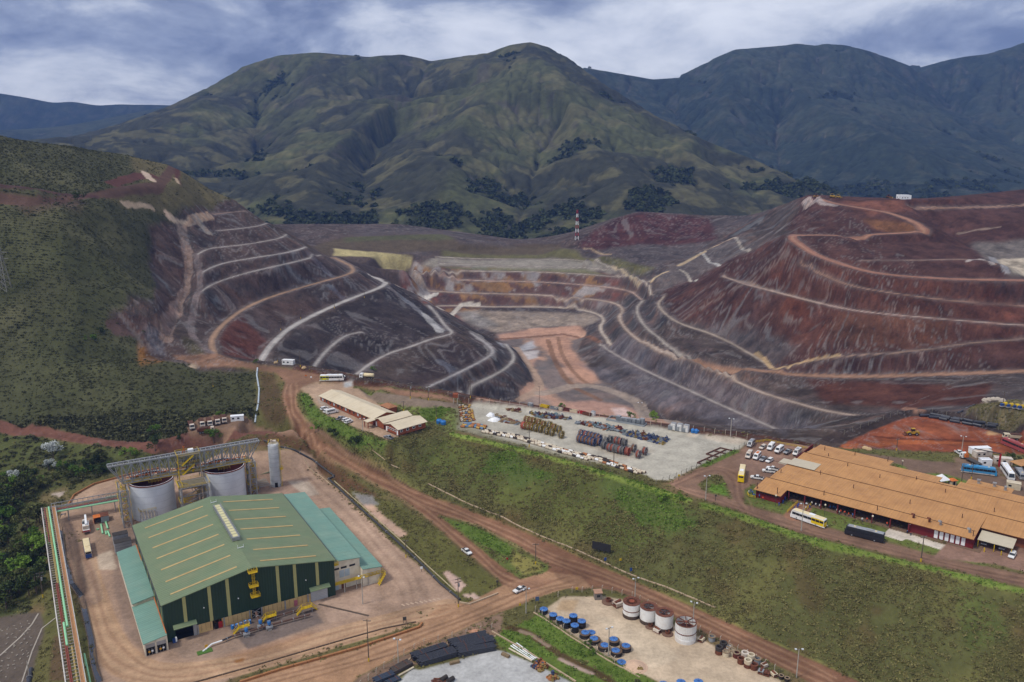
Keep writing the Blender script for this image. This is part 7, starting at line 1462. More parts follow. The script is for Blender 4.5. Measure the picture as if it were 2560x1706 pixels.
for a, b in (((1615,748),(1810,660)),((1810,660),(1960,590)),((1720,645),(1885,572)),((1720,645),(1865,680)),((1800,605),(1945,640)),((1885,572),(2025,605)),((1615,748),(1655,758)),((1705,705),(1775,722))): p, q = hit(*Z4(*a)), hit(*Z4(*b)); MB().bar((p[0], p[1], p[2] + .35),(q[0], q[1], q[2] + .35),.4,.5).build('beam', mat('beam_brown', '5a3a2c', .8), t)
# ---------------------------------------------------------------- lower yards
def bundle(a, b, nw, nh, r, m, label, cat='pipe bundle', straps=True):
    p, q = hit(*a), hit(*b); t = thing('pipe_bundle', label, cat, p, head(p, q)); L = math.dist(p[:2], q[:2])
    for j in range(nh):
        for i in range(nw): o = MB().tube((random.uniform(-.4,.4),(i - nw / 2 + .5) * 2 * r, r + j * 1.85 * r),(L + random.uniform(-.4,.4),(i - nw / 2 + .5) * 2 * r, r + j * 1.85 * r), r * .98,8).build('pipe', m, t)
    if straps:
        for f in (.25,.75): MB().box((L * f, 0, nh * 1.85 * r + .1),(.12, nw * 2 * r + .1,.05)).build('strap', Rs, t)
bundle(Z9(995,1180), Z9(1395,1080),7,4,.26, Bp, 'black pipe bundle, rearmost of the three at the far end'); bundle(Z9(1050,1225), Z9(1468,1128),6,4,.26, Bp, 'black pipe bundle, middle of the three at the far end'); bundle(Z9(1075,1278), Z9(1482,1200),5,4,.26, Bp, 'black pipe bundle, front of the three at the far end')
bundle(Z9(575,1320), Z9(950,1200),5,4,.26, Bp, 'black pipe bundle, rear of the two in the middle'); bundle(Z9(640,1375), Z9(1048,1258),7,4,.26, Bp, 'black pipe bundle, front of the two in the middle'); bundle(Z9(350,1470), Z9(548,1368),6,3,.24, mat('old_pipe', '4f4640', .7), 'weathered brown pipe bundle'); bundle(Z9(165,1575), Z9(370,1490),5,3,.24, mat('blueblack_pipe', '3a4250', .5), 'blue black pipe bundle, rear'); bundle(Z9(300,1590), Z9(435,1530),4,2,.24, mat('blueblack_pipe', '3a4250', .5), 'blue black pipe bundle, front')
for k, (a, b) in enumerate([((1660,1172),(1905,1335)),((1682,1160),(1920,1325)),((1704,1150),(1935,1315)),((1726,1142),(1950,1308))]): p, q = hit(*Z9(*a)), hit(*Z9(*b)); t = thing('pipe_length', 'long white pipe by the ditch fence, %s from the grass' % ORD[3 - k], 'pipe', p, head(p, q), 'white pipes'); MB().tube((0,0,.2),(math.dist(p[:2], q[:2]),0,.2),.2,8).build('pipe', Wc, t); MB().box((3,0,.02),(.3,.8,.1)).build('bearer', Wd, t)
for a, b, l, m_ in (((1640,1205),(1895,1345), 'cream pipe lying beside the white pipes', Bg),((425,1505),(590,1415), 'pale pipe lying in front of the brown bundle', Bg)): p, q = hit(*Z9(*a)), hit(*Z9(*b)); t = thing('pipe_length', l, 'pipe', p, head(p, q)); MB().tube((0,0,.3),(math.dist(p[:2], q[:2]),0,.3),.28,10).build('pipe', m_, t); MB().box((2,0,.03),(.3,1,.12)).build('bearer', Wd, t)
for a, b, l in (((988,1375),(1092,1350), 'timber stack on the open grey gravel'),((1562,1262),(1640,1300), 'timber baulk near the white pipes')):
    p, q = hit(*Z9(*a)), hit(*Z9(*b)); t = thing('timber_stack', l, 'timber', p, head(p, q)); L = math.dist(p[:2], q[:2])
    for i in range(2):
        for j in range(2): MB().box((L / 2 + .1 * j, (i - .5) * .5,.22 + j * .42),(L, .46,.4)).build('beam', mat('timber', '7d6a50', .9, var=.2), t)
for k, (q, n) in enumerate([([Z9(1880,1395), Z9(1990,1335), Z9(2110,1400), Z9(1980,1465)], 22),([Z9(2050,1515), Z9(2150,1470), Z9(2230,1530), Z9(2120,1560)], 10)]): lot(q, n, ['ring', 'valve', 'motor'], [Rs, ochre, navy, orng], 'on the pallets %s' % ('by the ditch fence' if k == 0 else 'at the bottom picture edge'), 'pallet_part', 'machine part', 'parts on pallets %d' % (k + 1),(.7,1.0))
for k, (x, y) in enumerate([(925,1545),(1000,1560)]): t = thing('steel_drum', 'rusty orange ended drum lying on the grey gravel, %s' % ('beside the frame' if k == 0 else 'apart from the frame'), 'drum', hit(*Z9(x, y)),.8); MB().lathe([(0,-1.1),(.7,-1.1),(.7,1.1),(0,1.1)], 12,(0,0,.72), 'X').build('body', blk, t); MB().lathe([(0,1.12),(.6,1.12),(.6,1.05)], 12,(0,0,.72), 'X').build('end_cap', orng, t)
lot([Z9(830,1550), Z9(880,1540), Z9(905,1575), Z9(850,1590)], 3, ['frame'], [Rs], 'lying at the bottom edge of the grey yard', 'rusty_frame', 'machine part', 'rusty frames')
lidm = mat('blue_lid', '4a78b4', .5, var=.08)
def planter(px, py, R, n, label, off=0.0):
    t = thing('tyre_stack', label, 'tyre stack', hit(px, py), random.uniform(0,3), 'tyre stacks with blue lids')
    for k in range(n): MB().lathe([(R * .6, k * .75),(R * .92, k * .75),(R, k * .75 + .2),(R, k * .75 + .55),(R * .92, k * .75 + .75),(R * .6, k * .75 + .75)], 20).build('tyre', Bk, t)
    MB().lathe([(R * .58, n * .75 + .01),(R * .93, n * .75 + .01),(R, n * .75 - .1)], 20).build('top_ring', mat('dusty_tyre', '5f4c3c', .9) if off else Bk, t)
    r = R * (.72 if off else .97); lid(t, (off, 0, n * .75 + .05), r)
def lid(t, c, r):
    o = MB().lathe([(r, -.12),(r, .04),(r * .5,.22),(0,.3)], 20, c).build('lid', lidm, t)
    for k in range(9): a = k * .698; MB().bar((c[0], c[1], c[2] + .32),(c[0] + r * math.cos(a), c[1] + r * math.sin(a), c[2] + .07),.1,.07).build('rib', Nv, o)
for k, (x, y) in enumerate([(280,625),(388,690),(470,738),(545,788),(626,725),(643,840),(725,790)]): planter(*Z6(x, y),1.42,2 if k < 3 else 3, 'tyre stack fully covered by blue lid, %s along the fence row' % ORD[k])
for k, (x, y) in enumerate([(760,905),(880,975),(985,1052),(1105,985),(1135,1115),(1240,1062)]): planter(*Z6(x, y),1.85,2, 'wide tyre stack with smaller blue lid, %s along the row' % ORD[k], .3)
for k, (x, y) in enumerate([(838,855),(1195,1205),(1690,1462),(1895,1440),(2100,1436)]): t = thing('tank_lid', 'blue ribbed lid lying on the ground, ' + ('behind the tyre stacks', 'near the sand heap', 'lowest at the picture edge', 'middle of the bottom edge', 'furthest along the bottom edge')[k], 'lid', hit(*Z6(x, y))); lid(t, (0,0,.14),1.4)
def bigdrum(px, py, R, h, label, top, band=False):
    t = thing('steel_drum', label, 'drum', hit(px, py), random.uniform(0,2), 'big white drums'); MB().lathe([(R, 0),(R, h),(R - .2, h),(R - .2,.3)], 36).build('shell', Wt, t)
    MB().lathe([(R * 1.01,0),(R * 1.03, h * .22),(R * .99, h * .24)], 36).build('base_band', mat('drum_band', '4f4238', .9) if top != 3 else Wt, t)
    if band: MB().lathe([(R * 1.01, h * .5),(R * 1.05, h * .53),(R * 1.01, h * .56)], 36).build('hoop', Rs, t)
    MB().lathe([(R * .62, h - .15),(R * 1.02, h - .1),(R * 1.03, h + .1),(R * .62, h + .05)], 36).build('rim', mat('drum_rim', '6a4232', .85, var=.3), t) if top != 3 else MB().lathe([(R * .93, h - .3),(R * 1.03, h - .1),(R * 1.03, h + .15),(R * .93, h + .1)], 36).build('rim', Rs, t)
    MB().lathe([(0, h * .6),(R * .95, h * .6)], 24).build('inside', mat('drum_inside', '5f6466' if top in (1,2) else '3f201a', .9), t)
    n = {0: 14,1: 4,2: 5,3: 8}[top]
    for k in range(n): a = 6.283 * k / n; MB().bar((.5 * math.cos(a),.5 * math.sin(a), h),((R - .1) * math.cos(a),(R - .1) * math.sin(a), h),.2,.3).build('spoke', Rs, t)
    if top in (0,3): MB().lathe([(0, h + .2),(.9 if top == 0 else .4, h + .2),(.9 if top == 0 else .4, h - .2)], 14).build('hub', mat('hub_rust', '8a4a34', .8), t)
    if top == 3:
        for k in range(30): a = 6.283 * k / 30; MB().bar(((R + .02) * math.cos(a),(R + .02) * math.sin(a), h * .25),((R + .02) * math.cos(a),(R + .02) * math.sin(a), h - .2),.12).build('stave', Wt, t)
bigdrum(*Z6(1310,655),2.95,5.4, 'white drum with spoked rusty top nearest the guard booth', 0, True); bigdrum(*Z6(1510,722),2.9,5.6, 'white drum with wide open grey top', 1); bigdrum(*Z6(1692,805),2.95,6.0, 'white drum with rusty triangular frame on top', 2); bigdrum(*Z6(1943,935),3.3,6.4, 'white staved drum with deep rust red inside', 3, True)
def part(px, py, label, kind, m, sc=1.0, cat='machine part', name='machine_part'):
    t = thing(name, label, cat, hit(px, py), random.uniform(0,3)); t.scale = (sc,) * 3
    if kind == 'disc': MB().lathe([(0,0),(2.3,0),(2.3,.35),(2.0,.45),(.9,.5)], 24).build('plate', m, t); MB().lathe([(.7,.4),(.95,.4),(.95,1.5),(.7,1.5),(.7,.4)], 16).build('collar', Rs, t)
    elif kind == 'ring': MB().lathe([(.95,0),(1.35,0),(1.35,1.9),(.95,1.9),(.95,0)], 20).build('ring', m, t); MB().lathe([(.92,1.9),(1.5,1.9),(1.5,2.15),(.92,2.15),(.92,1.9)], 20).build('flange', mat('flange_tan', '86725c', .85) if m is not Rs else Rs, t)
    elif kind == 'tall': MB().lathe([(.95,0),(1.45,0),(1.45,1.6),(.95,1.6)], 20).build('lower_ring', Rs, t); MB().lathe([(.9,1.6),(1.45,1.6),(1.45,3.1),(.9,3.1),(.9,1.6)], 20).build('upper_ring', m, t)
    elif kind == 'box':
        MB().box((0,0,1.2),(2.2,1.8,.25)).build('top', m, t); MB().box((0,.9,.7),(2.2,.15,1.3)).box((0,-.9,.7),(2.2,.15,1.3)).build('side', m, t); MB().box((0,0,.35),(2.6,2.1,.2)).build('base', Rs, t); MB().tube((-.9,0,1.3),(.9,0,1.6),.4).build('roll', Rs, t)
    return t
part(*Z6(1040,500), 'brown base disc with collar beside the guard booth', 'disc', mat('disc_brown', '6f5546', .85)); part(*Z6(1535,790), 'small brown disc with collar in front of the open drum', 'disc', mat('disc_brown', '6f5546'),.75); part(*Z6(1735,875), 'stacked brown discs in front of the triangular topped drum', 'disc', mat('disc_brown', '6f5546'),.8)
part(*Z6(1150,545), 'pale machine frame between base disc and spoked drum', 'box', Dw, 1.3); part(*Z6(1615,850), 'rusty white cradle between the two disc stacks', 'box', Dw); part(*Z6(2130,955), 'cream machine box beside the staved drum', 'box', Bg, .9); part(*Z6(2255,950), 'grey tub on the fence line beyond the staved drum', 'ring', Gy, .8)
for k, (x, y, kd, m_, l) in enumerate([(125,545, 'tall', blk, 'black and rust ring stack nearest the gravel'),(205,465, 'tall', blk, 'black and rust ring stack nearest the road'),(255,590, 'ring', Bg, 'tan ring on skids beside the black stacks'),(310,485, 'ring', Wt, 'small white ring behind the tan ring'),(365,555, 'ring', Bg, 'cream tub leaning behind the tan ring'),(450,610, 'ring', maroon, 'maroon ring with deep hole'),(600,650, 'tall', Dw, 'tan cage ring nearest the road'),(712,690, 'tall', Bg, 'cream cage ring in the second row'),(530,720, 'ring', Rs, 'rusty drum ring in the front row'),(655,790, 'tall', Bg, 'cream cage ring in the front row'),(770,830, 'ring', Rs, 'rusty drum ring at the end of the front row'),(830,720, 'ring', Gy, 'grey blue drum ring by the fence'),(900,905, 'box', Sv, 'silver machine frame with open sides'),(1005,940, 'box', Rs, 'rusty topped machine frame'),(1135,955, 'box', Bg, 'green grey cabinet with white top'),(960,790, 'box', Dw, 'pale machine frame behind the silver one'),(1270,1005, 'ring', Bk, 'dark tyre ring nearer the machines'),(1378,1050, 'ring', Bk, 'dark tyre ring at the picture edge')]): part(*Z8(x, y), l, kd, m_, .55 if m_ is Bk else .82)
t = thing('guard_booth', 'grey booth with tan flat roof on the yard fence', 'booth', hit(*Z6(915,450)),.1); MB().box((0,0,1.3),(2.6,2.6,2.6)).build('wall', mat('booth_grey', '77706a', .8), t); MB().box((0,0,2.68),(3.0,3.0,.16)).build('roof', mat('booth_roof', 'a8826a', .8), t); MB().box((0,-1.32,1.5),(1.2,.05,.9)).build('window', Gl, t)
t = thing('sand_heap', 'pale pink sand heap on the beige yard', 'heap', hit(*Z6(1360,1260))); MB().lathe([(3.6,-.1),(2.4,.7),(1.2,1.3),(0,1.6)], 18).build('sand', mat('sand', 'c4a58c', .95, var=.12, scale=2), t, True); MB().lathe([(3.9,-.1),(3.6,.12),(3.2,.1)], 18).build('skirt', mat('sand', 'c4a58c'), t)
lot([Z6(1370,1300), Z6(1400,1270), Z6(1460,1285), Z6(1420,1320)], 3, ['motor'], [ochre], 'lying beside the sand heap', 'electric_motor', 'machine part', 'motors by the sand heap')
# black pipes on the red earth, pumps on the platform
for k, (a, b) in enumerate([((1015,318),(1140,318)),((1155,300),(1280,318)),((1135,335),(1270,345)),((1280,320),(1410,350)),((1290,335),(1400,368)),((1265,355),(1370,378)),((1410,358),(1530,375)),((1450,348),(1570,378)),((1400,385),(1530,405)),((1560,365),(1700,395)),((1560,410),(1690,435)),((1700,400),(1855,415)),((1690,430),(1810,455)),((1880,420),(2020,445)),((1850,440),(1990,465))]):
    p, q = hit(2100 + a[0] / 5.115,980 + a[1] / 5.115), hit(2100 + b[0] / 5.115,980 + b[1] / 5.115); t = thing('pipe_length', 'thick black pipe on the red earth, %s in the line' % ORD[k], 'pipe', p, head(p, q), 'black pipes on the red earth'); L = math.dist(p[:2], q[:2]); MB().tube((0,0,.75),(L, 0,.75),.75,12, caps=False).build('pipe', Bp, t); MB().lathe([(.7, L - .2),(.85, L - .2),(.85, L + .05),(.6, L + .05),(.6, L - 3)], 12,(0,0,.75), 'X').build('mouth', blk, t)
for k, x in enumerate((2512,2527,2542,2556)): t = thing('pump_set', 'yellow pump set on the platform, %s from the power pole' % ORD[k], 'pump', hit(x, 1016 + k * 2.2),.2, 'yellow pump sets'); MB().lathe([(0,-.8),(.9,-.8),(1.0,0),(.9,.8),(0,.8)], 12,(0,0,1.3), 'X').build('casing', Yl, t); MB().box((-1.6,0,1.0),(1.6,1.2,1.2)).build('motor', Nv, t); MB().box((-.8,0,.2),(4,1.5,.4)).build('plinth', Cn, t)
for k, (x, y) in enumerate([(2462,1005),(2472,1004),(2483,1003),(2494,1003),(2506,1006)]): o = link('boulder', (lambda m: (m.materials.append(mat('boulder', 'b0a596', .95, var=.15)), m)[1])(MB().lathe([(0,-.5),(1.6,0),(2.0,.8),(1.4,1.9),(0,2.4)], 7).mesh('boulder'))); o.location = hit(x, y); o.rotation_euler = (.2,.1, k); tag(o, 'pale boulder edging the pump platform, %s from the slope end' % ORD[k], 'boulder', 'boulders on the pump platform')
# ---------------------------------------------------------------- poles, masts, fences, kerbs, pipelines, signs
lamp_m = mat('lamp_head', 'c9cdd0', .4)
def pole(bx, by, ty, kind, label):
    b_ = hit(bx, by); h = max(4.0, hgt(b_, ty)); t = thing('power_pole' if kind in 'wx' else 'light_pole', label, 'pole', b_, random.uniform(-.5,.5) if kind != 'x' else .5)
    MB().tube((0,0,-.3),(0,0, h),.2,8,.12).build('shaft', Wd if kind in 'wx' else Cn, t)
    if kind in 'wx':
        n = 2 if kind == 'x' else 1
        for k in range(n):
            o = MB().box((0,0, h - .5 - k * 1.2),(2.4,.14,.16)).build('crossarm', Wd, t)
            for x in (-1.05,-.5,.5,1.05): MB().tube((x, 0, h - .4 - k * 1.2),(x, 0, h - .1 - k * 1.2),.08,6).build('insulator', Gs, o)
        if kind == 'x': MB().tube((.35,0, h - 3.4),(.35,0, h - 2.2),.32,8).build('transformer', Gs, t)
        MB().tube((0,0,0),(0,0,1.3),.23,8).build('yellow_band', Yl, t)
    else:
        MB().box((0,0, h - .1),(2.2,.12,.12)).build('bracket', Dk, t)
        for x in (-1,1): MB().box((x, -.15, h + .05),(.6,.5,.25)).build('lamp', lamp_m, t)
    return t
POLES = [(922,1654,1549, 'w', 'wooden power pole beside the lower road'),(996,1666,1598, 'l', 'thin grey lamp pole behind the brown pipe bundle'),(907,1511,1442, 'l', 'pole with planted base in front of the yellow stair'),(1015,1394,1350, 'w', 'wooden pole beside the black pipeline'),(1146,1518,1445, 'x', 'power pole with transformer at the pipeline end'),(1315,1534,1473, 'l', 'pale concrete pole at the junction verge'),(1339,1411,1359, 'w', 'wooden pole on the green traffic island'),(1587,1500,1446, 'l', 'lamp pole behind the spoked white drum'),(1733,1553,1506, 'l', 'lamp pole behind the staved drum'),(1521,1640,1570, 'l', 'lamp pole among the tyre stacks'),(1991,1695,1623, 'l', 'white lamp pole at the end of the machine row'),(2302,1405,1340, 'w', 'wooden pole beside the concrete path'),(2003,1327,1259, 'l', 'lamp pole in front of the white and yellow coach'),(1764,1250,1190, 'l', 'lamp pole at the parking loop'),(1534,1168,1127, 'w', 'wooden pole in front of the red reels'),(1323,1118,1078, 'w', 'wooden pole in front of the yellow reels'),(1348,1014,966, 'w', 'tall pole on the rim behind the yellow reels'),(1599,1047,1007, 'l', 'lamp pole behind the transformer bay'),(1826,1093,1047, 'l', 'lamp pole at the concrete slab by the rim'),(1026,997,957, 'x', 'power pole with transformer behind the brick offices'),(1071,1001,962, 'x', 'second power pole with transformer behind the brick offices'),(907,1080,1047, 'l', 'lamp pole in the admin parking'),(1009,1029,1003, 'w', 'short pole on the slope behind the offices'),(1091,1049,1013, 'w', 'pole beside the blue water tanks'),(2241,1127,1097, 'w', 'pole at the edge of the red earth'),(2404,1129,1091, 'l', 'floodlight pole beside the white pickup'),(2428,1199,1160, 'w', 'pole in front of the blue coach'),(2403,1211,1158, 'w', 'dark pole at the tail of the blue coach'),(108,1494,1431, 'x', 'power pole with transformer in front of the wood'),(702,826,803, 'w', 'pole on the white terrace road, lowest'),(752,797,774, 'w', 'pole on the white terrace road, second up'),(836,771,744, 'w', 'pole on the white terrace road, third up'),(911,745,730, 'w', 'pole on the white terrace road, topmost'),(694,905,879, 'w', 'pole beside the gate cabin'),(751,918,879, 'w', 'pole on the rim beyond the gate cabin'),(1176,996,950, 'w', 'lone pole on the rim above the pit floor'),(2507,1013,980, 'w', 'pole at the yellow pump sets'),(533,969,940, 'w', 'pole on the scrub below the hill')]
for p in POLES: pole(*p)
b_ = hit(1442,600); h = hgt(b_, 525); t = thing('radio_mast', 'red and white lattice mast at the end of the dark red hill', 'mast', b_)
for k in range(8):
    m = MB(); z0, z1 = h * k / 8, h * (k + 1) / 8; w0, w1 = 2.2 - 1.5 * k / 8,2.2 - 1.5 * (k + 1) / 8
    for i in range(4):
        a = [(-1,-1),(1,-1),(1,1),(-1,1)]; p, q = a[i], a[(i + 1) % 4]
        m.bar((p[0] * w0, p[1] * w0, z0),(p[0] * w1, p[1] * w1, z1),.5); m.bar((p[0] * w0, p[1] * w0, z0),(q[0] * w1, q[1] * w1, z1),.3)
    m.build('mast_section', Rd if k % 2 else Wc, t)
b_ = hit(12,728); h = hgt(b_, 615); t = thing('transmission_tower', 'lattice power pylon on the green hill at the picture edge', 'pylon', b_); m = MB()
for sx in (-1,1):
    for sy in (-1,1): m.bar((sx * 3, sy * 3,0),(sx * .5, sy * .5, h),.35)
for k in range(7):
    w0, w1 = 3 - 2.5 * k / 7,3 - 2.5 * (k + 1) / 7
    for s in (-1,1): m.bar((-w0, s * w0, h * k / 7),(w1, s * w1, h * (k + 1) / 7),.2).bar((w0, s * w0, h * k / 7),(-w1, s * w1, h * (k + 1) / 7),.2)
m.build('lattice', mat('pylon_steel', '7d7a72', .6), t)
for z in (.72,.86): MB().bar((-5,0, h * z),(5,0, h * z),.4).build('crossarm', mat('pylon_steel', '7d7a72'), t)
def fence(label, pts, m, h=2.0, step=3.0, wire=True, bend=True):
    W = hits(pts); t = thing('fence', label, 'fence', W[0]); o = Vector(W[0]); d = 0; me = MB().bar((0,0,0),(0,0, h),.17).bar((0,0, h),(.35,.1, h + .35),.12).mesh('post') if bend else MB().bar((0,0,0),(0,0, h),.15).mesh('post'); me.materials.append(m); mb = MB()
    for a, b in zip(W[:-1], W[1:]):
        a, b = Vector(a), Vector(b); L = (b - a).length; n = max(1, int(L / step)); prev = None
        for k in range(n + 1):
            q = a.lerp(b, k / n); q.z = zat(q.x, q.y)
            if k < n: c = link('post', me, t); c.location = q - o
            if prev is not None:
                for z in (.6,1.2,1.8): mb.bar(prev - o + Vector((0,0, z * h / 2)), q - o + Vector((0,0, z * h / 2)),.035)
            prev = q
    mb.build('wire', Dk, t)
cp = mat('fence_concrete', 'b5aa9a', .9, var=.1)
fence('post and wire fence along the pit rim behind the upper yard', [(1120,990),(1250,1009),(1400,1031),(1600,1061),(1760,1080),(1895,1104)], cp, 2.2,5.0); fence('post and wire fence along the lower edge of the upper yard', [(1145,1078),(1258,1110),(1480,1168),(1622,1207)], mat('thin_post', '7a7468', .9),1.8,4.0, bend=False); fence('fence between the gravel yard and the hall parking', [(1640,1212),(1690,1194),(1835,1130),(1885,1105)], mat('thin_post', '7a7468'),1.9,3.5)
fence('concrete post fence between the lower road and the pipe yard', [(880,1735),(960,1672),(1010,1640),(1060,1613),(1130,1597),(1200,1583),(1258,1566)], cp, 2.1,3.2); fence('concrete post fence beside the tyre stacks', [(1338,1530),(1427,1588),(1512,1642),(1560,1670)], cp, 2.0,3.2); fence('concrete post fence behind the white drums', [(1395,1494),(1430,1482),(1505,1478),(1580,1494),(1700,1556),(1800,1606),(1960,1690)], cp, 2.0,3.2); fence('fence round the red earth works', [(2110,1088),(2190,1056),(2260,1032),(2330,1032),(2440,1052),(2560,1068)], mat('thin_post', '7a7468'),2.2,6); fence('fence on the pit rim behind the tanker truck', [(640,905),(740,916),(830,931),(1000,967),(1120,988)], mat('thin_post', '7a7468'),1.8,6, bend=False)
def kerb(label, pts, m, w=.4, h=.5, name='kerb', cat='kerb', seg=4.0):
    W = hits(pts); t = thing(name, label, cat, W[0]); o = Vector(W[0])
    for a, b in zip(W[:-1], W[1:]):
        a, b = Vector(a), Vector(b); n = max(1, int((b - a).length / seg))
        for k in range(n):
            p, q = a.lerp(b, k / n), a.lerp(b, (k + 1) / n - .006); p.z, q.z = zat(p.x, p.y) + h / 2 - .08, zat(q.x, q.y) + h / 2 - .08; MB().bar(p - o, q - o, w, h).build('kerb_block', m, t)
ek = mat('earth_kerb', '9a6a44', .9, var=.15); ck = mat('pale_kerb', 'b09a80', .9, var=.12)
kerb('long earth stained kerb wall between plant pad and lower road', [(600,1708),(700,1676),(900,1620),(1048,1570),(1055,1560)], ek, .7,.8); kerb('thin kerb along the plant side of the verge', [(470,1712),(640,1664),(860,1600),(960,1572),(1040,1556)], mat('dark_kerb', '5a4a3c', .9),.4,.4); kerb('low earth wall round the upper ring road', [(165,1275),(185,1240),(235,1212),(330,1186),(400,1172)], ek, .5,.9); kerb('pale kerb at the corner of the puddle gully', [(1150,1508),(1175,1512),(1245,1485)], ck, .5,.6); kerb('pale kerb along the foot of the grassy bank', [(1070,1210),(1140,1245),(1260,1295),(1350,1340),(1500,1402),(1640,1460),(1790,1520)], ck, .5,.35); kerb('pale kerb wall between pipe yard and ditch', [(1230,1580),(1300,1620),(1395,1678),(1440,1706)], ck, .4,.5); kerb('earth kerb behind the pipe bundles', [(930,1712),(1000,1672),(1040,1634),(1130,1610),(1240,1592)], ck, .4,.4); kerb('pale kerb at the back of the pad road', [(760,1150),(800,1190),(830,1215)], ck, .4,.4); kerb('kerb beside the tyre stack fence', [(1334,1532),(1425,1592),(1510,1646),(1600,1695)], ck, .4,.35); kerb('white stone line crossing the slope above the gravel pile', [(930,1125),(960,1148),(1000,1172)], ck, .4,.3)
kerb('white drain line climbing the stone revetment', [(0,1640),(50,1595),(80,1562),(96,1535)], mat('white_drain', 'a39a8e', .9),.5,.25, 'drain_channel', 'drain'); kerb('pale drain line beside the pipe rack', [(55,1706),(80,1630),(105,1572),(140,1545)], mat('white_drain', 'a39a8e'),.4,.25, 'drain_channel', 'drain')
W = [up1(hit(x, y),.5) for x, y in [(660,1104),(699,1119),(737,1128),(782,1152),(836,1193),(822,1200),(886,1260),(986,1350),(1059,1418),(1100,1461),(1150,1502)]]; vpipe('black pipeline snaking from the silo to the puddle corner', W, .42, mat('pipeline', '3c3c3e', .6),11, 'pipeline', 'pipeline'); W = [up1(hit(x, y),.4) for x, y in [(836,1205),(900,1262),(1000,1352),(1070,1418),(1140,1482)]]; vpipe('thin cream pipeline beside the black one', W, .22, mat('cream_pipe', 'a89a78', .7),8, 'pipeline', 'pipeline')
W = [up1(hit(x, y),.4) for x, y in [(644,922),(642,940),(648,975),(646,1010),(640,1040),(638,1058)]]; vpipe('pale blue pipe running down the scrub slope', W, .45, mat('pale_pipe', 'aab4bc', .5),4, 'pipe'); W = [up1(hit(x, y),.3) for x, y in [(78,1675),(70,1720)]]; vpipe('dark pipe end beside the revetment', W, .7, Bp, 1, 'pipe'); W = [up1(hit(x, y),.5) for x, y in [(2395,1034),(2436,1014)]]; vpipe('dark pipe climbing to the pump platform', W, .5, Bp, 1, 'pipe')
# open drain beside the plant road
W = hits([(158,1285),(150,1330),(160,1400),(180,1460),(203,1490),(212,1530),(228,1600),(235,1660),(248,1706)]); t = thing('drain_channel', 'dark open drain with water beside the plant road', 'drain', W[0]); o = Vector(W[0])
for a, b in zip(W[:-1], W[1:]):
    a, b = Vector(a) - o, Vector(b) - o; n = Vector((b.y - a.y, a.x - b.x, 0)).normalized(); MB().bar(a + n * .9 + Vector((0,0,.15)), b + n * .9 + Vector((0,0,.15)),.25,.5).bar(a - n * .9 + Vector((0,0,.15)), b - n * .9 + Vector((0,0,.15)),.25,.5).build('drain_wall', mat('drain_wall', '6a5a4c', .9), t); MB().bar(a + Vector((0,0,.06)), b + Vector((0,0,.06)),1.6,.1).build('drain_water', mat('drain_water', '3a3d48', .15, spec=.6), t)
def sign(px, py, label, w, h, m, z=1.6, posts=1, rz=.2, cat='sign'):
    t = thing('road_sign' if w < 4 else 'billboard', label, cat, hit(px, py), rz); MB().box((0,0, z + h / 2),(w, .12, h)).build('panel', m, t)
    for k in range(posts): x = (k - (posts - 1) / 2) * w / max(1, posts - 1) * .8 if posts > 1 else 0; MB().bar((x, .12,0),(x, .12, z + h),.14).build('post', Dk, t)
    return t
sign(1503,1385, 'dark billboard on the grassy bank seen from behind', 7.5,3.2, mat('billboard_dark', '2a2a2c', .8),1.4,4,-.45, 'billboard'); sign(1513,1412, 'small blue road sign by the bank kerb, nearer the billboard', .9,1.3, Nv); sign(1577,1438, 'small blue road sign by the bank kerb, further along', .9,1.3, Nv); sign(1551,1408, 'yellow warning sign on the grassy bank', .8,.9, Yl, 1); sign(1343,1510, 'blue notice board at the tyre yard gate', 1.3,1.5, mat('notice_blue', '4a5a78', .6),1.2,2); sign(1300,1520, 'yellow marker sign at the junction verge', .6,.9, Yl, .8); sign(1012,1558, 'dark twin notice on the verge end', 1.2,1.3, Dk, 1,2); sign(1243,1468, 'dark round topped sign at the branch road mouth', .7,.8, Dk, 1.8); sign(1268,1408, 'red and white round sign on the traffic island', .7,.7, Rd, 1.5); sign(1789,1252, 'dark diamond sign beside the loop road', .7,.7, Dk, 1.8); sign(1054,1430, 'white round sign beside the pipeline', .9,.9, Wc, 1.2); sign(778,950, 'white round sign at the gate junction', .9,.9, Wc, 1.2); sign(1697,1200, 'yellow sign at the gravel yard gate', .8,.8, Yl, 1.6); sign(1442,1482, 'yellow sign on the drum yard fence', .9,.9, Yl, 1.2); sign(765,945, 'orange board on the small roundabout', 1.2,.7, Or, 1.0,2)
for k, (x, y) in enumerate([(1938,1266),(2061,1290),(2179,1319),(2254,1177)]): b_ = hit(x, y); t = thing('garden_lamp', 'globe garden lamp ' + ('near the hall gable', 'behind the white coach', 'behind the black coach', 'on the grass behind the hall')[k], 'lamp', b_); MB().tube((0,0,0),(0,0,4.2),.08).build('shaft', Dk, t); MB().lathe([(0,4.1),(.3,4.25),(.35,4.5),(.25,4.75),(0,4.85)], 10).build('globe', mat('lamp_globe', 'd9cdb4', .4), t)
t = thing('water_tower', 'small brick tank on legs beside the corner columns of rollers', 'tank', hit(1139,1010)); MB().box((0,0,4.6),(2.6,2.6,1.8)).build('tank', BRK, t)
for x in (-1,1):
    for y in (-1,1): MB().bar((x, y, 0),(x, y, 3.7),.25).build('leg', Cn, t)
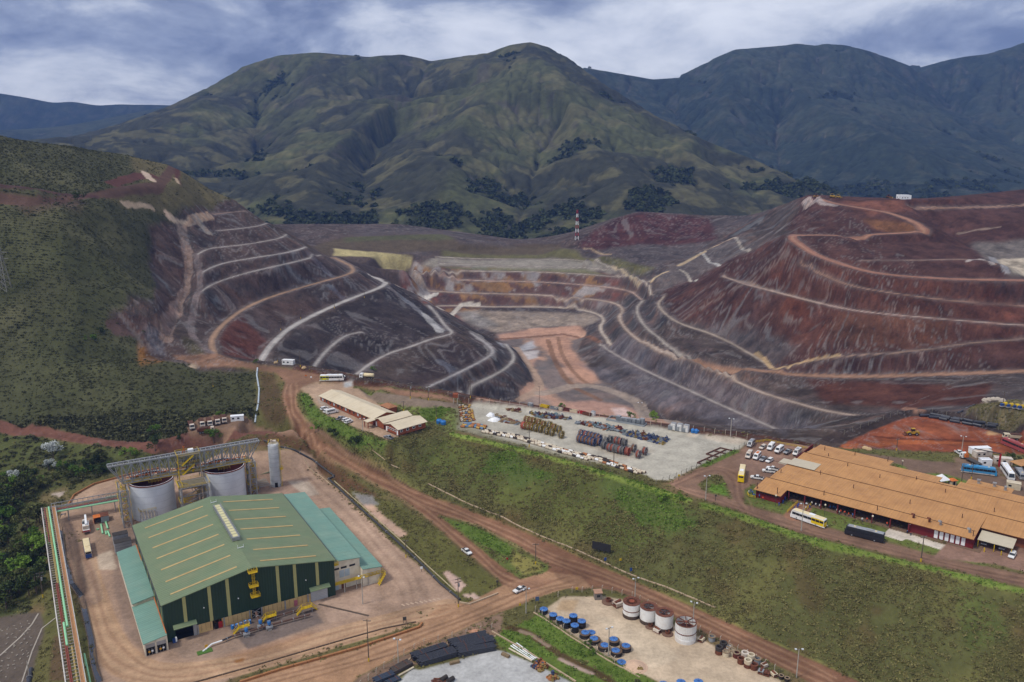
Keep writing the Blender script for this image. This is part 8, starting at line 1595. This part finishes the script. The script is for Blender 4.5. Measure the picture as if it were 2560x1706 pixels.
for k, (x, y) in enumerate([(718,912),(690,909),(760,922),(2163,1123),(2172,1126)]): o = link('boulder', (lambda m: (m.materials.append(mat('tan_rock', 'b59a74', .95, var=.2)), m)[1])(MB().lathe([(0,-.5),(1.3,0),(1.5,.5),(1.0,1.2),(0,1.5)], 7).mesh('boulder'))); o.location = hit(x, y); tag(o, 'tan rock heap ' + ('behind the gate cabin', 'left of the gate cabin', 'beside the rim pole', 'on the grass behind the hall', 'nearer the hall roof corner')[k], 'rock')
# painted crossing on the pad road
for k in range(9): p = hit(1008 + k * 11.2,1513 - k * 1.9); o = link('road_marking', (lambda m: (m.materials.append(mat('worn_paint', 'b39a84', .9, var=.15)), m)[1])(MB().box((0,0,.02),(.55,1.5,.03),.95).mesh('road_marking'))); o.location = p; o['kind'] = 'structure'
PM['stud'] = MB().box((0,0,.12),(.7,.35,.25)).mesh('stud'); CN['stud_grey'] = 'pale'; KN['stud'] = 'concrete stud'
lot([(-10,1570),(85,1545),(80,1640),(-10,1720)], 60, ['stud'], [mat('stud_grey', '8d8478', .9)], 'anchored in the stone revetment', 'concrete_stud', 'stud', 'studs in the revetment', (.7,1.2),1.2)
# ---------------------------------------------------------------- vegetation
def leaf_mat(name, dark, light, rnd=True):
    m = bpy.data.materials.new(name); m.use_nodes = True; t = m.node_tree; b = t.nodes['Principled BSDF']; b.inputs['Roughness'].default_value = .8; b.inputs['Specular IOR Level'].default_value = .15
    oi = t.nodes.new('ShaderNodeObjectInfo'); g_ = t.nodes.new('ShaderNodeNewGeometry'); n = t.nodes.new('ShaderNodeTexNoise'); n.inputs['Scale'].default_value = .06; n.inputs['Detail'].default_value = 3; t.links.new(g_.outputs['Position'], n.inputs[0])
    v = M('ADD', M('MULTIPLY', oi.outputs['Random'], .55, tree=t), M('MULTIPLY', n.outputs[0], .6, tree=t), tree=t); v = M('ADD', v, M('MULTIPLY', g_.outputs['Random Per Island'], .3, tree=t), tree=t)
    r = t.nodes.new('ShaderNodeValToRGB'); t.links.new(v, r.inputs[0]); r.color_ramp.elements[0].position = .3; r.color_ramp.elements[0].color = lin(dark) + (1,); r.color_ramp.elements[1].position = 1.1; r.color_ramp.elements[1].color = lin(light) + (1,); t.links.new(r.outputs[0], b.inputs['Base Color']); return m
def leaves(n, shape, size, rng):
    vs, fs = [], []
    for k in range(n):
        c = np.array(shape(rng)); a = rng.normal(size=3); a /= np.linalg.norm(a); u = np.cross(a, [0.1,.2,1]); u /= np.linalg.norm(u); w = np.cross(a, u); s = size * rng.uniform(.6,1.3)
        o = len(vs); vs += [tuple(c + u * s), tuple(c + w * s * .7), tuple(c - u * s), tuple(c - w * s * .7)]; fs.append((o, o + 1, o + 2, o + 3))
    m = MB(); m.v, m.f = vs, fs; return m
rng = np.random.default_rng(5)
def dome(rx, rz):
    def f(r):
        d = r.normal(size=3); d /= np.linalg.norm(d); q = r.uniform(.55,1.0); return (d[0] * rx * q, d[1] * rx * q, rz * .35 + abs(d[2]) * rz * q * .75)
    return f
def protos(nm, n, cnt, shape, size, m):
    col = bpy.data.collections.new(nm)
    for k in range(n): me = leaves(cnt, shape, size, rng).mesh(nm); me.materials.append(m); col.objects.link(bpy.data.objects.new(nm, me))
    return col
def scatter(name, label, pts, sz, col):
    me = bpy.data.meshes.new(name); me.vertices.add(len(pts)); me.vertices.foreach_set('co', np.asarray(pts, np.float32).ravel()); at = me.attributes.new('sz', 'FLOAT', 'POINT'); at.data.foreach_set('value', np.asarray(sz, np.float32))
    o = bpy.data.objects.new(name, me); C.objects.link(o); tag(o, label, kind='stuff'); t = bpy.data.node_groups.new(name, 'GeometryNodeTree'); t.interface.new_socket('Geometry', in_out='INPUT', socket_type='NodeSocketGeometry'); t.interface.new_socket('Geometry', in_out='OUTPUT', socket_type='NodeSocketGeometry')
    gi, go = t.nodes.new('NodeGroupInput'), t.nodes.new('NodeGroupOutput'); ip = t.nodes.new('GeometryNodeInstanceOnPoints'); ci = t.nodes.new('GeometryNodeCollectionInfo'); ci.inputs['Collection'].default_value = col; ci.inputs['Separate Children'].default_value = True; ci.inputs['Reset Children'].default_value = True
    na = t.nodes.new('GeometryNodeInputNamedAttribute'); na.inputs['Name'].default_value = 'sz'; rv = t.nodes.new('FunctionNodeRandomValue'); rv.data_type = 'FLOAT_VECTOR'; rv.inputs[0].default_value = (-.15,-.15,0); rv.inputs[1].default_value = (.15,.15,6.28); ip.inputs['Pick Instance'].default_value = True
    t.links.new(gi.outputs[0], ip.inputs['Points']); t.links.new(ci.outputs[0], ip.inputs['Instance']); t.links.new(na.outputs['Attribute'], ip.inputs['Scale']); t.links.new(rv.outputs[0], ip.inputs['Rotation']); t.links.new(ip.outputs[0], go.inputs[0]); o.modifiers.new('scatter', 'NODES').node_group = t
AREA = np.gradient(GY)[:, None] * (GYY * GRID_A)
def pick(dens):
    lam = np.clip(dens * AREA, 0,3); lam[:, :2] = 0; n = rng.poisson(lam); r, c = np.nonzero(n); r = np.repeat(r, n[r, c]); c = np.repeat(c, n[np.nonzero(n)]) if False else np.concatenate([np.full(k, cc) for k, cc in zip(n[n > 0], np.nonzero(n)[1])]) if n.sum() < 2000 else np.repeat(np.nonzero(n)[1], n[n > 0])
    y = GY[r] + rng.uniform(-.5,.5, len(r)) * np.gradient(GY)[r]; x = (GA[c] + rng.uniform(-.5,.5, len(c)) * GRID_A) * y; return x, y, Z[r, c]
SHRUB_D = SHRUB * np.clip(.35 + 1.1 * fbm(GX / 25, GYY / 25,201,3),0,1.4)
x, y, z = pick(np.where(CLS == HILL, .6,.10) * SHRUB_D); big = np.clip(rng.lognormal(0,.35, len(x)),.5,2.4)
scatter('shrub_cover', 'olive green scrub covering the hillside', np.stack([x, y, z - .3], 1), big * np.where(y > 430,.44,1.0), protos('shrub', 4,26, dome(1.3,1.0),.42, leaf_mat('scrub_leaf', '3c3d28', '5a5a3b')))
CB = CLS == BANK
gr = fbm(GX / 12, GYY / 12,211,3); x, y, z = pick(TUFT * np.where(CB, 2.5,1.2) * np.clip(gr * 2 - .35,0,1.3) * np.clip((620 - GYY) / 200,0,1)); gcol = COL[np.clip(np.searchsorted(GY, y) - 1,0, NR - 1), np.clip(((x / y - GA[0]) / GRID_A).astype(int),0, NC - 1)]; lush = gcol[:, 1] / (gcol[:, 0] + 1e-4) > 1.22
grass_shape = lambda r: (r.normal() * .38, r.normal() * .38, abs(r.normal()) * .3)
for nm, lb, sel, dk_, lt_ in (('grass', 'dry olive grass tufts on the banks and verges', ~lush, '504b30', '7d7649'),('grass', 'lush bright green grass on the banks and verges', lush, '42561f', '76903c')): scatter(nm, lb, np.stack([x, y, z], 1)[sel], np.clip(rng.lognormal(-.62,.4, sel.sum()),.3,1.3), protos('tuft', 3,16, grass_shape, .3, leaf_mat(nm + str(int(sel.sum())), dk_, lt_)))
for (o_, A_, Y_, H_, F_), dn, lb in ((MT[0], .011, 'dark forest in the gullies of the green mountain'),(MT[1], .003, 'dark forest on the blue hazed mountain')):
    da = A_[1] - A_[0]; dy = Y_[1] - Y_[0]; n = rng.poisson(np.clip(np.clip(F_ - .12,0,1) * dn * dy * da * Y_[:, None], 0,2)); r, c = np.nonzero(n); yy = Y_[r] + rng.uniform(-.5,.5, len(r)) * dy; xx = (A_[c] + rng.uniform(-.5,.5, len(c)) * da) * yy; scatter('forest', lb, np.stack([xx, yy, H_[r, c] - 2], 1), rng.uniform(3.0,6.5, len(r)), FP if 'FP' in globals() else globals().setdefault('FP', protos('forest_tree', 3,26, dome(1.2,1.6),.55, leaf_mat('forest_leaf', '232b1a', '454c2c'))))
# single trees
LMs = [leaf_mat('tree_leaf_dark', '1f2a14', '46522a'), leaf_mat('tree_leaf_bright', '35501a', '6f8a34'), leaf_mat('tree_leaf_olive', '2c3218', '5f6238'), leaf_mat('blossom_leaf', '8a908a', 'd5d8d4')]
def crown_shape(cl):
    def f(r):
        c = cl[r.integers(len(cl))]; d = r.normal(size=3); d /= np.linalg.norm(d); q = c[3] * r.uniform(.5,1.0); return (c[0] + d[0] * q, c[1] + d[1] * q, c[2] + d[2] * q * .75)
    return f
TREE = []
for k in range(4):
    cl = [(rng.normal() * .26, rng.normal() * .26, rng.uniform(.5,.95), rng.uniform(.14,.26)) for _ in range(9)]; tm_ = MB().tube((0,0,-.05),(.01,.02,.35),.035,7,.025).tube((.01,.02,.33),(.03,0,.7),.026,6,.012)
    for q in range(5): c = cl[q]; tm_.tube((.01,.02,.3 + .06 * q),(c[0], c[1], c[2]),.014,5,.006)
    trm = tm_.mesh('trunk'); trm.materials.append(Wd); cms = []
    cb = leaves(820, crown_shape(cl),.045, rng)
    for m_ in LMs: cm = cb.mesh('crown'); cm.materials.append(m_); cms.append(cm)
    TREE.append((trm, cms))
def tree(px, py, h, label, lm=0, group=None, name='tree'):
    b_ = hit(px, py); k = random.randrange(4); t = thing(name, label, 'tree', b_, random.uniform(0,6.3), group); c1 = link('trunk', TREE[k][0], t); c2 = link('crown', TREE[k][1][lm], t)
    for c in (c1, c2):
        c.scale = (h, h, h)
        if 'bush' in label or 'shrub' in label: c.location.z = -.33 * h
for k in range(46):
    u = random.random(); yy = 1235 + u * 300; xm = 105 - u * 15; xx = random.uniform(-30, xm); tree(xx, yy, random.uniform(7,11),('dark green tree in the dense wood below the pipe rack', 'bright green tree in the dense wood below the pipe rack', 'olive green tree in the dense wood below the pipe rack')[k % 3], k % 3, 'wood below the pipe rack')
for k in range(26): xx = random.uniform(20,330); yy = 1130 + (330 - xx) * .2 + random.uniform(0,45); tree(xx, min(yy, 1225), random.uniform(4.5,8),('dark bushy tree behind the ring road', 'bright bushy tree behind the ring road', 'olive bushy tree behind the ring road')[k % 3], k % 3, 'trees behind the ring road')
for x, y, h, l in ((135,1150,9, 'tree with white blossom above the wood, tallest'),(25,1212,7, 'tree with white blossom at the picture edge'),(122,1178,6, 'slim tree with white blossom beside the bright tree')): tree(x, y, h, l, 3)
for x, y, h, lm, l in ((388,1128,8,0, 'round dark tree behind the truss bridge'),(535,1108,7,1, 'bright tree between bridge and dump trucks'),(388,1082,6,1, 'bright bush tree in front of the hillside'),(445,1098,4,0, 'small round bush beside the dump truck row'),(553,1040,4,1, 'small bright bush behind the dump trucks'),(1403,1018,5,1, 'bright bush on the rim behind the reels'),(1576,1046,4.5,1, 'yellowish bush at the transformer bay fence'),(1632,1050,6,1, 'green bush on the rim beside the transformer bay'),(932,925,4,1, 'bush on the rim near the tanker truck'),(640,907,3,1, 'small yellow flowering bush at the gate road'),(790,1072,5,1, 'bush on the bank below the admin parking, upper'),(840,1090,5.5,0, 'dark bush on the bank below the admin parking, middle'),(890,1112,6,0, 'dark bush on the bank below the admin parking, lower'),(1700,1250,3.5,1, 'green bush on the bank corner below the loop road'),(1660,1252,5,1, 'bright bush on the bank below the yard corner'),(2530,1150,5,0, 'bush beside the red bus'),(230,850,5,1, 'single bright bush on the green hillside'),(250,832,5,0, 'dark bush beside the bright one on the hillside'),(195,505,7,0, 'dark tree on the hill track'),(1480,1640,2.5,1, 'bright shrub on the ditch bank'),(1470,1615,2.5,1, 'second bright shrub on the ditch bank')): tree(x, y, h, l, lm)
# ---------------------------------------------------------------- haze
_hz = MB(); _hz.box((0,2600,285),(15000,5900,860))
hm = bpy.data.materials.new('haze'); hm.use_nodes = True; ht = hm.node_tree; ht.nodes.clear()
pv = ht.nodes.new('ShaderNodeVolumePrincipled'); pv.inputs['Color'].default_value = (0.17,0.32,0.78,1); pv.inputs['Density'].default_value = HAZE; pv.inputs['Anisotropy'].default_value = 0.0
ho = ht.nodes.new('ShaderNodeOutputMaterial'); ht.links.new(pv.outputs[0], ho.inputs['Volume'])
haze = _hz.build('haze', hm); tag(haze, 'thin blue air between the mine and the mountains', kind='stuff')
